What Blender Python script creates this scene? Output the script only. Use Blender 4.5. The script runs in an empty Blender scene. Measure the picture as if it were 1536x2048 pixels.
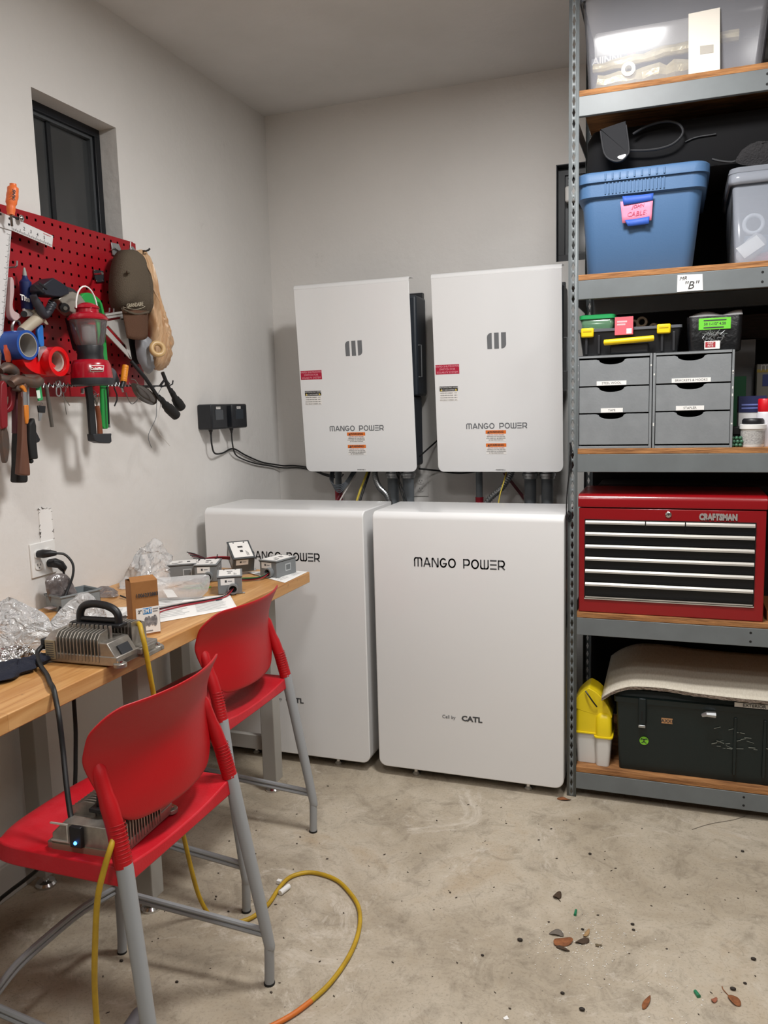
import bpy, bmesh, math, random
from mathutils import Vector, Matrix
random.seed(7)
PI = math.pi
scn = bpy.context.scene
COL = scn.collection

# ---------------------------------------------------------------- camera
cam_d = bpy.data.cameras.new('camera'); cam = bpy.data.objects.new('camera', cam_d); COL.objects.link(cam)
cam_d.sensor_fit = 'HORIZONTAL'; cam_d.sensor_width = 36.0
cam_d.lens = 1619.994 / 1536 * 36.0
cam_d.clip_start = 0.02; cam_d.clip_end = 60
_F = Vector((-0.33689, 0.93269, -0.12881)); _R = Vector((0.94135, 0.33640, -0.02618)); _U = Vector((-0.01891, 0.13008, 0.99132))
cam.matrix_world = Matrix(((_R.x, _U.x, -_F.x, 2.02171), (_R.y, _U.y, -_F.y, -3.94567), (_R.z, _U.z, -_F.z, 1.55158), (0, 0, 0, 1)))
scn.camera = cam
# ---------------------------------------------------------------- world, lamps, exposure
w = bpy.data.worlds.new('night'); scn.world = w; w.use_nodes = True
w.node_tree.nodes['Background'].inputs[0].default_value = (0.010, 0.012, 0.016, 1)
w.node_tree.nodes['Background'].inputs[1].default_value = 1.0
def area(name, loc, size, power, color):
    l = bpy.data.lights.new(name, 'AREA'); l.shape = 'DISK'; l.size = size; l.energy = power; l.color = color
    o = bpy.data.objects.new(name, l); o.location = loc; COL.objects.link(o); return o
WARM = (1.0, 0.992, 0.982)
LIGHTS = [((1.72, -1.75, 3.015), 33), ((2.75, -2.6, 3.015), 12), ((1.45, -3.7, 3.015), 15), ((3.3, -4.4, 3.015), 9)]
for i, (p, e) in enumerate(LIGHTS):
    area('ceiling_lamp_light', p, 0.42, e, WARM)
scn.view_settings.view_transform = 'Standard'; scn.view_settings.look = 'None'
scn.view_settings.gamma = 1.0; scn.view_settings.use_curve_mapping = False
scn.view_settings.exposure = 0.45

# ---------------------------------------------------------------- materials
def lin(h):
    h = h.lstrip('#'); r = []
    for i in (0, 2, 4):
        c = int(h[i:i+2], 16) / 255; r.append(c / 12.92 if c <= 0.04045 else ((c + 0.055) / 1.055) ** 2.4)
    return tuple(r) + (1,)
MATS = {}
def mat(name, col, rough=0.5, metal=0.0, col2=None, scale=8, detail=4, bump=0.0, bscale=60, spec=0.5, stretch=None, lo=0.35, hi=0.65, coat=0, emit=None):
    if name in MATS: return MATS[name]
    m = bpy.data.materials.new(name); m.use_nodes = True; nt = m.node_tree; b = nt.nodes['Principled BSDF']
    b.inputs['Base Color'].default_value = lin(col); b.inputs['Roughness'].default_value = rough; b.inputs['Metallic'].default_value = metal
    b.inputs['Specular IOR Level'].default_value = spec; b.inputs['Coat Weight'].default_value = coat
    tc = nt.nodes.new('ShaderNodeTexCoord'); mp = nt.nodes.new('ShaderNodeMapping'); nt.links.new(tc.outputs['Object'], mp.inputs[0])
    if stretch: mp.inputs['Scale'].default_value = stretch
    if col2:
        n = nt.nodes.new('ShaderNodeTexNoise'); n.inputs['Scale'].default_value = scale; n.inputs['Detail'].default_value = detail; n.inputs['Roughness'].default_value = 0.6
        nt.links.new(mp.outputs[0], n.inputs[0])
        r = nt.nodes.new('ShaderNodeValToRGB'); r.color_ramp.elements[0].color = lin(col); r.color_ramp.elements[1].color = lin(col2)
        r.color_ramp.elements[0].position = lo; r.color_ramp.elements[1].position = hi
        nt.links.new(n.outputs['Fac'], r.inputs[0]); nt.links.new(r.outputs[0], b.inputs['Base Color'])
    if bump:
        n = nt.nodes.new('ShaderNodeTexNoise'); n.inputs['Scale'].default_value = bscale; n.inputs['Detail'].default_value = 3
        nt.links.new(mp.outputs[0], n.inputs[0]); bp = nt.nodes.new('ShaderNodeBump'); bp.inputs['Strength'].default_value = bump; bp.inputs['Distance'].default_value = 0.01
        nt.links.new(n.outputs['Fac'], bp.inputs['Height']); nt.links.new(bp.outputs[0], b.inputs['Normal'])
    if emit:
        b.inputs['Emission Color'].default_value = lin(emit[0]); b.inputs['Emission Strength'].default_value = emit[1]
    MATS[name] = m; return m
def clear(name, tint='ffffff', trans=0.7, haze='e8e8ea', gloss=0.35, rough=0.12, bump=0.0, bscale=20):
    """thin clear plastic: transparent + milky diffuse + glossy coat"""
    if name in MATS: return MATS[name]
    m = bpy.data.materials.new(name); m.use_nodes = True; nt = m.node_tree; nt.nodes.clear(); N = nt.nodes.new; L = nt.links.new
    out = N('ShaderNodeOutputMaterial'); t = N('ShaderNodeBsdfTransparent'); t.inputs[0].default_value = lin(tint)
    d = N('ShaderNodeBsdfDiffuse'); d.inputs[0].default_value = lin(haze); g = N('ShaderNodeBsdfGlossy'); g.inputs['Roughness'].default_value = rough
    a = N('ShaderNodeMixShader'); a.inputs[0].default_value = 1 - trans; L(t.outputs[0], a.inputs[1]); L(d.outputs[0], a.inputs[2])
    lw = N('ShaderNodeLayerWeight'); lw.inputs[0].default_value = gloss
    b = N('ShaderNodeMixShader'); L(lw.outputs['Fresnel'], b.inputs[0]); L(a.outputs[0], b.inputs[1]); L(g.outputs[0], b.inputs[2]); L(b.outputs[0], out.inputs[0])
    if bump:
        tc = N('ShaderNodeTexCoord'); n = N('ShaderNodeTexNoise'); n.inputs['Scale'].default_value = bscale; n.inputs['Detail'].default_value = 3; n.inputs['Distortion'].default_value = 1.5
        L(tc.outputs['Object'], n.inputs[0]); bp = N('ShaderNodeBump'); bp.inputs['Strength'].default_value = bump; bp.inputs['Distance'].default_value = 0.02
        L(n.outputs['Fac'], bp.inputs['Height']); L(bp.outputs[0], g.inputs['Normal']); L(bp.outputs[0], d.inputs['Normal']); L(bp.outputs[0], lw.inputs['Normal'])
    MATS[name] = m; return m

def wall_mat(name, c1, c2):
    m = mat(name, c1, 0.75, col2=c2, scale=1.3, detail=6, bump=0.22, bscale=26, spec=0.25, lo=0.3, hi=0.75)
    nt = m.node_tree; b = nt.nodes['Principled BSDF']; L = nt.links.new; N = nt.nodes.new
    tc = N('ShaderNodeTexCoord'); n = N('ShaderNodeTexNoise'); n.inputs['Scale'].default_value = 5.5; n.inputs['Detail'].default_value = 8; n.inputs['Roughness'].default_value = 0.75
    L(tc.outputs['Object'], n.inputs[0]); r = N('ShaderNodeValToRGB'); r.color_ramp.elements[0].position = 0.64; r.color_ramp.elements[1].position = 0.76
    r.color_ramp.elements[0].color = (0, 0, 0, 1); r.color_ramp.elements[1].color = (0.45, 0.45, 0.45, 1); L(n.outputs['Fac'], r.inputs[0])
    mx = N('ShaderNodeMix'); mx.data_type = 'RGBA'; mx.inputs['B'].default_value = lin('a5a29d')
    src = b.inputs['Base Color'].links[0].from_socket; L(src, mx.inputs['A']); L(r.outputs[0], mx.inputs['Factor']); L(mx.outputs['Result'], b.inputs['Base Color'])
    return m
M_WALL = wall_mat('painted_drywall', 'e6e3df', 'dddad6')
M_CEIL = mat('ceiling_paint', 'd8d6d4', 0.85, col2='d0cecb', scale=2, bump=0.15, bscale=30, spec=0.2)
def floor_mat():
    m = bpy.data.materials.new('stained_concrete'); m.use_nodes = True; nt = m.node_tree; N = nt.nodes.new; L = nt.links.new; b = nt.nodes['Principled BSDF']
    tc = N('ShaderNodeTexCoord')
    def noise(s, d, r=0.6, dist=0.0):
        n = N('ShaderNodeTexNoise'); n.inputs['Scale'].default_value = s; n.inputs['Detail'].default_value = d; n.inputs['Roughness'].default_value = r; n.inputs['Distortion'].default_value = dist
        L(tc.outputs['Object'], n.inputs[0]); return n
    def ramp(n, *st):
        r = N('ShaderNodeValToRGB'); e = r.color_ramp.elements
        while len(e) < len(st): e.new(0.5)
        for k, (p, c) in enumerate(st): e[k].position = p; e[k].color = lin(c)
        L(n.outputs['Fac'], r.inputs[0]); return r
    big = ramp(noise(1.7, 6, 0.65, 0.6), (0.28, '938877'), (0.45, 'aea28f'), (0.58, 'c0b5a3'), (0.74, 'ab9679'))
    mid = ramp(noise(9, 8, 0.72, 1.0), (0.32, '8d867b'), (0.50, 'ffffff'), (0.70, 'f4eee4'))
    fine = ramp(noise(110, 4, 0.7), (0.34, '9a948b'), (0.47, 'ffffff'))
    mx = N('ShaderNodeMix'); mx.data_type = 'RGBA'; mx.blend_type = 'MULTIPLY'; mx.inputs['Factor'].default_value = 0.42; L(big.outputs[0], mx.inputs['A']); L(mid.outputs[0], mx.inputs['B'])
    m2 = N('ShaderNodeMix'); m2.data_type = 'RGBA'; m2.blend_type = 'MULTIPLY'; m2.inputs['Factor'].default_value = 0.32; L(mx.outputs['Result'], m2.inputs['A']); L(fine.outputs[0], m2.inputs['B'])
    # pale scuffed patches and dark specks
    ps = ramp(noise(3.3, 9, 0.8, 1.4), (0.56, '000000'), (0.70, 'ffffff'))
    m3 = N('ShaderNodeMix'); m3.data_type = 'RGBA'; L(ps.outputs[0], m3.inputs['Factor']); L(m2.outputs['Result'], m3.inputs['A']); m3.inputs['B'].default_value = lin('d2c9bb')
    vo = N('ShaderNodeTexVoronoi'); vo.inputs['Scale'].default_value = 26; L(tc.outputs['Object'], vo.inputs[0])
    vr = N('ShaderNodeValToRGB'); vr.color_ramp.elements[0].position = 0.035; vr.color_ramp.elements[0].color = (1, 1, 1, 1); vr.color_ramp.elements[1].position = 0.06; vr.color_ramp.elements[1].color = (0, 0, 0, 1)
    L(vo.outputs['Distance'], vr.inputs[0]); m4 = N('ShaderNodeMix'); m4.data_type = 'RGBA'; L(vr.outputs[0], m4.inputs['Factor']); L(m3.outputs['Result'], m4.inputs['A']); m4.inputs['B'].default_value = lin('6d645a')
    # hairline scratches
    wv = N('ShaderNodeTexNoise'); wv.inputs['Scale'].default_value = 2.3; wv.inputs['Detail'].default_value = 2; wv.inputs['Distortion'].default_value = 2.5; L(tc.outputs['Object'], wv.inputs[0])
    wr = N('ShaderNodeValToRGB'); e = wr.color_ramp.elements; e[0].position = 0.497; e[0].color = (0, 0, 0, 1); e[1].position = 0.5; e[1].color = (0.35, 0.35, 0.35, 1); x = e.new(0.503); x.color = (0, 0, 0, 1)
    L(wv.outputs['Fac'], wr.inputs[0]); m5 = N('ShaderNodeMix'); m5.data_type = 'RGBA'; L(wr.outputs[0], m5.inputs['Factor']); L(m4.outputs['Result'], m5.inputs['A']); m5.inputs['B'].default_value = lin('857b6e')
    L(m5.outputs['Result'], b.inputs['Base Color']); b.inputs['Roughness'].default_value = 0.62; b.inputs['Specular IOR Level'].default_value = 0.35
    bp = N('ShaderNodeBump'); bp.inputs['Strength'].default_value = 0.25; bp.inputs['Distance'].default_value = 0.004; L(noise(45, 5).outputs['Fac'], bp.inputs['Height']); L(bp.outputs[0], b.inputs['Normal'])
    return m
M_FLOOR = floor_mat()
def wood_mat():
    m = bpy.data.materials.new('butcher_block'); m.use_nodes = True; nt = m.node_tree; N = nt.nodes.new; L = nt.links.new; b = nt.nodes['Principled BSDF']
    tc = N('ShaderNodeTexCoord'); mp = N('ShaderNodeMapping'); mp.inputs['Scale'].default_value = (14, 1.2, 14); L(tc.outputs['Object'], mp.inputs[0])
    n = N('ShaderNodeTexNoise'); n.inputs['Scale'].default_value = 2.2; n.inputs['Detail'].default_value = 8; n.inputs['Distortion'].default_value = 1.2; L(mp.outputs[0], n.inputs[0])
    r = N('ShaderNodeValToRGB'); e = r.color_ramp.elements; e[0].position = 0.3; e[0].color = lin('b98247'); e[1].position = 0.7; e[1].color = lin('dcae74'); L(n.outputs['Fac'], r.inputs[0])
    # glued-up staves, each its own tone
    br = N('ShaderNodeTexBrick'); br.inputs['Scale'].default_value = 1.0; br.inputs['Brick Width'].default_value = 0.42; br.inputs['Row Height'].default_value = 0.042; br.inputs['Mortar Size'].default_value = 0.0006
    br.inputs['Color1'].default_value = lin('ffffff'); br.inputs['Color2'].default_value = lin('dccbb4'); br.inputs['Mortar'].default_value = lin('a87f50')
    m0 = N('ShaderNodeMapping'); m0.inputs['Rotation'].default_value = (0, 0, PI / 2); L(tc.outputs['Object'], m0.inputs[0]); L(m0.outputs[0], br.inputs['Vector'])
    mx = N('ShaderNodeMix'); mx.data_type = 'RGBA'; mx.blend_type = 'MULTIPLY'; mx.inputs['Factor'].default_value = 0.5; L(r.outputs[0], mx.inputs['A']); L(br.outputs['Color'], mx.inputs['B'])
    sp = N('ShaderNodeTexNoise'); sp.inputs['Scale'].default_value = 24; sp.inputs['Detail'].default_value = 5; sp.inputs['Distortion'].default_value = 1; L(tc.outputs['Object'], sp.inputs[0])
    sr = N('ShaderNodeValToRGB'); sr.color_ramp.elements[0].position = 0.68; sr.color_ramp.elements[0].color = (0, 0, 0, 1); sr.color_ramp.elements[1].position = 0.78; sr.color_ramp.elements[1].color = (0.6, 0.6, 0.6, 1); L(sp.outputs['Fac'], sr.inputs[0])
    m2 = N('ShaderNodeMix'); m2.data_type = 'RGBA'; L(sr.outputs[0], m2.inputs['Factor']); L(mx.outputs['Result'], m2.inputs['A']); m2.inputs['B'].default_value = lin('6b4a2c')
    L(m2.outputs['Result'], b.inputs['Base Color']); b.inputs['Roughness'].default_value = 0.42; return m
M_WOOD = wood_mat()
M_CHIP = mat('particle_board', 'b98350', 0.8, col2='7a4f2b', scale=30, detail=6, stretch=(0.25, 1, 3), bump=0.3, bscale=90)
M_SHELF = mat('grey_shelf_paint', '73797b', 0.42, col2='6d7274', scale=9, spec=0.4)
M_BLACK = mat('black_plastic', '17181b', 0.45); M_DARK = mat('dark_grey_plastic', '2a2c30', 0.5); M_RUB = mat('black_rubber', '141414', 0.7)
M_WHITE = mat('white_plastic', 'ecebe8', 0.4); M_PAPER = mat('white_paper', 'f0efec', 0.8); M_INK = mat('printed_ink', '3c3c3e', 0.7); M_INKL = mat('pale_ink', '8d8d8f', 0.7)
M_CHROME = mat('chrome', 'cfcfcf', 0.18, 1.0); M_STEEL = mat('brushed_steel', 'a4a4a2', 0.35, 1.0, col2='7c7b78', scale=20); M_ZINC = mat('zinc_steel', 'b9bcbe', 0.4, 0.9)
M_ENAMEL = mat('white_enamel', 'e9e9e9', 0.22, coat=0.3); M_RED = mat('red_pegboard_paint', '9c0f1c', 0.42); M_REDP = mat('red_plastic', 'd01020', 0.35)

# ---------------------------------------------------------------- mesh helper
class MB:
    def __init__(s): s.v = []; s.f = []
    def add(s, vs, fs):
        n = len(s.v); s.v += [tuple(p) for p in vs]; s.f += [tuple(i + n for i in f) for f in fs]; return s
    def box(s, a, b, M=None):
        x0, y0, z0 = a; x1, y1, z1 = b
        vs = [(x0,y0,z0),(x1,y0,z0),(x1,y1,z0),(x0,y1,z0),(x0,y0,z1),(x1,y0,z1),(x1,y1,z1),(x0,y1,z1)]
        if M is not None: vs = [M @ Vector(p) for p in vs]
        return s.add(vs, [(0,3,2,1),(4,5,6,7),(0,1,5,4),(1,2,6,5),(2,3,7,6),(3,0,4,7)])
    def obb(s, c, ux, uy, uz, h):
        c = Vector(c); ax = [Vector(a).normalized() * k for a, k in zip((ux, uy, uz), h)]
        vs = [c + ax[0]*i + ax[1]*j + ax[2]*k for k in (-1, 1) for i, j in ((-1,-1),(1,-1),(1,1),(-1,1))]
        return s.add(vs, [(0,3,2,1),(4,5,6,7),(0,1,5,4),(1,2,6,5),(2,3,7,6),(3,0,4,7)])
    def ext(s, poly, vec):
        n = len(poly); p = [Vector(q) for q in poly]; q = [a + Vector(vec) for a in p]
        return s.add(p + q, [tuple(range(n - 1, -1, -1)), tuple(range(n, 2 * n))] + [(i, (i + 1) % n, (i + 1) % n + n, i + n) for i in range(n)])
    def tube(s, pts, r, seg=8, cap=True, sub=0):
        P = [Vector(p) for p in pts]
        if sub:
            Q = []; n = len(P)
            for i in range(n - 1):
                a, b, c, d = P[max(i-1,0)], P[i], P[i+1], P[min(i+2,n-1)]
                for k in range(sub):
                    t = k / sub; Q.append(0.5*((2*b)+(c-a)*t+(2*a-5*b+4*c-d)*t*t+(3*b-a-3*c+d)*t**3))
            Q.append(P[-1]); P = Q
        n = len(P); R = [r] * n if not isinstance(r, (list, tuple)) else ([r[min(int(i * len(r) / n), len(r)-1)] for i in range(n)] if len(r) != n else list(r))
        T = [(P[min(i+1,n-1)] - P[max(i-1,0)]).normalized() for i in range(n)]
        up = Vector((0,0,1)) if abs(T[0].z) < 0.9 else Vector((1,0,0)); N = (up - T[0] * up.dot(T[0])).normalized(); vs = []
        for i in range(n):
            N = (N - T[i] * N.dot(T[i])); N = N.normalized() if N.length > 1e-6 else T[i].orthogonal().normalized(); B = T[i].cross(N)
            vs += [P[i] + (N * math.cos(2*PI*k/seg) + B * math.sin(2*PI*k/seg)) * R[i] for k in range(seg)]
        fs = [(i*seg+k, i*seg+(k+1)%seg, (i+1)*seg+(k+1)%seg, (i+1)*seg+k) for i in range(n-1) for k in range(seg)]
        if cap: fs += [tuple(range(seg-1,-1,-1)), tuple(range((n-1)*seg, n*seg))]
        return s.add(vs, fs)
    def cyl(s, a, b, r, r2=None, seg=16): return s.tube([a, b], [r, r if r2 is None else r2], seg)
    def lathe(s, prof, o=(0,0,0), axis=(0,0,1), seg=24, cap=True):
        A = Vector(axis).normalized(); X = A.orthogonal().normalized(); Y = A.cross(X); O = Vector(o); vs = []
        for r, h in prof: vs += [O + A*h + (X*math.cos(2*PI*k/seg) + Y*math.sin(2*PI*k/seg))*max(r, 1e-5) for k in range(seg)]
        n = len(prof); fs = [(i*seg+k, i*seg+(k+1)%seg, (i+1)*seg+(k+1)%seg, (i+1)*seg+k) for i in range(n-1) for k in range(seg)]
        if cap: fs += [tuple(range(seg-1,-1,-1)), tuple(range((n-1)*seg, n*seg))]
        return s.add(vs, fs)
    def grid(s, f, nu, nv, closed_u=False):
        vs = [f(i/(nu if closed_u else nu-1), j/(nv-1)) for j in range(nv) for i in range(nu)]
        m = nu if closed_u else nu - 1
        return s.add(vs, [(j*nu+i, j*nu+(i+1)%nu, (j+1)*nu+(i+1)%nu, (j+1)*nu+i) for j in range(nv-1) for i in range(m)])
    def ball(s, c, r, seg=12, sc=(1,1,1)):
        c = Vector(c); n = seg // 2
        return s.grid(lambda u, v: c + Vector((sc[0]*r*math.sin(PI*v)*math.cos(2*PI*u), sc[1]*r*math.sin(PI*v)*math.sin(2*PI*u), sc[2]*r*math.cos(PI*v))), seg, n + 1, True)
    def strip(s, pts, w, nrm, th=0.0006):
        """flat ribbon letters: each segment a thin bar lying in the plane with normal nrm"""
        nrm = Vector(nrm).normalized()
        for a, b in zip(pts[:-1], pts[1:]):
            a = Vector(a); b = Vector(b); d = b - a
            if d.length < 1e-6: continue
            s.obb((a + b) / 2 + nrm * th / 2, d, d.cross(nrm), nrm, (d.length / 2 + w * 0.45, w / 2, th / 2))
        return s
WM = {}
def wmat(o): return WM.get(o.name, Matrix.Identity(4))
def obj(name, mb, m, parent=None, world=True, bevel=0, bseg=2, smooth=40, solid=0, subd=0, label=None):
    """one mesh object; world=True: vertices are in room coordinates, otherwise in the parent's own frame"""
    me = bpy.data.meshes.new(name); W = wmat(parent) if parent else None
    vs = [Vector(p) for p in mb.v]
    if parent and world: I = W.inverted(); vs = [I @ p for p in vs]
    me.from_pydata([tuple(p) for p in vs], [], mb.f); me.validate()
    bm = bmesh.new(); bm.from_mesh(me); bmesh.ops.remove_doubles(bm, verts=bm.verts, dist=1e-6); bmesh.ops.recalc_face_normals(bm, faces=bm.faces); bm.to_mesh(me); bm.free()
    if smooth:
        me.polygons.foreach_set('use_smooth', [True] * len(me.polygons)); me.set_sharp_from_angle(angle=math.radians(smooth))
    me.materials.append(m)
    o = bpy.data.objects.new(name, me); COL.objects.link(o)
    if parent: o.parent = parent; WM[o.name] = W
    if solid: k = o.modifiers.new('solid', 'SOLIDIFY'); k.thickness = abs(solid); k.offset = 0 if solid > 0 else -1
    if bevel: k = o.modifiers.new('bevel', 'BEVEL'); k.width = bevel; k.segments = bseg; k.limit_method = 'ANGLE'; k.angle_limit = math.radians(38); k.harden_normals = False
    if subd: k = o.modifiers.new('sub', 'SUBSURF'); k.levels = subd; k.render_levels = subd
    if label: o['label'] = label
    return o
def tag(o, label, cat, group=None):
    o['label'] = label; o['category'] = cat
    if group: o['group'] = group
    return o
def thing(name, label, cat, loc=(0,0,0), rz=0.0, group=None):
    o = bpy.data.objects.new(name, None); COL.objects.link(o); o.empty_display_size = 0.05
    o.location = loc; o.rotation_euler = (0, 0, rz); WM[o.name] = Matrix.Translation(loc) @ Matrix.Rotation(rz, 4, 'Z')
    return tag(o, label, cat, group)
def solo(name, mb, m, label, cat, group=None, **k):
    """a thing that is one mesh; its origin is moved to the foot of the mesh"""
    xs = [p[0] for p in mb.v]; ys = [p[1] for p in mb.v]; zs = [p[2] for p in mb.v]
    c = ((min(xs)+max(xs))/2, (min(ys)+max(ys))/2, min(zs)); mb.v = [(p[0]-c[0], p[1]-c[1], p[2]-c[2]) for p in mb.v]
    o = obj(name, mb, m, **k); o.location = c; WM[o.name] = Matrix.Translation(c); return tag(o, label, cat, group)
def struct(name, mb, m, **k):
    o = obj(name, mb, m, **k); o['kind'] = 'structure'; WM[o.name] = Matrix.Identity(4); return o
def dup(root, loc=None, rz=None, label=None):
    r = root.copy(); COL.objects.link(r)
    if loc is not None: r.location = loc
    if rz is not None: r.rotation_euler = (0, 0, rz)
    if label: r['label'] = label
    WM[r.name] = Matrix.Translation(r.location) @ Matrix.Rotation(r.rotation_euler.z, 4, 'Z')
    for ch in list(root.children):
        c = ch.copy(); COL.objects.link(c); c.parent = r; WM[c.name] = wmat(r)
        for g in list(ch.children):
            d = g.copy(); COL.objects.link(d); d.parent = c; WM[d.name] = wmat(r)
    return r
def text_mb(body, size, org, xd, zd, th=0.0005, align='CENTER', bold=0.0, sx=1.0, shear=0.0):
    """lettering as a mesh lying on a plane: xd = reading direction, zd = up"""
    cu = bpy.data.curves.new('lettering', 'FONT'); cu.body = body; cu.size = size; cu.extrude = th; cu.align_x = align; cu.align_y = 'CENTER'; cu.offset = bold; cu.resolution_u = 2; cu.shear = shear
    to = bpy.data.objects.new('lettering', cu); COL.objects.link(to); bpy.context.view_layer.update()
    me = bpy.data.meshes.new_from_object(to.evaluated_get(bpy.context.evaluated_depsgraph_get()))
    X = Vector(xd).normalized(); Z = Vector(zd).normalized(); Nn = X.cross(Z); O = Vector(org); mb = MB()
    mb.add([O + X*(v.co.x*sx) + Z*v.co.y + Nn*(v.co.z + th) for v in me.vertices], [tuple(p.vertices) for p in me.polygons])
    bpy.data.objects.remove(to); bpy.data.curves.remove(cu); bpy.data.meshes.remove(me); return mb
def lerp(a, b, t): return Vector(a) * (1 - t) + Vector(b) * t
def quad_pt(q, u, v):
    """q = top-left, top-right, bottom-right, bottom-left; u to the right, v down"""
    return lerp(lerp(q[0], q[1], u), lerp(q[3], q[2], u), v)
def plate(q, th, nrm):
    nrm = Vector(nrm).normalized(); return MB().ext([Vector(p) for p in q], nrm * th)

# ================================================================= the room
XR, YF, H = 4.6, -6.6, 3.048
struct('floor', MB().box((-0.2, YF, -0.12), (XR, 0.2, 0.0)), M_FLOOR, smooth=0)
struct('ceiling', MB().box((-0.2, YF, H), (XR, 0.2, H + 0.12)), M_CEIL, smooth=0)
# left wall with its deep window opening
wy0, wy1, wz0, wz1 = -1.665, -1.231, 1.66, 2.628
mb = MB(); T = -0.20
mb.box((T, YF, 0), (0, wy0, H)); mb.box((T, wy1, 0), (0, 0, H)); mb.box((T, wy0, 0), (0, wy1, wz0)); mb.box((T, wy0, wz1), (0, wy1, H))
struct('wall_left', mb, M_WALL, smooth=0)
bx0, bx1, bz0, bz1 = 1.482, 1.95, 2.2, 2.632
mb = MB(); mb.box((0, 0, 0), (bx0, 0.2, H)); mb.box((bx1, 0, 0), (XR, 0.2, H)); mb.box((bx0, 0, 0), (bx1, 0.2, bz0)); mb.box((bx0, 0, bz1), (bx1, 0.2, H))
struct('wall_back', mb, M_WALL, smooth=0)
M_WALLD = mat('garage_wall_grey','8e8c88',0.8)
struct('wall_right', MB().box((XR, YF, 0), (XR + 0.15, 0.2, H)), M_WALLD, smooth=0)
struct('wall_front', MB().box((-0.2, YF - 0.15, 0), (XR, YF, H)), M_WALLD, smooth=0)
struct('baseboard_left', MB().box((0, YF, 0), (0.014, -0.0, 0.115)), mat('baseboard_paint', 'c9c5c0', 0.5), bevel=0.003)
M_FRAME = mat('black_window_frame', '0d1118', 0.4); M_GLASS = mat('night_glass', '3d3f40', 0.12, spec=0.7)
def window(name, corners, nrm, fw, muntins, gdepth):
    """corners: TL,TR,BR,BL of the clear opening at the frame plane"""
    q = [Vector(c) for c in corners]; n = Vector(nrm); X = (q[1]-q[0]).normalized(); Z = (q[0]-q[3]).normalized(); w = (q[1]-q[0]).length; h = (q[0]-q[3]).length; O = q[3]
    def bar(a, b, c, d, y0, y1): return MB().ext([O+X*a+Z*b-n*y0, O+X*c+Z*b-n*y0, O+X*c+Z*d-n*y0, O+X*a+Z*d-n*y0], -n*(y1-y0))
    f = MB()
    for r in ((0,0,w,fw),(0,h-fw,w,h),(0,fw,fw,h-fw),(w-fw,fw,w,h-fw)):
        g = bar(*r, 0, 0.05); f.add(g.v, g.f)
    root = struct(name, f, M_FRAME, bevel=0.002)
    g2 = MB(); gw = fw + 0.012
    for r in ((fw,fw,w-fw,gw),(fw,h-gw,w-fw,h-fw),(fw,gw,gw,h-gw),(w-gw,gw,w-fw,h-gw)):
        g = bar(*r, 0.012, 0.03); g2.add(g.v, g.f)
    obj('glazing_bead', g2, mat('bead_grey', '4a4d50', 0.4), root)
    g = bar(gw, gw, w-gw, h-gw, gdepth, gdepth+0.006); obj('window_pane', g, M_GLASS, root, smooth=0)
    for kind, t in muntins:
        g = bar(gw + t*(w-2*gw) - 0.010, gw, gw + t*(w-2*gw) + 0.010, h-gw, gdepth-0.008, gdepth) if kind == 'v' else bar(gw, gw + t*(h-2*gw) - 0.010, w-gw, gw + t*(h-2*gw) + 0.010, gdepth-0.0075, gdepth)
        obj('muntin', g, mat('muntin_black', '16191d', 0.5), root)
    return root
window('window_1', [(-0.076,wy0,wz1),(-0.076,wy1,wz1),(-0.076,wy1,wz0),(-0.076,wy0,wz0)], (1,0,0), 0.03, [('v',0.40),('h',0.60),('h',0.22)], 0.03)
w2 = window('window_2', [(bx0,0.05,bz1),(bx1,0.05,bz1),(bx1,0.05,bz0),(bx0,0.05,bz0)], (0,-1,0), 0.035, [], 0.03)
obj('window_handle', MB().box((1.522, 0.0, 2.465), (1.602, 0.05, 2.535)), M_WHITE, w2, bevel=0.008)
obj('sill_liner', MB().box((bx0, 0.0, bz0), (bx0+0.004, 0.05, bz1)).box((bx0, 0.0, bz1-0.004), (bx1, 0.05, bz1)), mat('liner_grey', '3a3d42', 0.6), w2)
# lamps on the ceiling (above the frame): round flush fittings that give the light
for i, (p, e) in enumerate(LIGHTS):
    t = thing('ceiling_lamp', ['round flush ceiling lamp nearest the shelving rack', 'round flush ceiling lamp above the open floor in front of the shelves', 'round flush ceiling lamp above the near end of the workbench', 'round flush ceiling lamp farthest back in the garage'][i], 'lamp', (p[0], p[1], H), group=None)
    obj('trim_ring', MB().lathe([(0.215,-0.012),(0.235,-0.012),(0.24,0.0),(0.215,0.0),(0.215,-0.012)], (p[0],p[1],H), seg=32, cap=False), M_WHITE, t)
    obj('diffuser', MB().cyl((p[0],p[1],H-0.012),(p[0],p[1],H-0.002),0.214,seg=32), mat('lit_diffuser','ffffff',0.5,emit=('fff4e6',3.0)), t)
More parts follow.
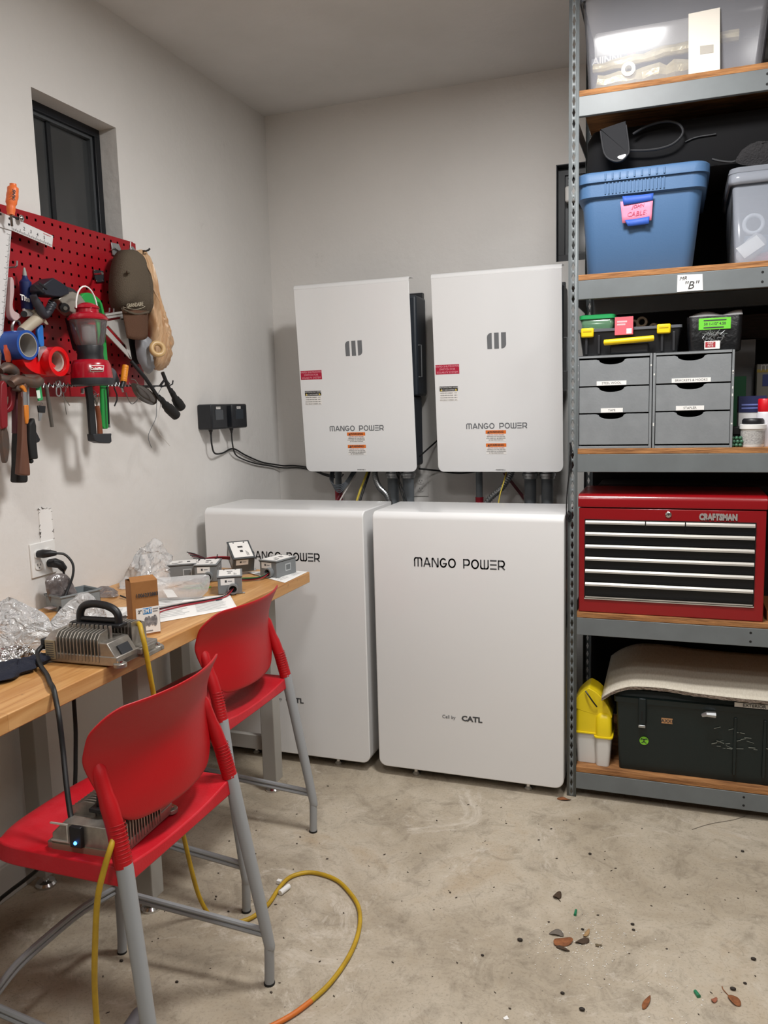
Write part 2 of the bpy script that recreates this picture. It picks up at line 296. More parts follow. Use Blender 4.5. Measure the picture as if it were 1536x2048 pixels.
# drywall patch and two-gang outlet on the left wall
q = [(0,-1.7857,1.2432),(0,-1.7281,1.2342),(0,-1.7269,1.1135),(0,-1.7896,1.124)]
struct('trim_1', plate(q, 0.003, (1,0,0)), mat('patch_white', 'f1efec', 0.7), smooth=0)
cr = MB(); rr = random.Random(3)
for k in range(26):
    a = q[[0,1,3,0][k % 4]]; b = q[[1,2,0,3][k % 4]]; t = rr.random(); p = lerp(a, b, t); p.x = 0.0035
    cr.obb(p, (0, rr.uniform(-1,1), rr.uniform(-1,1)), (0,1,0.3), (1,0,0), (rr.uniform(0.002,0.006), 0.0012, 0.0004))
struct('trim_2', cr, mat('chipped_edge', '5c5652', 0.9), smooth=0)
def duplex(parent, c, X, Z, N, m_face, m_slot, blanks=False):
    """one duplex receptacle centred at c"""
    f = MB(); s = MB(); c = Vector(c); X = Vector(X); Z = Vector(Z); N = Vector(N)
    for d in (-0.0195, 0.0195):
        o = c + Z * d; ring = []
        for k in range(16):
            a = 2*PI*k/16; ring.append(o + X*max(-0.0165,min(0.0165,0.019*math.cos(a))) + Z*0.0145*math.sin(a) + N*0.004)
        f.ext(ring, N*0.003)
        for dx, hh in ((-0.0065, 0.004), (0.0065, 0.0035)): s.obb(o + X*dx + Z*0.003 + N*0.0072, X, Z, N, (0.0011, hh, 0.0004))
        s.obb(o - Z*0.007 + N*0.0072, X, Z, N, (0.002, 0.002, 0.0004))
    obj('receptacle', f, m_face, parent); obj('slot', s, m_slot, parent)
t = thing('wall_outlet', 'white two-gang outlet plate on left wall with black plugs in it', 'outlet', (0, -1.785, 1.01))
obj('cover_plate', MB().box((0, -1.842, 1.012), (0.0065, -1.727, 1.127)), M_WHITE, t, bevel=0.002)
duplex(t, (0.003, -1.812, 1.070), (0,1,0), (0,0,1), (1,0,0), M_WHITE, M_INK)
duplex(t, (0.003, -1.762, 1.070), (0,1,0), (0,0,1), (1,0,0), M_WHITE, M_INK)
t = thing('wall_outlet', 'off-white duplex outlet on back wall between the two inverters, above the white cabinets', 'outlet', (0.80, 0, 1.10))
obj('cover_plate', MB().box((0.763, -0.005, 1.092), (0.842, 0, 1.207)), mat('outlet_ivory', 'd9d6d2', 0.4), t, bevel=0.002)
duplex(t, (0.803, -0.001, 1.150), (1,0,0), (0,0,1), (0,-1,0), mat('outlet_ivory2', 'dedbd7', 0.4), M_INK)
# plug and cords from the left outlet
t = thing('black_cord', 'black power cord plugged in the left outlet, curving down to the bench', 'cord', (0.05, -1.80, 0.91))
obj('plug', MB().tube([(0.008,-1.812,1.09),(0.03,-1.812,1.092),(0.05,-1.80,1.092),(0.062,-1.785,1.090)], [0.012,0.015,0.012,0.007], 10), M_BLACK, t)
obj('cable', MB().tube([(0.062,-1.785,1.090),(0.08,-1.765,1.082),(0.10,-1.755,1.05),(0.105,-1.765,1.01),(0.10,-1.79,0.965),(0.105,-1.83,0.925),(0.13,-1.87,0.912)], 0.0042, 8, sub=5), M_BLACK, t)
t = thing('black_plug', 'chunky black plug in the lower right socket of the left outlet', 'plug', (0.02, -1.762, 1.03))
obj('plug_body', MB().tube([(0.008,-1.765,1.05),(0.035,-1.765,1.052),(0.05,-1.757,1.045),(0.055,-1.75,1.03),(0.05,-1.745,1.02)], [0.014,0.017,0.015,0.013,0.006], 10), M_BLACK, t)
obj('cable', MB().tube([(0.05,-1.745,1.02),(0.045,-1.74,0.98),(0.02,-1.74,0.93),(0.015,-1.75,0.905)], 0.004, 8, sub=4), M_BLACK, t)

# ================================================================= workbench
BZ = 0.903; BX = 0.650
t = thing('workbench', 'long butcher-block workbench on grey steel legs against the left wall', 'workbench', (0.32, -2.2, 0))
obj('tabletop', MB().box((0.004, -3.35, BZ-0.043), (BX, -1.045, BZ)), M_WOOD, t, bevel=0.003)
M_LEG = mat('bench_leg_grey', 'a19e98', 0.5, spec=0.4)
obj('apron', MB().box((0.05, -3.3, BZ-0.075), (0.08, -1.10, BZ-0.043)).box((0.50, -3.3, BZ-0.075), (0.53, -1.10, BZ-0.043)), M_LEG, t, bevel=0.002)
for y in (-1.133, -1.967, -2.80):
    for x in (0.075, 0.49):
        lg = obj('leg', MB().box((x-0.030, y-0.030, 0.045), (x+0.030, y+0.030, BZ-0.043)), M_LEG, t, bevel=0.003)
        obj('levelling_foot', MB().lathe([(0.0,0.0),(0.033,0.0),(0.034,0.008),(0.028,0.016),(0.010,0.019),(0.008,0.05)], (x,y,0.0), seg=20), M_CHROME, lg)
    for z in (0.20, 0.80):
        obj('cross_rail', MB().box((0.105, y-0.012, z-0.03), (0.46, y+0.012, z+0.03)), M_LEG, t, bevel=0.002)

# ================================================================= bar stools
def interp(x, tab):
    if x <= tab[0][0]: return tab[0][1]
    for (a, b), (c, d) in zip(tab[:-1], tab[1:]):
        if x <= c: return b + (d-b)*(x-a)/(c-a)
    return tab[-1][1]
M_SEAT = mat('red_stool_plastic', 'c01524', 0.42, col2='cb3842', scale=5, detail=6, bump=0.08, bscale=220, spec=0.45, lo=0.45, hi=0.8)
M_BACK = mat('red_stool_back', 'b30713', 0.45, bump=0.05, bscale=260, spec=0.5)
M_TUBE = mat('grey_powder_tube', '9ea1a4', 0.42, spec=0.5)
def stool(loc, label):
    # own frame: x=0 at the seat's back edge, -x towards the sitter's knees, seat top at z=0.60
    t = thing('bar_stool', label, 'stool', loc, 0, None)
    D, HW = 0.41, 0.228
    def seat(u, v):
        a = u*2-1; x = -D*v + 0.0
        hw = HW*(1.0 - 0.10*max(0, v-0.75)/0.25) 
        r = 0.05; 
        ex = max(0, (v-0.86)/0.14); x = -D*v + (0.05*abs(a)**4)*ex
        z = 0.60 - 0.020*math.exp(-((a/0.75)**4))*math.exp(-(((v-0.42)/0.42)**4)) - 0.022*max(0,(v-0.85)/0.15)**2
        z -= 0.010*math.exp(-((v)/0.10)**2)*(1-a*a)
        return Vector((x, a*hw, z))
    s = MB(); nu, nv = 21, 15; s.grid(seat, nu, nv)
    rim = [i for i in range(nu)] + [j*nu+nu-1 for j in range(1,nv)] + [(nv-1)*nu+i for i in range(nu-2,-1,-1)] + [j*nu for j in range(nv-2,0,-1)]
    c = Vector((-D/2, 0, 0)); low = []
    for i in rim:
        p = Vector(s.v[i]); d = (p - c); d.z = 0; q = p + d.normalized()*0.004; q.z = 0.557; low.append(q)
    n0 = len(s.v); s.v += [tuple(q) for q in low]; m = len(rim)
    s.f += [(rim[i], rim[(i+1)%m], n0+(i+1)%m, n0+i) for i in range(m)]
    ins = []
    for q in low:
        d = q - c; d.z = 0; p = q - d.normalized()*0.012; ins.append(p)
    n1 = len(s.v); s.v += [tuple(q) for q in ins]; s.f += [(n0+i, n0+(i+1)%m, n1+(i+1)%m, n1+i) for i in range(m)]
    s.f.append(tuple(n1+i for i in range(m)))
    obj('seat', s, M_SEAT, t, world=False, bevel=0.004, bseg=2, smooth=50)
    # backrest shell: wraps forward at the sides, top edge flares back
    def back(u, v):
        a = u*2-1; k = abs(a)
        hw = 0.207 + 0.033*min(1, v/0.6)
        zlo = 0.655 + 0.012*k**2 + 0.055*max(0,(k-0.62)/0.38)**2.4; zhi = 0.944 - 0.050*max(0,(k-0.74)/0.26)**2.6
        z = zlo + (zhi-zlo)*v; y = a*hw
        c = interp(z, ((0.65,0.0),(0.71,-0.003),(0.76,-0.010),(0.80,-0.013),(0.84,-0.010),(0.88,0.003),(0.91,0.018),(0.94,0.036)))
        x = c - 1.12*y*y
        return Vector((x, a*hw, z))
    obj('backrest', MB().grid(back, 29, 17), M_BACK, t, world=False, solid=0.007, subd=1, smooth=60)
    for sy in (-1, 1):
        # the rear leg runs on up as the red back post
        rl = MB().tube([(0.066, sy*0.25, 0.0), (0.070, sy*0.25, 0.10), (0.066, sy*0.249, 0.15), (0.004, sy*0.222, 0.56), (-0.002, sy*0.2195, 0.599)], [0.0135]*9+[0.0140,0.0145,0.0150,0.0156,0.0162,0.0168]+[0.0172,0.0176,0.0180,0.0183,0.0185,0.0185,0.0185,0.0185,0.0185,0.0185], 14, sub=6)
        leg = obj('leg', rl, M_TUBE, t, world=False)
        obj('foot_cap', MB().cyl((0.066, sy*0.25, 0), (0.066, sy*0.25, 0.006), 0.0152, seg=14), M_RUB, leg, world=False)
        post = MB().tube([(-0.004, sy*0.219, 0.600), (-0.026, sy*0.213, 0.69), (-0.058, sy*0.207, 0.785), (-0.082, sy*0.202, 0.865)], [0.0200, 0.0192, 0.0165, 0.008], 14, sub=5)
        p = obj('back_post', post, M_BACK, t, world=False)
        rb = MB()
        for k in range(10):
            z = 0.613 + 0.0085*k; q = Vector((-0.004 - 0.2*(z-0.6), sy*(0.219 - 0.078*(z-0.6)), z)); rb.lathe([(0.0198,-0.0012),(0.0203,0.0),(0.0198,0.0012)], q, (-0.2, -sy*0.078, 1), 16, cap=False)
        obj('grip_rib', rb, M_BACK, p, world=False)
        fl = MB().tube([(-0.405, sy*0.235, 0.0), (-0.40, sy*0.235, 0.12), (-0.385, sy*0.215, 0.575)], 0.0135, 14, sub=4)
        leg = obj('leg', fl, M_TUBE, t, world=False)
        obj('foot_cap', MB().cyl((-0.405, sy*0.235, 0), (-0.405, sy*0.235, 0.006), 0.0139, seg=14), M_RUB, leg, world=False)
        rl = MB(); 
        rl.tube([(0.066, sy*0.249, 0.158), (-0.16, sy*0.243, 0.175), (-0.400, sy*0.233, 0.195)], 0.0075, 8); rl.tube([(0.066, sy*0.249, 0.143), (-0.16, sy*0.243, 0.160), (-0.400, sy*0.233, 0.180)], 0.0075, 8)
        obj('foot_rail', rl, M_TUBE, t, world=False)
    fr = MB()
    for dz in (0.0, -0.015): fr.tube([(-0.400, -0.233, 0.21+dz), (-0.43, -0.12, 0.21+dz), (-0.435, 0.0, 0.21+dz), (-0.43, 0.12, 0.21+dz), (-0.400, 0.233, 0.21+dz)], 0.0075, 8, sub=4)
    obj('foot_rail', fr, M_TUBE, t, world=False)
    obj('seat_frame', MB().tube([(-0.02,-0.21,0.56),(-0.37,-0.20,0.56),(-0.38,-0.19,0.56),(-0.38,0.19,0.56),(-0.37,0.20,0.56),(-0.02,0.21,0.56)], 0.009, 8), M_TUBE, t, world=False)
    return t
st = stool((0.942, -2.408, 0), 'red plastic bar stool nearest the camera, with a finned work light on its seat')
dup(st, (0.722, -1.642, 0), 0, 'empty red plastic bar stool tucked under the bench in front of the white cabinets')

# ================================================================= white battery cabinets
M_LOGO = mat('logo_grey', '6d6f72', 0.5); M_LOGOD = mat('logo_dark', '4b4d50', 0.5)
def glyph(ch):
    def arc(cx, cy, rx, ry, a0, a1, n=7): return [(cx+rx*math.cos(math.radians(a0+(a1-a0)*k/n)), cy+ry*math.sin(math.radians(a0+(a1-a0)*k/n))) for k in range(n+1)]
    if ch == 'M': return 1.25, [[(0,0),(0,.72)]+arc(.28,.72,.28,.28,180,90)+arc(.97,.72,.28,.28,90,0)+[(1.25,0)], [(.625,1),(.625,0)]]
    if ch == 'A': return 1.05, [[(0,0),(0,.0),(.45,.96)]+arc(.525,.93,.08,.07,150,30,3)+[(1.05,0)], [(.2,.28),(1.0,.28)]]
    if ch == 'N': return 1.0, [[(0,0),(0,.9)]+arc(.1,.9,.1,.1,180,60,3)+[(.88,.06)]+arc(.9,.1,.1,.1,240,360,3)+[(1,1)]]
    if ch == 'G': return 1.05, [arc(.52,.5,.52,.5,50,340,16)+[(1.02,.42),(.55,.42)]]
    if ch == 'O': return 1.1, [arc(.55,.5,.55,.5,0,360,22)]
    if ch == 'P': return .95, [[(0,0),(0,1),(.6,1)]+arc(.62,.67,.33,.33,90,-90,7)+[(.12,.34)]]
    if ch == 'W': return 1.25, [[(0,1),(0,.28)]+arc(.28,.28,.28,.28,180,270)+arc(.97,.28,.28,.28,270,360)+[(1.25,1)], [(.625,0),(.625,1)]]
    if ch == 'E': return .9, [[(0,1),(.9,1)],[(0,.5),(.9,.5)],[(0,0),(.9,0)]]
    if ch == 'R': return .95, [[(0,0),(0,1),(.6,1)]+arc(.62,.67,.33,.33,90,-90,7)+[(.12,.34)], [(.5,.34),(.95,0)]]
    return .65, []
def wordmark(text, x0, x1, zc, h, y, w, parent, m, name='brand_lettering', mat_f=None, tilt=None):
    tot = 0; gs = []
    for ch in text:
        a, st_ = glyph(ch); gs.append((tot, st_)); tot += a + .42
    tot -= .42; k = (x1-x0)/tot; mb = MB()
    for off, st_ in gs:
        for pl in st_:
            pts = [Vector((x0+(off+px)*k, y, zc + (pz-.5)*h)) for px, pz in pl]
            if tilt: pts = [tilt(p) for p in pts]
            mb.strip(pts, w, (0,-1,0))
    return obj(name, mb, m, parent, smooth=0)
def cabinet(x0, x1, label, feet):
    yf, yb, z0, z1 = -0.879, -0.519, 0.041, 1.1285
    t = thing('battery_cabinet', label, 'cabinet', ((x0+x1)/2, (yf+yb)/2, 0))
    # cover: front sheet with rounded lower corners, folded back over the top
    r = 0.035; P = [(x0, z1)]
    P += [(x0 + r - r*math.cos(math.radians(a)), z0 + r - r*math.sin(math.radians(a))) for a in range(0, 91, 15)]
    P += [(x1 - r + r*math.sin(math.radians(a)), z0 + r - r*math.cos(math.radians(a))) for a in range(0, 91, 15)] + [(x1, z1)]
    bm = bmesh.new(); fv = [bm.verts.new((p[0], yf, p[1])) for p in P]; f = bm.faces.new(fv); g = bmesh.ops.extrude_face_region(bm, geom=[f])
    for v in [e for e in g['geom'] if isinstance(e, bmesh.types.BMVert)]: v.co.y = yb
    bmesh.ops.recalc_face_normals(bm, faces=bm.faces)
    te = [e for e in bm.edges if all(abs(v.co.z - z1) < 1e-5 and abs(v.co.y - yf) < 1e-5 for v in e.verts)]
    bmesh.ops.bevel(bm, geom=te, offset=0.030, segments=7, profile=0.5, affect='EDGES'); bm.verts.ensure_lookup_table()
    for i, v in enumerate(bm.verts): v.index = i
    mb = MB().add([v.co.copy() for v in bm.verts], [tuple(v.index for v in f.verts) for f in bm.faces]); bm.free()
    obj('cover', mb, M_ENAMEL, t, bevel=0.004, smooth=35)
    obj('plinth', MB().box((x0+0.05, yf+0.06, 0.02), (x1-0.05, yb-0.02, 0.041)), M_DARK, t)
    for fx in feet:
        for fy in (yf+0.045, yb-0.05): obj('foot', MB().lathe([(0,0),(0.017,0),(0.018,0.010),(0.010,0.016),(0.008,0.045)], (fx, fy, 0), seg=16), M_CHROME, t)
    return t
M_MANGO = 'MANGO POWER'
c = cabinet(0.069, 0.821, 'white floor battery cabinet in the corner, partly behind the bench and stools', (0.25, 0.655))
wordmark(M_MANGO, 0.281, 0.618, 0.928, 0.031, -0.879, 0.0055, c, M_LOGOD)
obj('maker_lettering', text_mb('Cell by', 0.020, (0.386, -0.879, 0.288), (1,0,0), (0,0,1)), M_LOGO, c)
obj('maker_lettering', text_mb('CATL', 0.030, (0.475, -0.879, 0.288), (1,0,0), (0,0,1), bold=0.0012, sx=1.15), M_LOGOD, c)
c = cabinet(0.862, 1.634, 'white floor battery cabinet beside the grey shelving, nothing in front of it', (1.013, 1.488))
wordmark(M_MANGO, 1.040, 1.405, 0.928, 0.033, -0.879, 0.0055, c, M_LOGOD)
obj('maker_lettering', text_mb('Cell by', 0.020, (1.172, -0.879, 0.288), (1,0,0), (0,0,1)), M_LOGO, c)
obj('maker_lettering', text_mb('CATL', 0.030, (1.268, -0.879, 0.288), (1,0,0), (0,0,1), bold=0.0012, sx=1.15), M_LOGOD, c)

# ================================================================= wall inverters
M_INVB = mat('inverter_body_slate', '2a3038', 0.5); M_STK = mat('sticker_white', 'efece8', 0.6); M_STKR = mat('sticker_red', 'b3163a', 0.5); M_STKO = mat('sticker_orange', 'e8731c', 0.5); M_STKK = mat('sticker_black', '1d1b1b', 0.5)
def inverter(x0, x1, label, num, rot=0.0):
    z0, z1, yt, yb = 1.240, 2.118, -0.335, -0.268
    t = thing('wall_inverter', label, 'inverter', ((x0+x1)/2, 0, z0))
    def fy(z): return yb + (yt-yb)*(z-z0)/(z1-z0)
    r = 0.028; P = [(x0, z1)]
    P += [(x0 + r - r*math.cos(math.radians(a)), z0 + r - r*math.sin(math.radians(a))) for a in range(0, 91, 15)]
    P += [(x1 - r + r*math.sin(math.radians(a)), z0 + r - r*math.cos(math.radians(a))) for a in range(0, 91, 15)] + [(x1, z1)]
    mb = MB().ext([(x, fy(z), z) for x, z in P], (0, 0.006, 0)); obj('cover', mb, M_ENAMEL, t, bevel=0.0015)
    # the sheet folds back over the top
    prof = [(fy(z1) + 0.022*(1-math.cos(a)), z1 + 0.022*math.sin(a)) for a in [k*PI/2/6 for k in range(7)]] + [(fy(z1)+0.075, z1+0.024)]
    inner = [(y, z-0.004) for y, z in reversed(prof)]; inner[-1] = (fy(z1)+0.006, z1)
    obj('top_fold', MB().ext([(x0, y, z) for y, z in prof + inner], (x1-x0, 0, 0)), M_ENAMEL, t, smooth=45)
    b = MB().box((x0+0.035, -0.19, z0+0.36), (x1-0.012, -0.03, z1-0.045)).box((x0+0.035, -0.235, z0+0.02), (x1-0.03, -0.06, z0+0.36)).box((x0+0.06, -0.225, z0+0.36), (x1-0.05, -0.19, z1-0.08))
    obj('housing', b, M_INVB, t, bevel=0.012, bseg=3)
    obj('wall_bracket', MB().box((x0+0.08, -0.03, z1-0.22), (x1-0.08, -0.002, z1-0.14)).box((x0+0.08,-0.06,z1-0.05),(x1-0.02,-0.03,z1-0.02)).box((x0+0.08, -0.06, z0+0.10), (x1-0.08, -0.002, z0+0.16)), M_DARK, t)
    obj('side_handle', MB().tube([(x1-0.012,-0.17,1.84),(x1+0.004,-0.17,1.84),(x1+0.004,-0.17,1.69),(x1-0.012,-0.17,1.69)], 0.003, 6), M_ZINC, t)
    tilt = lambda p: Vector((p.x, fy(p.z), p.z))
    N = Vector((0, -1, -(yt-yb)/(z1-z0))).normalized(); Z = Vector((0, (yt-yb), (z1-z0))).normalized(); X = Vector((1,0,0)); cx = (x0+x1)/2 + 0.002
    # three-bar emblem
    zc = 1.830; hh = 0.035; lg = MB(); w = 0.011
    def poly(pts): lg.ext([tilt(Vector((px, 0, pz))) for px, pz in pts], N*0.0006)
    ar = lambda ox, oz, a0, a1, rr: [(ox + rr*math.cos(math.radians(a)), oz + rr*math.sin(math.radians(a))) for a in range(a0, a1+(1 if a1>a0 else -1), 15 if a1>a0 else -15)]
    poly([(cx-0.042, zc-hh), (cx-0.021, zc-hh), (cx-0.021, zc+hh)] + ar(cx-0.024, zc+hh-0.019, 90, 180, 0.019)[0:])
    poly([(cx-0.0105, zc-hh), (cx+0.0105, zc-hh), (cx+0.0105, zc+hh), (cx-0.0105, zc+hh)])
    poly([(cx+0.021, zc+hh), (cx+0.021, zc-hh)] + ar(cx+0.024, zc-hh+0.019, 270, 360, 0.019) + [(cx+0.043, zc+hh)])
    obj('emblem', lg, M_LOGO, t, smooth=0)
    wordmark(M_MANGO, cx-0.148, cx+0.128, 1.452, 0.022, 0, 0.0045, t, M_LOGO, tilt=tilt)
    def sticker(a, b, zt, zb, m, name='warning_label', k=0.0008):
        q = [tilt(Vector((a,0,zt))), tilt(Vector((b,0,zt))), tilt(Vector((b,0,zb))), tilt(Vector((a,0,zb)))]
        return obj(name, plate(q, k, N), m, t, smooth=0)
    def tx(s, size, x, z, m, parent, bold=0.0, sx=1.0):
        return obj('printed_text', text_mb(s, size, tilt(Vector((x,0,z))) + N*0.0012, X, Z, th=0.0002, bold=bold, sx=sx), m, parent, smooth=0)
    s1 = sticker(x0+0.006, x0+0.118, 1.735, 1.692, M_STKR)
    for k, s in enumerate(('RAPID SHUTDOWN', 'SWITCH FOR', 'SOLAR PV SYSTEM')): tx(s, 0.0125, x0+0.062, 1.727-0.0135*k, mat('sticker_pink_text','e9a5b0',0.6), s1)
    s2 = sticker(x0+0.022, x0+0.108, 1.637, 1.570, M_STK); k2 = sticker(x0+0.022, x0+0.108, 1.637, 1.614, M_STKK, k=0.001)
    tx('PHOTOVOLTAIC SYSTEM', 0.0085, x0+0.065, 1.631, M_PAPER, k2); tx('DC DISCONNECT', 0.0085, x0+0.065, 1.620, M_PAPER, k2)
    for dx in (0.030, 0.100):
        tri = MB(); o = tilt(Vector((x0+dx, 0, 1.620))) + N*0.0012; tri.ext([o - X*0.005 - Z*0.004, o + X*0.005 - Z*0.004, o + Z*0.006], N*0.0003); obj('warning_triangle', tri, mat('sticker_yellow','e8c83a',0.5), k2, smooth=0)

    for k, (a, b2) in enumerate((('RATED MPP CURRENT', '40 A'), ('RATED MPP VOLTAGE', '380 V'), ('MAX SYSTEM VOLTAGE', '550 V'), ('MAX CIRCUIT CURRENT', '60 A'))):
        tx(a, 0.0060, x0+0.055, 1.606-0.0105*k, M_INK, s2); tx(b2, 0.0060, x0+0.098, 1.606-0.0105*k, M_INK, s2)
    for zt in (1.432, 1.372):
        s3 = sticker(cx-0.060, cx+0.034, zt, zt-0.050, M_STK); k3 = sticker(cx-0.060, cx+0.034, zt, zt-0.016, M_STKO, k=0.001)
        tx('\u26A0WARNING' if False else 'WARNING', 0.0135, cx-0.010, zt-0.008, M_INK, k3, bold=0.0003)
        tr = MB(); o = tilt(Vector((cx-0.047, 0, zt-0.009))) + N*0.0013; tr.ext([o - X*0.006 - Z*0.005, o + X*0.006 - Z*0.005, o + Z*0.006], N*0.0003); obj('warning_triangle', tr, M_INK, k3, smooth=0)
        for k, s in enumerate(('ELECTRIC SHOCK HAZARD', 'TERMINALS ON THE LINE AND', 'LOAD SIDES MAY BE ENERGIZED', 'IN THE OPEN POSITION')): tx(s, 0.0062, cx-0.013, zt-0.021-0.0078*k, M_INK if k else mat('red_ink','a8322b',0.6), s3)
    tx('INVERTER %d' % num, 0.0085, cx+0.005, 1.250, M_INK, t)
    return t
inverter(0.287, 0.866, 'white wall inverter nearest the left wall, above the corner battery cabinet', 1)
inverter(0.971, 1.552, 'white wall inverter beside the grey shelving post', 2)

# ================================================================= conduits and wires between inverters and cabinets
M_CONG = mat('grey_pvc_conduit', '6f757a', 0.45); M_REDC = mat('red_coupling', 'a3122a', 0.45); M_FLEX = mat('flexible_steel_conduit', '8f9192', 0.3, 0.9)
def rigid(x, r, label, band=None, collar=False, y=-0.11, group=None):
    t = thing('conduit', label, 'conduit', (x, y, 0.01), group=group)
    obj('pipe', MB().cyl((x, y, 0.0), (x, y, 1.27), r, seg=20), M_CONG, t)
    if band: obj('coupling', MB().cyl((x, y, band-0.10), (x, y, band), r+0.003, seg=20), M_REDC, t)
    if collar: obj('collar', MB().lathe([(r,0),(r+0.006,0.002),(r+0.006,0.012),(r+0.010,0.014),(r+0.010,0.026),(r+0.004,0.030),(r+0.004,0.045)], (x,y,1.195), seg=16, cap=False), M_ZINC, t)
rigid(0.391, 0.0165, 'thin grey conduit with red coupling under the left inverter', band=1.135)
rigid(0.690, 0.028, 'fat grey conduit under the left inverter, next to the bent steel conduit', collar=True)
rigid(0.770, 0.028, 'fat grey conduit under the left inverter, nearest the back wall outlet', collar=True)
rigid(1.131, 0.0165, 'thin grey conduit with red coupling under the right inverter', band=1.105)
rigid(1.378, 0.028, 'fat grey conduit under the right inverter, left of its twin', collar=True)
rigid(1.458, 0.028, 'fat grey conduit under the right inverter, nearest the shelving', collar=True)
def flex(pts, label):
    t = thing('flexible_conduit', label, 'conduit', pts[-1]); P = [Vector(p) for p in pts]; Q = []
    for i in range(len(P)-1):
        a, b, c, d = P[max(i-1,0)], P[i], P[i+1], P[min(i+2,len(P)-1)]
        for k in range(14):
            u = k/14; Q.append(0.5*((2*b)+(c-a)*u+(2*a-5*b+4*c-d)*u*u+(3*b-a-3*c+d)*u**3))
    mb = MB().tube(Q, [0.0155 if k % 2 else 0.0115 for k in range(len(Q))], 12); obj('armour', mb, M_FLEX, t, smooth=20)
flex([(0.615,-0.16,1.26),(0.62,-0.18,1.21),(0.655,-0.22,1.16),(0.71,-0.26,1.12),(0.74,-0.30,1.06)], 'bent silver flexible conduit under the left inverter')
flex([(1.30,-0.14,1.27),(1.295,-0.16,1.22),(1.26,-0.20,1.16),(1.21,-0.25,1.11),(1.17,-0.29,1.04)], 'bent silver flexible conduit under the right inverter')
def wire(pts, r, m, label, name='wire', sub=5, group=None, cat='wire'):
    return solo(name, MB().tube(pts, r, 8, sub=sub), m, label, cat, group, smooth=60)
M_WK = mat('black_wire', '17181a', 0.5); M_WG = mat('grey_wire', '51565c', 0.5); M_WY = mat('yellow_wire', 'c9b23a', 0.5); M_WR = mat('maroon_wire', '5e1522', 0.5); M_WW = mat('white_wire', 'cfc9c4', 0.5); M_WGR = mat('green_wire', '2f7a3c', 0.5); M_WRR = mat('red_wire', '9c1f2e', 0.5)
wire([(0.50,-0.14,1.27),(0.49,-0.16,1.21),(0.45,-0.2,1.14),(0.41,-0.24,1.06)], 0.006, M_WR, 'maroon wire hanging below the left inverter, left of the white one')
wire([(0.51,-0.14,1.27),(0.503,-0.16,1.21),(0.468,-0.2,1.14),(0.43,-0.24,1.06)], 0.004, M_WW, 'thin white wire hanging below the left inverter')
wire([(0.575,-0.14,1.27),(0.567,-0.16,1.22),(0.545,-0.2,1.14),(0.53,-0.24,1.06)], 0.006, M_WY, 'yellow wire hanging below the left inverter')
wire([(0.585,-0.14,1.27),(0.578,-0.155,1.22),(0.560,-0.195,1.14),(0.545,-0.235,1.06)], 0.006, M_WK, 'black wire beside the yellow one below the left inverter')
wire([(0.73,-0.18,1.27),(0.735,-0.18,1.22),(0.76,-0.19,1.16),(0.79,-0.2,1.08)], 0.004, M_WK, 'black wire between the fat conduits under the left inverter, right strand', group=None)
wire([(0.735,-0.17,1.27),(0.742,-0.17,1.21),(0.745,-0.18,1.16),(0.775,-0.19,1.08)], 0.003, M_WK, 'black wire between the fat conduits under the left inverter, left strand')
wire([(1.285,-0.2,1.25),(1.275,-0.23,1.19),(1.262,-0.26,1.13),(1.255,-0.28,1.06)], 0.003, M_WY, 'yellow wire beside the flexible conduit under the right inverter')
solo('red_strip', MB().ext([(1.2289,-0.03,1.2151),(1.2461,-0.03,1.2152),(1.3312,-0.03,1.1081),(1.3312,-0.03,1.0836)], (0,0.006,0)), M_WR, 'maroon strap slanting behind the right inverter wires', 'strap', smooth=0)
for k in range(5):
    a = 0.020 + 0.008*k
    wire([(0.375+0.004*k,-0.15,1.25),(0.388+0.004*k,-0.21,1.215-a*0.8),(0.425+0.004*k,-0.23,1.190-a*1.1),(0.475,-0.22,1.20-a*0.8),(0.505+0.006*k,-0.15,1.262)], 0.0034, M_WG, ['shallowest', 'second shallowest', 'middle', 'second deepest', 'deepest'][k] + ' loop of thin grey wire in the bundle under the left inverter', group='looped grey wires under the left inverter')
# black meters on the left wall
def meter(y0, y1, z0, z1, label, rz):
    cy = (y0+y1)/2; t = thing('power_meter', label, 'meter', (0, cy, z0))
    obj('case', MB().box((0.0, y0, z0), (0.075, y1, z1)), mat('meter_case', '1c1f24', 0.4), t, bevel=0.008, bseg=3)
    obj('screen', MB().box((0.0745, cy-0.038, z0+0.042), (0.0765, cy+0.03, z0+0.088)), mat('meter_screen', '3a3f45', 0.12), t, bevel=0.002)
    s = obj('name_sticker', MB().box((0.0745, cy-0.028, z1-0.022), (0.0758, cy+0.008, z1-0.012)), M_STK, t)
    obj('printed_text', text_mb('INVERTER', 0.0075, (0.0759, cy-0.010, z1-0.017), (0,1,0), (0,0,1), th=0.0001), M_INK, s, smooth=0)
    obj('strain_relief', MB().lathe([(0.010,0),(0.009,-0.008),(0.006,-0.012),(0.005,-0.022)], (0.045, cy-0.035, z0), seg=12), M_BLACK, t)
meter(-0.782, -0.645, 1.470, 1.583, 'black wall power meter on the left wall, nearer the camera', 0)
meter(-0.600, -0.462, 1.470, 1.583, 'black wall power meter on the left wall, nearer the corner', 0)
wire([(0.045,-0.748,1.449),(0.045,-0.745,1.40),(0.03,-0.70,1.36),(0.012,-0.60,1.355),(0.01,-0.50,1.37),(0.01,-0.38,1.33),(0.01,-0.22,1.285),(0.012,-0.08,1.262),(0.03,-0.012,1.25),(0.10,-0.010,1.25),(0.20,-0.012,1.235),(0.27,-0.02,1.208),(0.36,-0.03,1.195),(0.40,-0.09,1.22)], 0.004, M_WK, 'black cable from the nearer wall meter, sagging in an S', 'cable', cat='cable')
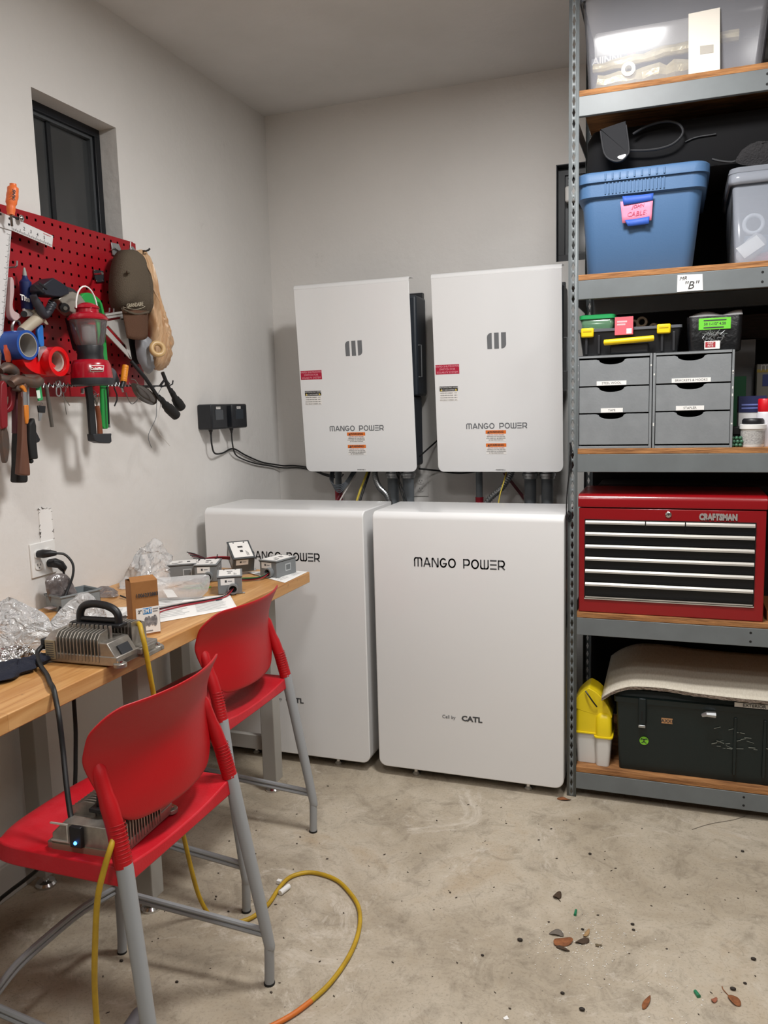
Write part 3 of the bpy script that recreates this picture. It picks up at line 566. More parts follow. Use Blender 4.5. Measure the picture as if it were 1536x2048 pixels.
wire([(0.045,-0.566,1.449),(0.04,-0.555,1.40),(0.02,-0.50,1.345),(0.012,-0.42,1.315),(0.012,-0.30,1.285),(0.012,-0.20,1.268),(0.014,-0.08,1.25),(0.034,-0.016,1.238),(0.12,-0.010,1.238),(0.21,-0.012,1.222),(0.28,-0.02,1.198),(0.36,-0.03,1.187),(0.41,-0.09,1.21)], 0.0035, M_WK, 'black cable from the wall meter nearer the corner', 'cable', cat='cable')
wire([(0.86,-0.20,1.31),(0.885,-0.05,1.36),(0.93,-0.03,1.40),(0.985,-0.10,1.43)], 0.004, M_WK, 'black cable arching between the two inverters', 'cable', cat='cable')
wire([(0.84,-0.15,1.245),(0.90,-0.02,1.225),(1.00,-0.012,1.212),(1.10,-0.06,1.225),(1.14,-0.12,1.25)], 0.0045, M_WK, 'black cable sagging low between the two inverters', 'cable', cat='cable')

# ================================================================= shape helpers
def spline(pts, n=4, closed=True):
    P = [Vector(p) for p in pts]; m = len(P); Q = []
    for i in range(m if closed else m-1):
        a, b, c, d = (P[(i-1)%m], P[i], P[(i+1)%m], P[(i+2)%m]) if closed else (P[max(i-1,0)], P[i], P[i+1], P[min(i+2,m-1)])
        for k in range(n):
            t = k/n; Q.append(0.5*((2*b)+(c-a)*t+(2*a-5*b+4*c-d)*t*t+(3*b-a-3*c+d)*t**3))
    if not closed: Q.append(P[-1])
    return Q
def pillow(outline, nrm, h, rings=7, rough=0.0, seed=1, n=3, back=0.15, power=2.2):
    """inflated closed shape over a flat outline"""
    rg = random.Random(seed); Q = spline(outline, n); c = Vector((0,0,0))
    for q in Q: c += q
    c /= len(Q); N = Vector(nrm).normalized(); mb = MB(); m = len(Q); vs = []
    for side, hh in ((1, h), (-1, h*back)):
        for j in range(rings+1):
            v = 1 - j/rings if side == 1 else j/rings
            if side == -1 and j == 0: continue
            for i, q in enumerate(Q):
                k = (1 - v**power)**(1/power) if v < 1 else 0
                p = c + (q - c)*v + N*side*hh*k
                if v < 1 and rough: p += N*rg.uniform(-rough, rough) + (q-c)*rg.uniform(-0.03,0.03)
                vs.append(p)
    # order: rings from outline inwards (front) then from centre outwards (back)
    F = vs[:m*(rings+1)]; Bk = vs[m*(rings+1):]
    fs = [(j*m+i, j*m+(i+1)%m, (j+1)*m+(i+1)%m, (j+1)*m+i) for j in range(rings) for i in range(m)]
    off = len(F); nb = len(Bk)//m
    fs += [(i, (i+1)%m, off+(nb-1)*m+(i+1)%m, off+(nb-1)*m+i) for i in range(m)]
    fs += [(off+j*m+i, off+j*m+(i+1)%m, off+(j+1)*m+(i+1)%m, off+(j+1)*m+i) for j in range(nb-1) for i in range(m)]
    return mb.add(F + Bk, fs)
def rrect(x0, x1, y0, y1, r, n=5):
    P = []
    for cx, cy, a0 in ((x1-r,y1-r,0),(x0+r,y1-r,90),(x0+r,y0+r,180),(x1-r,y0+r,270)):
        for k in range(n+1): a = math.radians(a0 + 90*k/n); P.append((cx+r*math.cos(a), cy+r*math.sin(a)))
    return P
def loft(secs, cap=(True, True)):
    """secs: list of (z, x0, x1, y0, y1, r)"""
    mb = MB(); m = None
    for z, x0, x1, y0, y1, r in secs:
        R = rrect(x0, x1, y0, y1, r); m = len(R); mb.v += [(p[0], p[1], z) for p in R]
    for j in range(len(secs)-1): mb.f += [(j*m+i, j*m+(i+1)%m, (j+1)*m+(i+1)%m, (j+1)*m+i) for i in range(m)]
    if cap[0]: mb.f.append(tuple(range(m-1,-1,-1)))
    if cap[1]: mb.f.append(tuple(range((len(secs)-1)*m, len(secs)*m)))
    return mb
def crumple(fn, nu, nv, amp, seed, fine=0.5):
    """sheet with random creases"""
    from mathutils import noise as nz
    def g(u, v):
        p = Vector(fn(u, v)); q = p*14 + Vector((seed*3.1, seed*1.7, 0)); n1 = nz.noise_vector(q); n2 = nz.noise_vector(q*3.1); d = Vector((n1.x, n1.y, n1.z))*amp
        e = Vector((abs(n2.x), abs(n2.y), -abs(n2.z)))*amp*fine; return p + d + e
    return MB().grid(g, nu, nv)

# ================================================================= grey steel shelving
SX0, SX1, SY0, SY1 = 1.642, 3.472, -0.8435, -0.2350
BOT = [2.556, 1.921, 1.289, 0.661, 0.036]            # beam undersides
TOPZ = [b + 0.088 for b in BOT]                      # board tops
t = thing('shelving_unit', 'grey steel boltless shelving rack with particle-board shelves and keyhole posts', 'shelving', ((SX0+SX1)/2, (SY0+SY1)/2, 0))
def keyhole_face(z0, z1):
    """face 36 mm wide in local x (0..0.036), punched with keyhole slots every 38.1 mm"""
    mb = MB(); p = 0.0381; n = int((z1-z0)/p); W = 0.036; cx = 0.0175
    hole = [(0.0055,0),(0.0048,0.0032),(0.0030,0.0060),(0.0026,0.0100),(0.0018,0.0128),(0,0.0135)]
    right = hole; H16 = right + [(-x, z) for x, z in reversed(right[1:-1])] + [(-right[0][0], 0)]
    H16 += [(-x, -z*1.0) for x, z in right[1:]] + [(x, -z) for x, z in reversed(right[1:-1])]
    m = len(H16)
    for k in range(n):
        zc = z0 + (k+0.5)*p; vs = []; fs = []
        for hx, hz in H16:
            vs.append((cx+hx, 0, zc+hz)); L = max(abs(hx)/0.0075, abs(hz)/(p/2)); vs.append((cx+hx/L, 0, zc+hz/L))
        for i in range(m): a, b = 2*i, 2*((i+1)%m); fs.append((a, b, b+1, a+1))
        # corner fillers of the cell
        for sx in (-1, 1):
            for sz in (-1, 1):
                cand = [i for i in range(m) if H16[i][0]*sx >= 0 and H16[i][1]*sz >= 0]
                vs2 = []
        mb.add(vs, fs)
        for sx in (-1, 1):
            for sz in (-1, 1):
                C = Vector((cx+sx*0.0075, 0, zc+sz*p/2)); o = [Vector(vs[2*i+1]) for i in range(m) if H16[i][0]*sx > -1e-9 and H16[i][1]*sz > -1e-9]
                o.sort(key=lambda q: math.atan2((q.z-zc)*sz, (q.x-cx)*sx))
                for a, b in zip(o[:-1], o[1:]):
                    if (a-b).length > 1e-5 and abs((a-C).cross(b-C).length) > 1e-9: mb.add([C, a, b], [(0,1,2)])
    zt = z0 + n*p
    for a, b in ((0.0, cx-0.0075), (cx+0.0075, W)): mb.add([(a,0,z0),(b,0,z0),(b,0,zt),(a,0,zt)], [(0,1,2,3)])
    return mb
kf = keyhole_face(0.0, 3.03)
front = MB().add([(SX0+x, SY0, z) for x, y, z in kf.v], kf.f)
side = MB().add([(SX0, SY0+x, z) for x, y, z in kf.v], kf.f); mb = MB().add(front.v, front.f).add(side.v, side.f)
p0 = obj('post', mb, M_SHELF, t, solid=-0.0018, smooth=20)
me = p0.data
for dx, dy, rz in ((SX1, SY0, PI/2), (SX0, SY1, -PI/2), (SX1, SY1, PI)):
    o = bpy.data.objects.new('post', me); COL.objects.link(o); o.parent = t; k = o.modifiers.new('solid', 'SOLIDIFY'); k.thickness = 0.0018; k.offset = -1
    c0 = Vector((SX0, SY0, 0)); W = Matrix.Translation((dx, dy, 0)) @ Matrix.Rotation(rz, 4, 'Z') @ Matrix.Translation(-c0); o.matrix_local = wmat(t).inverted() @ W @ wmat(t); WM[o.name] = wmat(t)
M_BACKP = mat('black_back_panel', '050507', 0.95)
HOLEX = [2.285, 2.290, None, 2.290, 2.285]
for k, b in enumerate(BOT):
    fb = obj('beam', MB().ext([(SX0+0.034,SY0,b),(SX0+0.034,SY0+0.018,b),(SX0+0.034,SY0+0.018,b+0.004),(SX0+0.034,SY0+0.004,b+0.004),(SX0+0.034,SY0+0.004,b+0.067),(SX0+0.034,SY0,b+0.067)], (SX1-SX0-0.068,0,0)), M_SHELF, t, bevel=0.0015, bseg=2)
    if HOLEX[k]: obj('beam_hole', MB().cyl((HOLEX[k],SY0-0.0004,b+0.050),(HOLEX[k],SY0+0.001,b+0.050),0.0045,seg=14).cyl((HOLEX[k],SY0-0.0004,b+0.018),(HOLEX[k],SY0+0.001,b+0.018),0.0045,seg=14), M_RUB, fb, smooth=0)
    obj('beam', MB().box((SX0+0.034,SY1-0.004,b),(SX1-0.034,SY1,b+0.067)), M_SHELF, t, bevel=0.0015)
    for x in (SX0+0.002, SX1-0.006): obj('beam', MB().box((x,SY0+0.036,b+0.005),(x+0.004,SY1-0.036,b+0.065)), M_SHELF, t, bevel=0.001)
    obj('shelf_board', MB().box((SX0+0.034, SY0+0.003, b+0.0675), (SX1-0.03, SY1-0.006, b+0.088)), M_CHIP, t, bevel=0.0015)
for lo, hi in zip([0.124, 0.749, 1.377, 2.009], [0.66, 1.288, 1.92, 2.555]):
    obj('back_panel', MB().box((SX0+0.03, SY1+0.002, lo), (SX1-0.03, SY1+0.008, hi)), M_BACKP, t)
# handwritten shelf label
lb = obj('shelf_label', plate([(2.018,-0.845,1.9822),(2.0996,-0.845,1.9793),(2.1024,-0.845,1.925),(2.0174,-0.845,1.9242)], 0.001, (0,-1,0)), M_PAPER, t, smooth=0)
lb2 = obj('handwriting', text_mb('"B"', 0.038, (2.0614,-0.8462,1.9431), (1,0,0), (0,0,1), shear=0.25), M_INK, lb, smooth=0)
obj('handwriting', text_mb('MR', 0.018, (2.0363,-0.8462,1.9687), (1,0,0), (0,0,1), shear=0.3), M_INK, lb, smooth=0)
# thin dark cord hooked along the post
t2 = thing('bungee_cord', 'thin black cord hooked on the front post of the shelving', 'cord', (1.6443,-0.85,1.1267))
obj('cord', MB().tube([(1.6526,-0.85,1.3951),(1.6509,-0.85,1.3633),(1.6492,-0.85,1.3258),(1.6475,-0.85,1.2825),(1.6421,-0.85,1.2314),(1.6385,-0.85,1.1743),(1.6387,-0.85,1.117),(1.6443,-0.85,1.1076),(1.6517,-0.85,1.1154),(1.6535,-0.85,1.1364)], 0.0022, 6, sub=3), M_BLACK, t2)
obj('hook', MB().tube([(1.651,-0.852,1.4008),(1.6548,-0.852,1.3858),(1.6567,-0.852,1.3671),(1.6512,-0.852,1.3503),(1.6531,-0.852,1.3316),(1.6569,-0.852,1.3071),(1.6532,-0.852,1.2902),(1.6495,-0.852,1.3015)], 0.0035, 6, sub=3), M_BLACK, t2)
obj('hook', MB().tube([(1.6445,-0.852,1.1423),(1.6538,-0.852,1.1348),(1.6575,-0.852,1.1196),(1.6502,-0.852,1.1022),(1.6427,-0.852,1.1116),(1.6482,-0.852,1.1271)], 0.0035, 6, sub=3), M_BLACK, t2)

# ----------------------------------------------------------------- top level
def bin_walls(secs, thick=0.003): return loft(secs, (True, False))
Z1 = TOPZ[0]
M_BIN = clear('clear_bin', trans=0.80, haze='d2d3dc', gloss=0.25, rough=0.15)
M_BIN2 = clear('cloudy_bin', trans=0.66, haze='c0c6d2', gloss=0.22, rough=0.2)
t = thing('storage_bin', 'clear plastic bin on the top shelf holding foil wraps and a white box', 'bin', (1.96, -0.6, Z1))
obj('bin_body', loft([(Z1+0.001,1.705,2.275,-0.80,-0.30,0.03),(Z1+0.17,1.695,2.292,-0.815,-0.29,0.03),(Z1+0.32,1.685,2.31,-0.825,-0.28,0.03)], (True, False)), M_BIN, t, solid=0.002)
obj('rim', loft([(Z1+0.30,1.675,2.32,-0.832,-0.272,0.035),(Z1+0.335,1.675,2.32,-0.832,-0.272,0.035)], (False, False)), M_BIN2, t, solid=0.003)
pl = obj('paper_label', plate([(2.0364,-0.826,2.841),(2.1348,-0.826,2.844),(2.1399,-0.826,2.645),(2.0404,-0.826,2.6476)], 0.001, (0,-1,0)), mat('cream_paper','f1ebdf',0.6), t, smooth=0)
obj('grey_sticker', plate([(2.075,-0.8275,2.7325),(2.1174,-0.8275,2.7303),(2.118,-0.8275,2.7049),(2.0757,-0.8275,2.7054)], 0.0006, (0,-1,0)), mat('sticker_greyish','b9b4ab',0.7), pl, smooth=0)
M_FOIL = mat('crinkled_foil', 'f1e6c4', 0.28, 0.35, col2='c9b98a', scale=12, bump=0.5, bscale=30)
solo('white_box', MB().box((1.72,-0.74,Z1+0.135),(2.10,-0.42,Z1+0.225)), mat('box_offwhite','bdbbb8',0.6), 'shallow white box lying on the wraps inside the clear top-shelf bin', 'box', bevel=0.01)
t2 = thing('game_box', 'flat grey box with white printed letters inside the clear top-shelf bin', 'box', (1.80,-0.7,Z1+0.10))
obj('box_body', MB().box((1.71,-0.75,Z1+0.108),(1.93,-0.44,Z1+0.134)), mat('slate_card','70737a',0.6), t2, bevel=0.002)
obj('printed_text', text_mb('AIINNI', 0.034, (1.765,-0.751,Z1+0.122), (1,0,0), (0,0,1), bold=0.001), M_PAPER, t2, smooth=0)
obj('red_corner', MB().box((1.835,-0.7515,Z1+0.112),(1.862,-0.75,Z1+0.132)), M_REDP, t2)
def foil(a, b, r, label, seed):
    a, b = Vector(a), Vector(b); rg = random.Random(seed); P = [a.lerp(b, k/14) + Vector((0, rg.uniform(-.004,.004), rg.uniform(-.004,.004))) for k in range(15)]
    solo('foil_wrap', MB().tube(P, [r*rg.uniform(0.75,1.12) for _ in P], 9), M_FOIL, label, 'wrap', 'foil wrapped bundles in the clear top-shelf bin', smooth=15)
foil((1.73,-0.77,Z1+0.038),(2.10,-0.76,Z1+0.050),0.032,'lowest cream foil bundle at the front of the clear top-shelf bin',1)
foil((1.72,-0.775,Z1+0.088),(2.20,-0.74,Z1+0.140),0.018,'cream foil bundle slanting across the middle of the clear top-shelf bin',2)
foil((1.74,-0.56,Z1+0.030),(2.24,-0.60,Z1+0.040),0.028,'cream foil bundle at the back of the clear top-shelf bin',3)
solo('paper_roll', MB().lathe([(0.012,0),(0.024,0),(0.024,0.04),(0.012,0.04),(0.012,0)], (1.842,-0.806,Z1+0.060), (0,1,0), 20, cap=False), M_PAPER, 'small white tape roll pressed against the front of the clear top-shelf bin', 'roll')
M_NAVY = mat('smoky_navy_bin', '171c2b', 0.3)
t = thing('storage_bin', 'dark smoky bin at the right end of the top shelf', 'bin', (2.62, -0.6, Z1))
obj('bin_body', loft([(Z1+0.001,2.325,2.95,-0.80,-0.28,0.03),(Z1+0.32,2.335,2.99,-0.825,-0.27,0.03)], (True, True)), M_NAVY, t)
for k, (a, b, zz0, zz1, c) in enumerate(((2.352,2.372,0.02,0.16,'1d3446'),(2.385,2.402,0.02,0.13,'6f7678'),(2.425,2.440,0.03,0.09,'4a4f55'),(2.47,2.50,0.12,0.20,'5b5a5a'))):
    obj('painted_reflection', MB().box((a,-0.823,Z1+zz0),(b,-0.806,Z1+zz1)), mat('strip_%s' % c, c, 0.3), t)  # reflections painted as coloured strips on the bin front

# ----------------------------------------------------------------- second level
Z2 = TOPZ[1]
M_BLUE = mat('blue_tote_plastic', '4c6e96', 0.5, spec=0.4, bump=0.05, bscale=200)
t = thing('storage_tote', 'blue plastic tote with a taped pink note, second shelf from the top', 'tote', (1.885, -0.55, Z2))
obj('tote_body', loft([(Z2+0.001,1.705,2.062,-0.765,-0.36,0.035),(Z2+0.010,1.699,2.067,-0.772,-0.355,0.04),(Z2+0.27,1.682,2.095,-0.790,-0.335,0.045),(Z2+0.272,1.676,2.101,-0.797,-0.33,0.047),(Z2+0.275,1.668,2.109,-0.806,-0.32,0.05),(Z2+0.322,1.668,2.110,-0.806,-0.32,0.05)]), M_BLUE, t, smooth=50)
obj('rim', loft([(Z2+0.322,1.668,2.110,-0.806,-0.32,0.05),(Z2+0.323,1.660,2.118,-0.815,-0.312,0.052),(Z2+0.352,1.660,2.118,-0.815,-0.312,0.052),(Z2+0.360,1.668,2.110,-0.806,-0.32,0.05)]), M_BLUE, t, smooth=50)
for k in range(17):
    x = 1.765 + 0.0125*k; 
    obj('rib', MB().box((x,-0.8095,Z2+0.280),(x+0.005,-0.804,Z2+0.320)) if k % 2 else MB().box((x,-0.8185,Z2+0.328),(x+0.006,-0.813,Z2+0.350)).box((x,-0.8095,Z2+0.280),(x+0.005,-0.804,Z2+0.320)), M_BLUE, t, bevel=0.001)
nt_ = thing('note', 'pink handwritten note taped with blue tape on the blue tote', 'note', (1.8776,-0.8,2.1907))
obj('note_sheet', MB().grid(lambda u, v: quad_pt([(1.8201,-0.8,2.2587),(1.931,-0.8,2.2538),(1.9271,-0.8,2.1841),(1.8278,-0.8,2.1835)], u, v) + Vector((0,-0.006*(abs(u-0.5)*2)**2,0)), 9, 4), mat('pink_paper','f08aa8',0.7), nt_, solid=0.0008)
obj('tape', MB().grid(lambda u, v: quad_pt([(1.8269,-0.8025,2.2764),(1.9324,-0.8025,2.2752),(1.9311,-0.8025,2.2515),(1.8307,-0.8025,2.245)], u, v) + Vector((0,-0.006*(abs(u-0.5)*2)**2,0)), 9, 3), mat('painters_tape','2b57b5',0.6), nt_, solid=0.0006)
obj('tape', MB().grid(lambda u, v: quad_pt([(1.8365,-0.8025,2.1925),(1.9202,-0.8025,2.198),(1.9189,-0.8025,2.1724),(1.8471,-0.8025,2.1707)], u, v) + Vector((0,-0.006*(abs(u-0.5)*2)**2,0)), 9, 3), MATS['painters_tape'], nt_, solid=0.0006)
obj('handwriting', text_mb('JOHN', 0.016, (1.8805,-0.8022,2.2381), (1,0,0.05), (0,0,1), shear=0.2), mat('pencil','c0607c',0.8), nt_, smooth=0)
obj('handwriting', text_mb('CABLES', 0.022, (1.8792,-0.8022,2.2125), (1,0,0.05), (0,0,1), shear=0.2), MATS['pencil'], nt_, smooth=0)
t = thing('storage_tote', 'clear plastic tote of bagged small parts, right of the blue tote', 'tote', (2.42, -0.55, Z2))
obj('tote_body', loft([(Z2+0.001,2.205,2.70,-0.80,-0.38,0.02),(Z2+0.27,2.190,2.72,-0.81,-0.36,0.02)], (True, False)), M_BIN2, t, solid=0.002)
obj('rim', loft([(Z2+0.262,2.182,2.73,-0.818,-0.35,0.03),(Z2+0.275,2.178,2.735,-0.822,-0.345,0.035),(Z2+0.30,2.178,2.735,-0.822,-0.345,0.035)], (False, False)), M_BIN2, t, solid=0.003, smooth=60)
obj('lid', loft([(Z2+0.300,2.175,2.738,-0.825,-0.34,0.035),(Z2+0.318,2.180,2.733,-0.82,-0.345,0.035),(Z2+0.322,2.20,2.71,-0.80,-0.36,0.03)]), M_BIN2, t, smooth=50)
bg = thing('parts_bag', 'small zip bag with a white label inside the clear tote', 'bag', (2.25,-0.78,Z2+0.03))
obj('bag_film', pillow([(2.2053,-0.785,2.0438),(2.2684,-0.785,2.1119),(2.3057,-0.785,2.0719),(2.246,-0.785,2.0151)], (0,-1,0), 0.010), clear('bag_film', trans=0.6, bump=0.6), bg)
obj('bag_label', plate([(2.2072,-0.797,2.0635),(2.2708,-0.797,2.1028),(2.2984,-0.797,2.0688),(2.2352,-0.797,2.0276)], 0.0006, (0,-1,0)), M_PAPER, bg, smooth=0)
solo('cloth_bundle', pillow([(2.2214,-0.74,2.0308),(2.2566,-0.74,2.0432),(2.3137,-0.74,2.0536),(2.3751,-0.74,2.0533),(2.3765,-0.74,2.0129),(2.2575,-0.74,2.0107)], (0,-1,0), 0.03, rough=0.002), mat('pink_cloth','c77a92',0.8), 'pink cloth at the bottom of the clear tote', 'cloth')
solo('cable_coil', MB().lathe([(0.030+0.007*math.cos(a), 0.007*math.sin(a)) for a in [k*PI/5 for k in range(11)]], (2.262,-0.775,Z2+0.135), (0,1,0), 26, cap=False), mat('clear_tubing','c9d0da',0.2), 'pale coiled tubing pressed against the front of the clear tote', 'coil')
solo('parts_box', MB().box((2.24,-0.70,Z2+0.005),(2.60,-0.45,Z2+0.11)), mat('blue_grey_card','5b7f9a',0.7), 'blue-grey carton in the bottom of the clear tote', 'box', bevel=0.003)
solo('jacket', pillow([(2.1981,-0.76,2.364),(2.2292,-0.76,2.3882),(2.2636,-0.76,2.3938),(2.315,-0.76,2.3922),(2.3997,-0.76,2.3783),(2.4016,-0.76,2.3264),(2.2463,-0.76,2.3417)], (0,-0.5,1), 0.04, rough=0.003), mat('charcoal_fabric','2b2a2c',0.95,bump=0.6,bscale=150), 'charcoal fabric bundle on top of the clear tote', 'clothing')
solo('gap_darkener', loft([(Z2+0.362,1.70,2.74,-0.70,-0.27,0.03),(Z2+0.40,1.69,2.76,-0.715,-0.26,0.04),(Z2+0.50,1.69,2.76,-0.715,-0.26,0.05),(Z2+0.535,1.71,2.74,-0.69,-0.27,0.03)]), mat('gap_black','040407',0.95), 'long black block added to darken the gap between the blue tote and the top shelf', 'bag')  # black block added to darken the space under the top shelf
lt = thing('clip_lamp', 'dark grey clip-on lamp with a cable, resting on the rim of the blue tote', 'lamp', (1.79,-0.80,2.37))
obj('head', MB().ext(spline([(1.7519,-0.8,2.5103),(1.7535,-0.8,2.5169),(1.829,-0.8,2.5321),(1.8341,-0.8,2.5297),(1.8379,-0.8,2.4989),(1.8455,-0.8,2.4337),(1.8372,-0.8,2.4127),(1.8168,-0.8,2.4015),(1.7892,-0.8,2.4066),(1.7629,-0.8,2.4355)], 3), (0,0.028,0)), mat('lamp_grey','1b1c20',0.75,spec=0.3), lt, smooth=0)
obj('bezel', MB().tube([(1.7486,-0.802,2.5102),(1.7613,-0.802,2.4352),(1.7858,-0.802,2.4065),(1.8169,-0.802,2.3993),(1.8407,-0.802,2.4151),(1.8473,-0.802,2.4363),(1.8361,-0.802,2.5188)], 0.003, 8, sub=3), mat('lamp_bezel','2a2b2f',0.6), lt)
obj('lens', pillow([(1.8083,-0.803,2.4137),(1.8219,-0.803,2.4188),(1.8373,-0.803,2.4186),(1.8306,-0.803,2.4076),(1.8169,-0.803,2.4058)], (0,-1,0), 0.003), mat('lit_lens','ffffff',0.3,emit=('ffffff',1.2)), lt)
obj('cable', MB().tube([(1.8445,-0.75,2.4458),(1.891,-0.75,2.4399),(1.9421,-0.75,2.4386),(1.9874,-0.75,2.4465),(2.0171,-0.75,2.4663),(2.0266,-0.75,2.4885),(2.0129,-0.75,2.5122),(1.9826,-0.75,2.5264),(1.9457,-0.75,2.528),(1.8984,-0.75,2.5192),(1.8576,-0.75,2.5007)], 0.0045, 8, sub=4), mat('lamp_cable','1c1d21',0.6), lt)
solo('cable', MB().tube([(2.0341,-0.72,2.4591),(2.0589,-0.72,2.4677),(2.0837,-0.72,2.4713),(2.1165,-0.72,2.472),(2.1361,-0.72,2.4728)], 0.003, 6, sub=3), MATS['lamp_cable'], 'dark cable end lying behind the lamp on the second shelf', 'cable')
solo('cable', MB().tube([(2.1247,-0.73,2.3875),(2.1511,-0.73,2.3776),(2.1869,-0.73,2.3699),(2.1998,-0.73,2.3717)], 0.0045, 6, sub=3), MATS['lamp_cable'], 'dark cable between the blue tote and the clear tote', 'cable')

# ----------------------------------------------------------------- third level: drawers, tool box, small goods
Z3 = TOPZ[2]
M_DRW = mat('grey_painted_wood', '878b8e', 0.55, col2='7f8386', scale=14, bump=0.05, bscale=120)
def drawer_unit(x0, x1, z1, label, zs, texts):
    yf, yb = -0.838, -0.50; t = thing('drawer_unit', label, 'drawers', ((x0+x1)/2, (yf+yb)/2, Z3)); e = 0.0085
    z0 = Z3
    obj('carcass', MB().box((x0,yf,z0),(x0+e,yb,z1)).box((x1-e,yf,z0),(x1,yb,z1)).box((x0+e,yf,z1-e),(x1-e,yb,z1)).box((x0+e,yf,z0),(x1-e,yb,z0+e)).box((x0+e,yb-0.006,z0+e),(x1-e,yb,z1-e)), M_DRW, t, bevel=0.0008)
    cx = (x0+x1)/2 - 0.008
    for k, (zb, zt) in enumerate(zs):
        a, b = x0+e+0.002, x1-e-0.002; P = [(a,zb),(b,zb),(b,zt)]
        P += [(cx+0.054,zt)] + [(cx + 0.045*math.cos(math.radians(q)), zt - 0.003 - 0.016*math.sin(math.radians(q))) for q in range(0,181,20)] + [(cx-0.054,zt),(a,zt)]
        d = obj('drawer', MB().ext([(px, yf+0.002, pz) for px, pz in P], (0,0.009,0)), M_DRW, t, bevel=0.0006)
        obj('drawer_box', MB().box((a+0.002,yf+0.05,zb+0.003),(b-0.002,yf+0.055,zt-0.03)).box((a+0.002,yf+0.011,zb+0.002),(b-0.002,yb-0.01,zb+0.006)), mat('dark_inside','232425',0.9), d)
        if texts[k]:
            s, lx, w = texts[k]; l = obj('drawer_label', MB().box((cx+lx-w/2, yf+0.0008, zb+0.001),(cx+lx+w/2, yf+0.0022, zb+0.0165)), M_PAPER, d, smooth=0); 
            obj('printed_text', text_mb(s, 0.0115, (cx+lx, yf+0.0007, zb+0.0088), (1,0,0), (0,0,1), th=0.0001), M_INK, t, smooth=0)
    rg = random.Random(int(x0*100)); ch = MB()
    for _ in range(7): 
        zz = rg.uniform(z0+0.02, z1-0.02); ch.obb((rg.choice((x0+0.004, x1-0.004)), yf-0.0002, zz), (1,0,0), (0,1,0), (0,0,1), (rg.uniform(0.0015,0.003), 0.0004, rg.uniform(0.002,0.006)))
    o = obj('paint_chip', ch, mat('chip_white','dcdcd8',0.8), t, smooth=0); o['kind'] = 'stuff'
drawer_unit(1.672, 1.939, 1.717, 'grey painted drawer unit beside the shelving post, labelled STEEL WOOL and TAPE', [(1.391,1.503),(1.508,1.602),(1.607,1.702)], [None, ('TAPE',0.002,0.078), ('STEEL WOOL',0.0,0.105)])
drawer_unit(1.942, 2.211, 1.717, 'grey painted drawer unit labelled BRACKETS & HOOKS and STAPLER, right of its twin', [(1.391,1.505),(1.510,1.603),(1.608,1.704)], [None, ('STAPLER',0.0,0.094), ('BRACKETS & HOOKS',0.002,0.130)])
TZ = 1.717
M_YEL = mat('yellow_plastic', 'f2cf12', 0.4)
t = thing('tool_box', 'black plastic tool box with yellow latches and handle on the grey drawer units', 'toolbox', (1.87,-0.68,TZ))
obj('box_body', loft([(TZ+0.001,1.690,2.022,-0.800,-0.60,0.012),(TZ+0.088,1.678,2.034,-0.812,-0.59,0.012)]), M_BLACK, t)
obj('center_recess', MB().box((1.790,-0.822,TZ+0.004),(1.925,-0.800,TZ+0.040)), mat('soft_black','1d1e22',0.55), t, bevel=0.006)
for xa in (1.700, 1.745, 1.965, 2.005): obj('rib', MB().box((xa,-0.818,TZ+0.006),(xa+0.010,-0.806,TZ+0.075)), MATS['soft_black'], t, bevel=0.002)
obj('lid', loft([(TZ+0.088,1.674,2.038,-0.816,-0.586,0.012),(TZ+0.098,1.674,2.038,-0.816,-0.586,0.012)]), clear('smoked_lid', trans=0.35, haze='7c7f86', gloss=0.3), t)
for a, b in ((1.686, 1.732), (1.952, 1.999)):
    l = obj('latch', MB().box((a,-0.828,TZ+0.068),(b,-0.814,TZ+0.102)), M_YEL, t, bevel=0.005); obj('latch_rib', MB().box((a+0.008,-0.8295,TZ+0.088),(b-0.008,-0.828,TZ+0.092)), mat('yellow_shade','d6b50e',0.5), l)
obj('handle', MB().tube([(1.772,-0.835,TZ+0.046),(1.782,-0.838,TZ+0.046),(1.930,-0.838,TZ+0.052),(1.941,-0.835,TZ+0.053)], 0.0105, 10), M_YEL, t, smooth=50)
t = thing('food_container', 'clear food container with a green lid standing on the black tool box', 'container', (1.72,-0.70,TZ+0.099))
obj('container_body', loft([(TZ+0.099,1.688,1.796,-0.79,-0.62,0.012),(TZ+0.136,1.680,1.802,-0.80,-0.61,0.014)], (True,False)), clear('green_clear', tint='dfeee0', trans=0.55, haze='7fae8a'), t, solid=0.0015)
obj('lid', loft([(TZ+0.136,1.676,1.806,-0.804,-0.606,0.016),(TZ+0.149,1.676,1.806,-0.804,-0.606,0.016),(TZ+0.152,1.684,1.798,-0.796,-0.614,0.014)]), mat('green_lid','1f9a55',0.4), t, smooth=50)
obj('green_content', MB().box((1.70,-0.785,TZ+0.100),(1.79,-0.63,TZ+0.125)), mat('green_stuff','4d9c4e',0.7), t, bevel=0.004)
t = thing('small_box', 'small pink carton standing on the black tool box', 'box', (1.83,-0.80,TZ+0.06))
bxp = obj('carton', MB().box((1.807,-0.836,TZ+0.070),(1.871,-0.818,TZ+0.134)), mat('pink_carton','d6626f',0.6), t, bevel=0.001)
for k in range(2): obj('printed_line', MB().box((1.815,-0.8365,TZ+0.114-0.010*k),(1.850-0.006*k,-0.836,TZ+0.120-0.010*k)), mat('faint_pink_print','e9b9be',0.6), bxp, smooth=0)
obj('white_patch', MB().box((1.848,-0.8365,TZ+0.074),(1.866,-0.836,TZ+0.092)), M_PAPER, bxp)
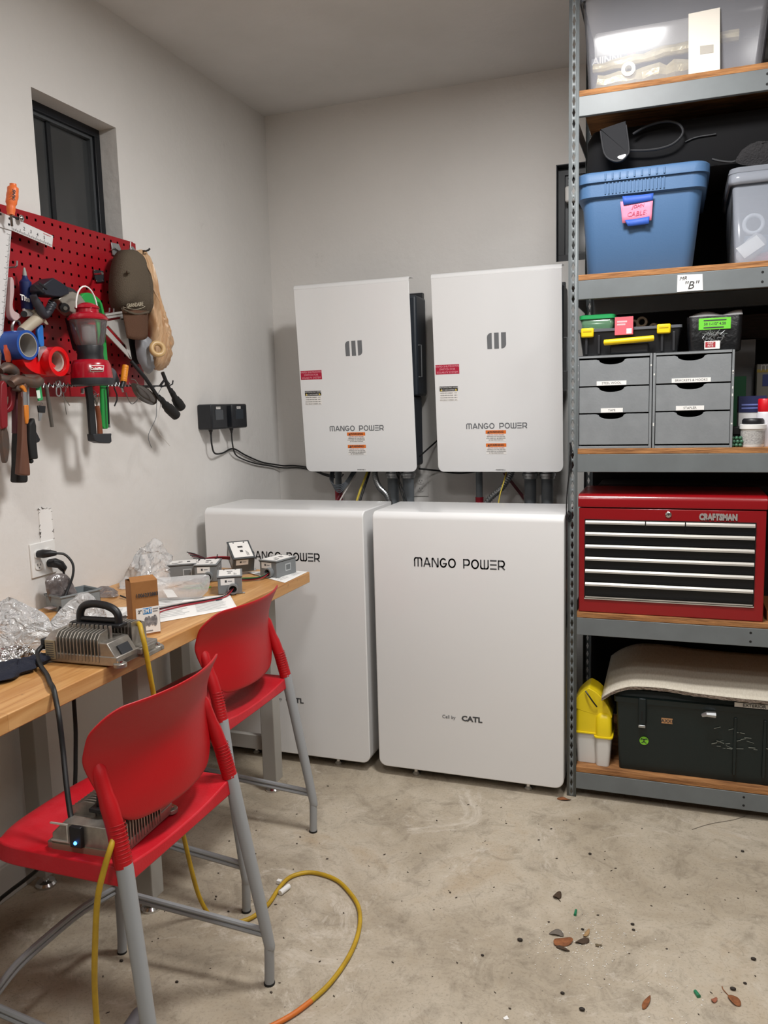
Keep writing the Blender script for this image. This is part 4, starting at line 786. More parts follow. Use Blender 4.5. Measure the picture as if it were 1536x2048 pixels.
for k, (x, z, r) in enumerate(((1.866,TZ+0.142,0.018),(1.893,TZ+0.150,0.020),(1.935,TZ+0.125,0.018))):
    solo('masking_tape_roll', MB().lathe([(r*0.6,0),(r,0),(r,0.025),(r*0.6,0.025),(r*0.6,0)], (x,-0.66,z-0.022), (0.3*k-0.2,1,0), 20, cap=False), mat('tan_tape','a58f77',0.7), ['tan tape roll leaning behind the pink carton', 'tan tape roll standing between the pink carton and the right latch', 'dim tan tape roll behind the right yellow latch'][k], 'tape roll')
t = thing('parts_bag', 'black bag with a bright green label and loose nails, on the right drawer unit', 'bag', (2.13,-0.72,TZ))
obj('bag_body', loft([(TZ+0.001,2.062,2.232,-0.805,-0.66,0.02),(TZ+0.07,2.055,2.235,-0.81,-0.66,0.02),(TZ+0.122,2.052,2.238,-0.80,-0.68,0.02)]), mat('black_film','0d0e11',0.35,bump=0.5,bscale=25), t)
obj('bag_top', MB().grid(lambda u,v: Vector((2.06+0.175*u, -0.80+0.05*v, TZ+0.122+0.014*abs(math.sin(5*u))*v+0.006*v)), 18, 4), clear('crackly_film', trans=0.35, haze='bdbdbd', gloss=0.5, rough=0.1), t, solid=0.001)
gl = obj('green_label', MB().box((2.092,-0.8125,TZ+0.074),(2.197,-0.8105,TZ+0.114)), mat('lime_label','6fd23a',0.5), t, bevel=0.001)
for k in (0, 2): obj('printed_line', MB().box((2.108,-0.8132,TZ+0.104-0.0125*k),(2.182-0.004*k,-0.8125,TZ+0.108-0.0125*k)), M_INK, gl, smooth=0)
for k, (s, z) in ((1, ('50 1-1/2" 4.50', 0.0125)),): obj('printed_text', text_mb(s, z, (2.145,-0.813,TZ+0.106-0.0125*k), (1,0,0), (0,0,1), th=0.0001, bold=0.0002), M_INK, gl, smooth=0)
nb = MB(); rg = random.Random(5)
for k in range(45):
    c = Vector((2.143+rg.uniform(-.032,.032), -0.816, TZ+0.046+rg.uniform(-.018,.018))); d = Vector((rg.uniform(-1,1),-0.1,rg.uniform(-1,1))).normalized()*0.011; nb.cyl(c-d, c+d, 0.0008, seg=4)
nn = obj('nails', nb, M_ZINC, t, smooth=0); nn['kind'] = 'stuff'
tg = obj('red_tag', MB().box((2.112,-0.8195,TZ+0.006),(2.163,-0.818,TZ+0.034)), M_STK, t, bevel=0.001)
obj('red_field', MB().box((2.115,-0.8202,TZ+0.012),(2.148,-0.8195,TZ+0.031)), mat('tag_red','a82a33',0.6), tg)
for k, s in enumerate(('GRIP', 'RITE')): obj('printed_text', text_mb(s, 0.0095, (2.132,-0.8204,TZ+0.0262-0.009*k), (1,0,0), (0,0,1), th=0.0001), M_PAPER, tg, smooth=0)
# right end of the third level
t = thing('carton', 'navy and white carton behind the white jar on the third shelf', 'box', (2.27,-0.72,Z3))
obj('carton_body', MB().box((2.235,-0.74,Z3),(2.325,-0.66,Z3+0.178)), mat('carton_white','e4e3e2',0.6), t, bevel=0.001)
obj('navy_band', MB().box((2.2345,-0.7415,Z3+0.12),(2.3255,-0.6595,Z3+0.1785)), mat('navy_print','1c2350',0.5), t)
obj('stripe', MB().box((2.244,-0.7425,Z3+0.145),(2.305,-0.7415,Z3+0.150)).box((2.244,-0.7425,Z3+0.133),(2.305,-0.7415,Z3+0.138)), mat('stripe_blue','6f7ec0',0.5), t)
t = thing('spray_can', 'white spray can with a red cap behind the white jar on the third shelf', 'can', (2.325,-0.775,Z3))
obj('can_body', MB().lathe([(0.026,0),(0.027,0.003),(0.027,0.112),(0.023,0.122)], (2.318,-0.775,Z3), seg=24), mat('can_white','dcdbe0',0.35), t)
obj('cap', MB().lathe([(0.0225,0.122),(0.0235,0.124),(0.0235,0.165),(0.021,0.168),(0.0,0.168)], (2.318,-0.775,Z3), seg=24), M_REDP, t)
t = thing('jar', 'white plastic jar with a black lid at the front right of the third shelf', 'jar', (2.28,-0.82,Z3))
obj('jar_body', MB().lathe([(0.036,0),(0.038,0.004),(0.040,0.062),(0.044,0.064),(0.044,0.078),(0.040,0.080),(0,0.080)], (2.279,-0.798,Z3), seg=28), M_WHITE, t)
jl = obj('label', MB().lathe([(0.0385,0.010),(0.0402,0.058)], (2.279,-0.798,Z3), seg=28, cap=False), mat('label_print','c9c7c4',0.7,col2='8f8d8c',scale=160,stretch=(1,1,3)), t)
obj('lid', MB().lathe([(0.034,0.080),(0.036,0.083),(0.036,0.094),(0.031,0.100),(0.0,0.101)], (2.279,-0.798,Z3), seg=28), M_BLACK, t)
t = thing('bead_cluster', 'cluster of dark green beads beside the white jar', 'beads', (2.225,-0.825,Z3))
rg = random.Random(2)
for k in range(9):
    i, j = k % 3, k // 3; obj('bead', MB().ball((2.213+0.0125*i+0.004*(j%2), -0.822+0.002*j, Z3+0.0072+0.0125*j), 0.0068, 10), mat('green_bead','3f6b52',0.25), t, smooth=80)
solo('small_black_box', MB().box((2.215,-0.79,Z3+0.042),(2.243,-0.74,Z3+0.072)).box((2.215,-0.785,Z3),(2.243,-0.745,Z3+0.042)), M_BLACK, 'small black box behind the green beads', 'box', bevel=0.003)
solo('bottle', MB().lathe([(0.022,0),(0.024,0.004),(0.024,0.125),(0.012,0.14),(0.012,0.155),(0,0.155)], (2.362,-0.80,Z3), seg=20), mat('pale_bottle','d8cfd6',0.4), 'pale bottle at the right edge beside the white jar', 'bottle')
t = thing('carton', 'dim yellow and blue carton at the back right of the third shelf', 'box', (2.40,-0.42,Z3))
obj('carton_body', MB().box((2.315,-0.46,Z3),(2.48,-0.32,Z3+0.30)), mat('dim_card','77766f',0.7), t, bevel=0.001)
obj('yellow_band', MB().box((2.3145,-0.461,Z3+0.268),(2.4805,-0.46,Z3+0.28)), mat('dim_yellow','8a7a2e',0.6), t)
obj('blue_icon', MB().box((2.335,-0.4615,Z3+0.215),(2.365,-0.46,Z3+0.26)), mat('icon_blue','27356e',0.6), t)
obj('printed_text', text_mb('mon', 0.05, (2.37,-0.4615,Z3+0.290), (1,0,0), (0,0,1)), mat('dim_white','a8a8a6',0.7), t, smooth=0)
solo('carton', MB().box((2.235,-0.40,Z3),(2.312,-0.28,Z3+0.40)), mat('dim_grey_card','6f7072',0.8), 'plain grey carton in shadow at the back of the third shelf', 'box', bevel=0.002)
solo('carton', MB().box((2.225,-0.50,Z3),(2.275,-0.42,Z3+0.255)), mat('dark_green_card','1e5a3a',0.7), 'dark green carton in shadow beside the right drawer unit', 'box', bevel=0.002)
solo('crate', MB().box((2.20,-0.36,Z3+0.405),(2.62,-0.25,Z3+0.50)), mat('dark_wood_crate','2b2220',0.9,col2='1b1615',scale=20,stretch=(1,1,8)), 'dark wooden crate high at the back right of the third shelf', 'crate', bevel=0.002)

# ----------------------------------------------------------------- fourth level: red tool chest
Z4 = TOPZ[3]; M_CR = mat('chest_red', '900b15', 0.28, coat=0.4)
t = thing('tool_chest', 'red metal tool chest with black drawers and aluminium pulls on the fourth shelf', 'tool chest', (2.0,-0.68,Z4))
cx0, cx1, cf, cb = 1.6795, 2.333, -0.832, -0.50; ct = 1.204
prof = [(cf, Z4), (cf, 1.155), (cb, 1.155), (cb, Z4)]
obj('body', MB().box((cx0+0.003,cf+0.003,Z4+0.001),(cx1-0.003,cb,1.152)), M_CR, t, bevel=0.003)
lid = [(cf, 1.156)] + [(cf + 0.022*(1-math.cos(a)), ct - 0.022 + 0.022*math.sin(a)) for a in [k*PI/2/5 for k in range(6)]] + [(cb, ct), (cb, 1.156)]
obj('lid', MB().ext([(cx0, y, z) for y, z in lid], (cx1-cx0,0,0)), M_CR, t, bevel=0.002, smooth=50)
lk = obj('lock', MB().lathe([(0.011,0),(0.011,0.004),(0.008,0.006),(0,0.006)], (2.003,cf+0.003,1.133), (0,-1,0), 20), M_CHROME, t); obj('keyway', MB().box((2.002,cf-0.0042,1.129),(2.004,cf-0.0028,1.137)), M_RUB, lk)
obj('badge_lettering', text_mb('CRAFTSMAN', 0.030, (2.172,cf+0.002,1.126), (1,0,0), (0,0,1), th=0.0015, bold=0.0021, sx=0.74), mat('badge_grey','b0a9a6',0.35,0.3), t, smooth=0)
dx0, dx1 = 1.708, 2.294
zt = [1.1055, 1.0610, 1.0135, 0.9660, 0.9185, 0.8680]; zb = 0.8145
obj('drawer_bay', MB().box((dx0-0.004,cf+0.0005,zb-0.010),(dx1+0.004,cf+0.0035,zt[0]+0.004)), mat('bay_black','08090b',0.6), t)
M_DK = mat('drawer_black', '101216', 0.3); M_ALU = mat('aluminium_pull', 'd9d6cf', 0.35, 0.55)
rows = [[(dx0,1.922),(1.926,2.060),(2.064,dx1)]] + [[(dx0,dx1)]]*5
for k, row in enumerate(rows):
    zu = zt[k]; zl = (zt[k+1] if k < 5 else zb) + 0.0015
    for a, b in row:
        d = obj('drawer', MB().box((a,cf-0.003,zl+0.003),(b,cf+0.002,zu)), M_DK, t, bevel=0.001)
        obj('pull', MB().ext([(a,cf-0.003,zu),(a,cf-0.0045,zu),(a,cf-0.011,zu-0.006),(a,cf-0.011,zu-0.0125),(a,cf-0.003,zu-0.0135)], (b-a,0,0)), M_ALU, d, smooth=30)
        obj('lower_lip', MB().box((a,cf-0.005,zl+0.003),(b,cf-0.003,zl+0.006)), M_DK, d)
obj('bottom_trim', MB().box((dx0-0.004,cf-0.002,zb-0.013),(dx1+0.004,cf+0.003,zb-0.009)).box((dx0,cf-0.004,zb-0.006),(dx1,cf,zb-0.002)), M_ALU, t)
solo('wood_block', MB().box((2.345,-0.80,Z4),(2.44,-0.55,Z4+0.035)), mat('raw_wood','8a5a30',0.7), 'short wooden block right of the red tool chest', 'block', bevel=0.002)
solo('brown_box', MB().box((1.72,-0.48,Z4+0.001),(2.5,-0.26,Z4+0.46)), mat('dark_brown_card','1a1415',0.9), 'dark brown box in shadow behind the red tool chest', 'box', bevel=0.01)  # plain block for the dark brown box behind the chest

# ----------------------------------------------------------------- bottom level
Z5 = TOPZ[4]
t = thing('spreader', 'hand-held yellow and white spreader jug on the bottom shelf beside the post', 'spreader', (1.74,-0.73,Z5))
M_YL = mat('yellow_jug', 'ecd01a', 0.4); M_JW = mat('jug_white', 'deddd9', 0.5)
def jug(z0, z1, k0=0.0, k1=0.0): return loft([(z0,1.665+k0,1.745,-0.80+k0,-0.66,0.02),(z1,1.662+k1,1.748,-0.805+k1,-0.655,0.02)])
obj('lower_jug', loft([(Z5+0.001,1.676,1.752,-0.790,-0.66,0.012),(Z5+0.125,1.668,1.758,-0.795,-0.655,0.014)]), M_JW, t)
obj('lower_jug', loft([(Z5+0.001,1.750,1.800,-0.810,-0.66,0.014),(Z5+0.118,1.746,1.808,-0.815,-0.655,0.016)]), M_JW, t)
obj('upper_jug', loft([(Z5+0.125,1.663,1.764,-0.802,-0.65,0.012),(Z5+0.130,1.663,1.764,-0.802,-0.65,0.012),(Z5+0.131,1.668,1.760,-0.797,-0.655,0.014),(Z5+0.225,1.670,1.765,-0.794,-0.655,0.014)]), M_YL, t)
obj('upper_jug', loft([(Z5+0.118,1.742,1.814,-0.820,-0.65,0.014),(Z5+0.123,1.742,1.814,-0.820,-0.65,0.014),(Z5+0.124,1.748,1.808,-0.814,-0.655,0.016),(Z5+0.195,1.748,1.806,-0.812,-0.655,0.020),(Z5+0.212,1.755,1.800,-0.800,-0.66,0.020)]), M_YL, t, smooth=55)
hood = MB().ext(spline([(1.668,-0.795,Z5+0.222),(1.668,-0.795,Z5+0.255),(1.690,-0.795,Z5+0.285),(1.716,-0.795,Z5+0.308),(1.728,-0.795,Z5+0.306),(1.755,-0.795,Z5+0.290),(1.785,-0.795,Z5+0.255),(1.805,-0.795,Z5+0.215),(1.806,-0.795,Z5+0.195),(1.76,-0.795,Z5+0.20)], 3), (0,0.13,0))
obj('hood', hood, M_YL, t, bevel=0.008, bseg=3, smooth=55)
obj('strap', MB().tube([(1.708,-0.802,Z5+0.300),(1.722,-0.812,Z5+0.285),(1.738,-0.812,Z5+0.262),(1.752,-0.803,Z5+0.240)], 0.003, 6, sub=3), M_BLACK, t)
M_TR = mat('trunk_green', '0f1e1f', 0.38, bump=0.06, bscale=60)
t = thing('footlocker', 'dark green plastic trunk under the cardboard sheet on the bottom shelf', 'trunk', (2.25,-0.6,Z5))
obj('body', loft([(Z5+0.001,1.838,2.80,-0.805,-0.36,0.012),(Z5+0.275,1.825,2.82,-0.815,-0.35,0.012)]), M_TR, t)
obj('lid', loft([(Z5+0.276,1.818,2.83,-0.822,-0.345,0.012),(Z5+0.296,1.818,2.83,-0.822,-0.345,0.012),(Z5+0.300,1.826,2.82,-0.812,-0.35,0.014),(Z5+0.322,1.83,2.815,-0.805,-0.355,0.016)]), M_TR, t, smooth=40)
for x in (2.245, 2.345): obj('rib', MB().box((x,-0.819,Z5+0.03),(x+0.012,-0.808,Z5+0.255)), M_TR, t, bevel=0.003)
for x in (1.922, 2.60):
    l = obj('latch', MB().box((x-0.014,-0.832,Z5+0.185),(x+0.014,-0.819,Z5+0.300)), mat('latch_dark','20292b',0.35,0.4), t, bevel=0.003); obj('latch_tip', MB().box((x-0.013,-0.836,Z5+0.185),(x+0.013,-0.831,Z5+0.196)), M_ZINC, l, bevel=0.002)
    obj('keyway', MB().box((x-0.003,-0.833,Z5+0.215),(x+0.003,-0.8315,Z5+0.25)), M_RUB, l)
gs = obj('round_sticker', MB().cyl((1.930,-0.8125,Z5+0.126),(1.930,-0.814,Z5+0.126),0.0165,seg=24), mat('lime_sticker','86d136',0.5), t, smooth=30)
fg = MB(); o = Vector((1.930,-0.8145,Z5+0.126))
for a, b in (((0,-.004),(0,.006)),((0,.004),(.009,.009)),((0,.004),(-.009,.008)),((0,-.003),(.008,-.009)),((0,-.003),(-.008,-.008)),((-.009,.008),(-.011,.004)),((.009,.009),(.012,.006))): fg.strip([o+Vector((a[0],0,a[1])), o+Vector((b[0],0,b[1]))], 0.0028, (0,-1,0))
obj('frog_emblem', fg, M_INK, gs, smooth=0)
tn = obj('tan_label', plate([(1.992,-0.815,Z5+0.226),(2.032,-0.815,Z5+0.226),(2.032,-0.815,Z5+0.205),(1.992,-0.815,Z5+0.205)], 0.001, (0,-1,0)), mat('tan_label','b98a5e',0.8), t, smooth=0)
obj('handwriting', text_mb('AXXI', 0.018, (2.012,-0.8163,Z5+0.2155), (1,0,0), (0,0,1)), M_INK, tn, smooth=0)
l = obj('lid_label', plate([(2.245,-0.8225,Z5+0.316),(2.38,-0.8225,Z5+0.316),(2.38,-0.8235,Z5+0.300),(2.245,-0.8235,Z5+0.300)], 0.001, (0,-1,0)), M_STK, t, smooth=0)
obj('printed_text', text_mb('EXTERIOR', 0.017, (2.312,-0.825,Z5+0.308), (1,0,0), (0,0,1)), M_INK, l, smooth=0)
sc = MB(); rg = random.Random(11)
for k in range(22):
    c = Vector((2.28+rg.uniform(-.10,.12), -0.8155, Z5+0.17+rg.uniform(-.04,.04))); sc.obb(c, (1,0,rg.uniform(-.4,.4)), (0,1,0), (0,0,1), (rg.uniform(.004,.016),.0004,rg.uniform(.0005,.0016)))
o = obj('scuff', sc, mat('scuff_grey','7c8078',0.8), t, smooth=0); o['kind'] = 'stuff'
solo('grey_clip', MB().tube([(2.135,-0.845,Z5+0.262),(2.15,-0.85,Z5+0.270),(2.18,-0.845,Z5+0.268)], [0.007,0.010,0.012], 8), M_ZINC, 'small grey clip sticking out under the trunk lid', 'clip')
def card(u, v):
    x = 1.772 + 1.05*u; y = -0.852 + 0.50*v + 0.012*math.sin(9*u); k = max(0, (1.90 - x)/0.128)
    z = Z5 + 0.346 - 0.058*k**2 + 0.006*math.sin(PI*min(1,max(0,(x-1.85)/0.25))) + 0.022*v*(1-k*0.3)
    return Vector((x, y + 0.02*k, z))
t = thing('cardboard_sheet', 'cream cardboard sheet lying on the dark trunk and curling down at its left end', 'cardboard', (2.2,-0.6,Z5+0.33))
obj('sheet', MB().grid(card, 60, 14), mat('cream_card','ddd6c6',0.85,col2='cfc7b5',scale=40,stretch=(6,1,1)), t, solid=0.003)
fl = MB(); rg = random.Random(9)
fl.grid(lambda u, v: card(u, 0) + Vector((0,-0.0015+rg.uniform(-.0015,.0015),-0.0015-0.010*v+rg.uniform(-.0012,.0012))), 90, 4)
obj('corrugated_edge', fl, mat('flute_brown','8f8072',0.9,col2='5d5148',scale=200), t, solid=0.002, smooth=0)

# ================================================================= red pegboard and the tools on it
PX0 = 0.025; PYR = -1.190; PYL = -2.58; PZ0, PZ1 = 1.616, 2.207
t = thing('pegboard', 'red steel pegboard full of hand tools on the left wall below the window', 'pegboard', (0, (PYL+PYR)/2, PZ0))
mb = MB(); p = 0.0381; y0 = -1.2241 + p/2; cols = 35; rows = 15; ztop = 2.191 + p/2; hs = 0.0046
for i in range(cols):
    yc = y0 - p/2 - p*i
    for j in range(rows):
        zc = 2.191 - p*j; o = [(-1,-1),(1,-1),(1,1),(-1,1)]; vs = [(PX0, yc+a*hs, zc+b*hs) for a, b in o] + [(PX0, yc+a*p/2, zc+b*p/2) for a, b in o]
        mb.add(vs, [(k, 4+k, 4+(k+1)%4, (k+1)%4) for k in range(4)])
yl = y0 - p*cols; zb = ztop - p*rows
for a, b, c, d in ((yl,ztop,y0,PZ1),(yl,PZ0,y0,zb),(y0,PZ0,PYR,PZ1)): mb.add([(PX0,a,b),(PX0,c,b),(PX0,c,d),(PX0,a,d)], [(0,1,2,3)])
mb.add([(PX0,yl,PZ1),(PX0,PYR,PZ1),(0.001,PYR,PZ1),(0.001,yl,PZ1)],[(0,1,2,3)]); mb.add([(PX0,yl,PZ0),(PX0,PYR,PZ0),(0.001,PYR,PZ0),(0.001,yl,PZ0)],[(0,3,2,1)])
mb.add([(PX0,PYR,PZ0),(PX0,PYR,PZ1),(0.001,PYR,PZ1),(0.001,PYR,PZ0)],[(0,3,2,1)])
obj('panel', mb, M_RED, t, smooth=0, solid=0.0012)
obj('hole_shade_sheet', MB().box((0.002, yl, PZ0+0.002),(0.004, PYR-0.002, PZ1-0.002)), mat('painted_hole_shade','1d0609',0.9), t, smooth=0)  # dark sheet standing in for the shade behind the peg holes
def hook(y, z, ln, label, r=0.0028, double=False, m=None):
    q = thing('peg_hook', label, 'hook', (PX0, y, z)); m = m or M_ZINC
    for dy in ((-0.012, 0.012) if double else (0,)): obj('prong', MB().tube([(PX0,y+dy,z),(PX0+ln,y+dy,z),(PX0+ln+0.006,y+dy,z+0.004),(PX0+ln+0.008,y+dy,z+0.018)], r, 8), m, q)
    obj('base_plate', MB().box((PX0+0.0005,y-0.011,z-0.018),(PX0+0.004,y+0.011,z+0.018)), m, q, bevel=0.001)
hook(-1.872, 2.015, 0.045, 'empty zinc peg hook beside the white T-square blade')
hook(-1.435, 1.915, 0.05, 'empty double peg hook above the lantern', double=True)
# T-square
t = thing('t_square', 'white aluminium T-square with black scale at the left edge of the pegboard', 'square', (0.06,-1.9333,1.7568))
M_TSQ = mat('white_anodised', 'dcdad9', 0.4)
arm = [(0,424),(22,432)]
obj('cross_arm', MB().ext([(0.062,-2.0206,2.1813),(0.062,-1.9085,2.1735),(0.062,-1.6881,2.1425),(0.062,-1.6969,2.104),(0.062,-1.8698,2.1261),(0.062,-2.0263,2.1307)], (0.003,0,0)), M_TSQ, t, bevel=0.0006)
obj('blade', MB().ext([(0.058,-1.9333,2.16),(0.058,-1.8608,2.1522),(0.058,-1.8991,1.9726),(0.058,-1.9314,1.8269),(0.058,-1.9573,1.7025),(0.058,-2.0156,1.7004)], (0.003,0,0)), M_TSQ, t, bevel=0.0006)
tk = MB(); a0, a1 = Vector((0.0655,-1.869,2.1289)), Vector((0.0655,-1.7027,2.1075)); up = (Vector((0.0655,-1.8673,2.1442))-a0).normalized()
for k in range(40):
    q = a0.lerp(a1, k/39); L = 0.012 if k % 8 == 0 else (0.008 if k % 4 == 0 else 0.005); tk.strip([q, q+up*L], 0.0007, (1,0,0))
obj('scale_marks', tk, M_INK, t, smooth=0)['kind'] = 'stuff'
for k, (u) in enumerate((0.30,0.47,0.64,0.82)):
    q = a0.lerp(a1, u) + up*0.018; obj('scale_number', text_mb(str(k+2), 0.015, q, (a1-a0), up, th=0.0002), M_INK, t, smooth=0)
tk = MB(); b0, b1 = Vector((0.0615,-1.8729,2.112)), Vector((0.0615,-1.9546,1.7222)); sd = Vector((0,-1,0.1)).normalized()
for k in range(90):
    q = b0.lerp(b1, k/89); L = 0.014 if k % 8 == 0 else (0.009 if k % 4 == 0 else 0.005); tk.strip([q, q+sd*L], 0.0007, (1,0,0))
obj('scale_marks', tk, M_INK, t, smooth=0)['kind'] = 'stuff'
obj('rivet', MB().cyl((0.065,-1.8751,2.1607),(0.067,-1.8772,2.1601),0.0035,seg=10).cyl((0.065,-1.8792,2.142),(0.067,-1.8813,2.1414),0.0035,seg=10).cyl((0.065,-1.9103,2.1669),(0.067,-1.9124,2.1663),0.0035,seg=10), M_DARK, t)
obj('red_line', MB().strip([(0.0655,-1.733,2.1419),(0.0655,-1.7017,2.1381)], 0.0012, (1,0,0)), M_REDP, t, smooth=0)
# orange handled tool at the top
t = thing('screwdriver', 'screwdriver with smooth orange handle pointing up above the T-square', 'screwdriver', (0.1,-1.9052,2.1586))
hd = obj('handle', MB().tube([(0.1,-1.8863,2.2567),(0.1,-1.8876,2.2446),(0.1,-1.892,2.2231),(0.1,-1.8981,2.2041),(0.1,-1.9024,2.1841),(0.1,-1.9049,2.1616)], [0.010,0.0165,0.0175,0.0165,0.013,0.011], 14, sub=3), mat('orange_plastic','f0783a',0.4), t, smooth=70)
obj('printed_text', text_mb('ANS', 0.016, (0.1185,-1.9055,2.2195), (0,0.15,1), (0,-1,0.15), th=0.0002, bold=0.0005), M_INK, hd, smooth=0)
obj('shaft', MB().cyl((0.1,-1.9049,2.1616), (0.09,-1.8939,2.1323), 0.004, seg=10), M_STEEL, t)
t = thing('peg_clip', 'steel clip with a bright round end holding the orange screwdriver', 'clip', (0.06,-1.834,2.171))
obj('arm', MB().tube([(0.045,-1.8468,2.1759),(0.06,-1.8467,2.1684),(0.075,-1.8461,2.1655)], 0.005, 8), M_DARK, t); obj('tip', MB().ball((0.08,-1.8409,2.1661), 0.010, 12, (0.7,1,1.1)), M_CHROME, t)
# pink-grey plastic handle
solo('scraper_handle', MB().ext(spline([(0.045,-1.889,1.981),(0.045,-1.8776,1.9733),(0.045,-1.8795,1.938),(0.045,-1.8901,1.8985),(0.045,-1.8859,1.8806),(0.045,-1.8702,1.8744),(0.045,-1.8588,1.8646),(0.045,-1.8702,1.8559),(0.045,-1.8813,1.8487),(0.045,-1.8988,1.8564),(0.045,-1.9044,1.8787),(0.045,-1.8969,1.9283)], 3), (0.02,0,0)), mat('pale_pink_plastic','c6abaa',0.55), 'pale pink plastic handle hanging behind the white T-square blade', 'tool', bevel=0.004)
# blue tube of adhesive
t = thing('adhesive_tube', 'dark blue adhesive tube with white lettering on the pegboard', 'tube', (0.05,-1.821,1.8898))
ax = (Vector((0.06,-1.8239,1.9591))-Vector((0.06,-1.824,1.8811))).normalized()
obj('tube_body', MB().lathe([(0.017,0),(0.0185,0.002),(0.0185,0.085),(0.010,0.095),(0.007,0.105)], (0.06,-1.8251,1.8904), ax, 20), mat('deep_blue','16275c',0.4), t)
obj('nozzle', MB().lathe([(0.007,0.10),(0.006,0.115),(0.003,0.13)], (0.06,-1.8251,1.8904), ax, 14), mat('nozzle_grey','9aa09a',0.5), t)
obj('printed_text', text_mb('Tite', 0.024, (0.0795,-1.853,1.9202), (0,1,-0.1), (0,0,1), th=0.0003, bold=0.0008), M_PAPER, t, smooth=0)
t = thing('spray_nozzle', 'white and black nozzle fitting below the blue adhesive tube', 'nozzle', (0.05,-1.8171,1.8666))
obj('tag_body', MB().ext([(0.055,-1.8429,1.8935),(0.055,-1.7913,1.8925),(0.055,-1.789,1.8737),(0.055,-1.8417,1.8656)], (0.010,0,0)), M_WHITE, t, bevel=0.002); obj('knob', MB().cyl((0.065,-1.8471,1.8738),(0.078,-1.8611,1.8717),0.010,seg=14), M_BLACK, t)
# cordless caulking gun
M_SIL = mat('cast_silver', 'a9a398', 0.35, 0.6)
t = thing('caulking_gun', 'cordless caulking gun with dark battery and silver gearbox behind the lantern', 'power tool', (0.09,-1.7386,1.8633))
obj('battery', MB().ext([(0.085,-1.8394,1.943),(0.085,-1.833,1.9624),(0.085,-1.7868,1.9886),(0.085,-1.7501,1.9777),(0.085,-1.7216,1.9669),(0.085,-1.7193,1.9463),(0.085,-1.7596,1.932),(0.085,-1.7977,1.9292),(0.085,-1.828,1.9305)], (0.055,0,0)), mat('battery_navy','1c202b',0.45), t, bevel=0.003, bseg=2, smooth=25)
obj('battery_rib', MB().strip([(0.141,-1.8731,1.9516),(0.141,-1.8428,1.9371)], 0.006, (1,0,0), 0.002).strip([(0.141,-1.8549,1.9631),(0.141,-1.824,1.9502)], 0.006, (1,0,0), 0.002), M_BLACK, t, smooth=0)
obj('handle', MB().tube([(0.105,-1.8452,1.9302),(0.105,-1.8344,1.9113),(0.105,-1.8194,1.8912),(0.105,-1.8039,1.8724),(0.105,-1.7823,1.8871),(0.105,-1.7612,1.9146)], [0.012,0.014,0.015,0.014,0.014,0.014], 10, sub=3), mat('handle_slate','31323a',0.5), t)
obj('gearbox', MB().ext([(0.085,-1.7604,1.9256),(0.085,-1.7286,1.9452),(0.085,-1.6875,1.9581),(0.085,-1.6524,1.9508),(0.085,-1.6303,1.93),(0.085,-1.6446,1.8887),(0.085,-1.6796,1.8788),(0.085,-1.7025,1.8864),(0.085,-1.7243,1.9005)], (0.045,0,0)), M_SIL, t, bevel=0.003, bseg=2, smooth=25)
obj('cooling_slot', MB().strip([(0.131,-1.8081,1.914),(0.131,-1.7756,1.905)], 0.003, (1,0,0), 0.001).strip([(0.131,-1.8112,1.9059),(0.131,-1.779,1.8952)], 0.003, (1,0,0), 0.001), M_DARK, t, smooth=0)
obj('spindle', MB().cyl((0.12,-1.7311,1.904),(0.145,-1.7513,1.8971),0.015,seg=18), M_BLACK, t); obj('spindle_tip', MB().cyl((0.145,-1.7513,1.8971),(0.152,-1.7572,1.8953),0.0065,seg=14), M_CHROME, t)
obj('housing', MB().tube([(0.09,-1.6856,1.9629),(0.09,-1.6524,1.9603),(0.09,-1.6302,1.9397),(0.09,-1.6322,1.8979),(0.09,-1.6518,1.8761)], 0.016, 10, sub=3), M_DARK, t)
obj('carriage', MB().ext([(0.085,-1.6896,1.8746),(0.085,-1.6723,1.8794),(0.085,-1.6345,1.7772),(0.085,-1.653,1.7661),(0.085,-1.662,1.774)], (0.03,0,0)), mat('carriage_black','1b1c1f',0.4), t, bevel=0.004)
# cream funnel tube
t = thing('nozzle_tube', 'cream plastic tube with a flat flange below the blue adhesive tube', 'tube', (0.08,-1.8431,1.8235))
M_CRM = mat('cream_plastic', 'b3a894', 0.5)
obj('barrel', MB().tube([(0.085,-1.8832,1.8139),(0.085,-1.8467,1.8385),(0.085,-1.8002,1.8676)], [0.017,0.0175,0.019], 16), M_CRM, t)
obj('flange', MB().ext([(0.075,-1.8267,1.8845),(0.075,-1.8039,1.8947),(0.075,-1.7895,1.8851),(0.075,-1.7578,1.8481),(0.075,-1.7671,1.8457),(0.075,-1.7862,1.8552)], (0.006,0,0)), M_CRM, t, bevel=0.001)
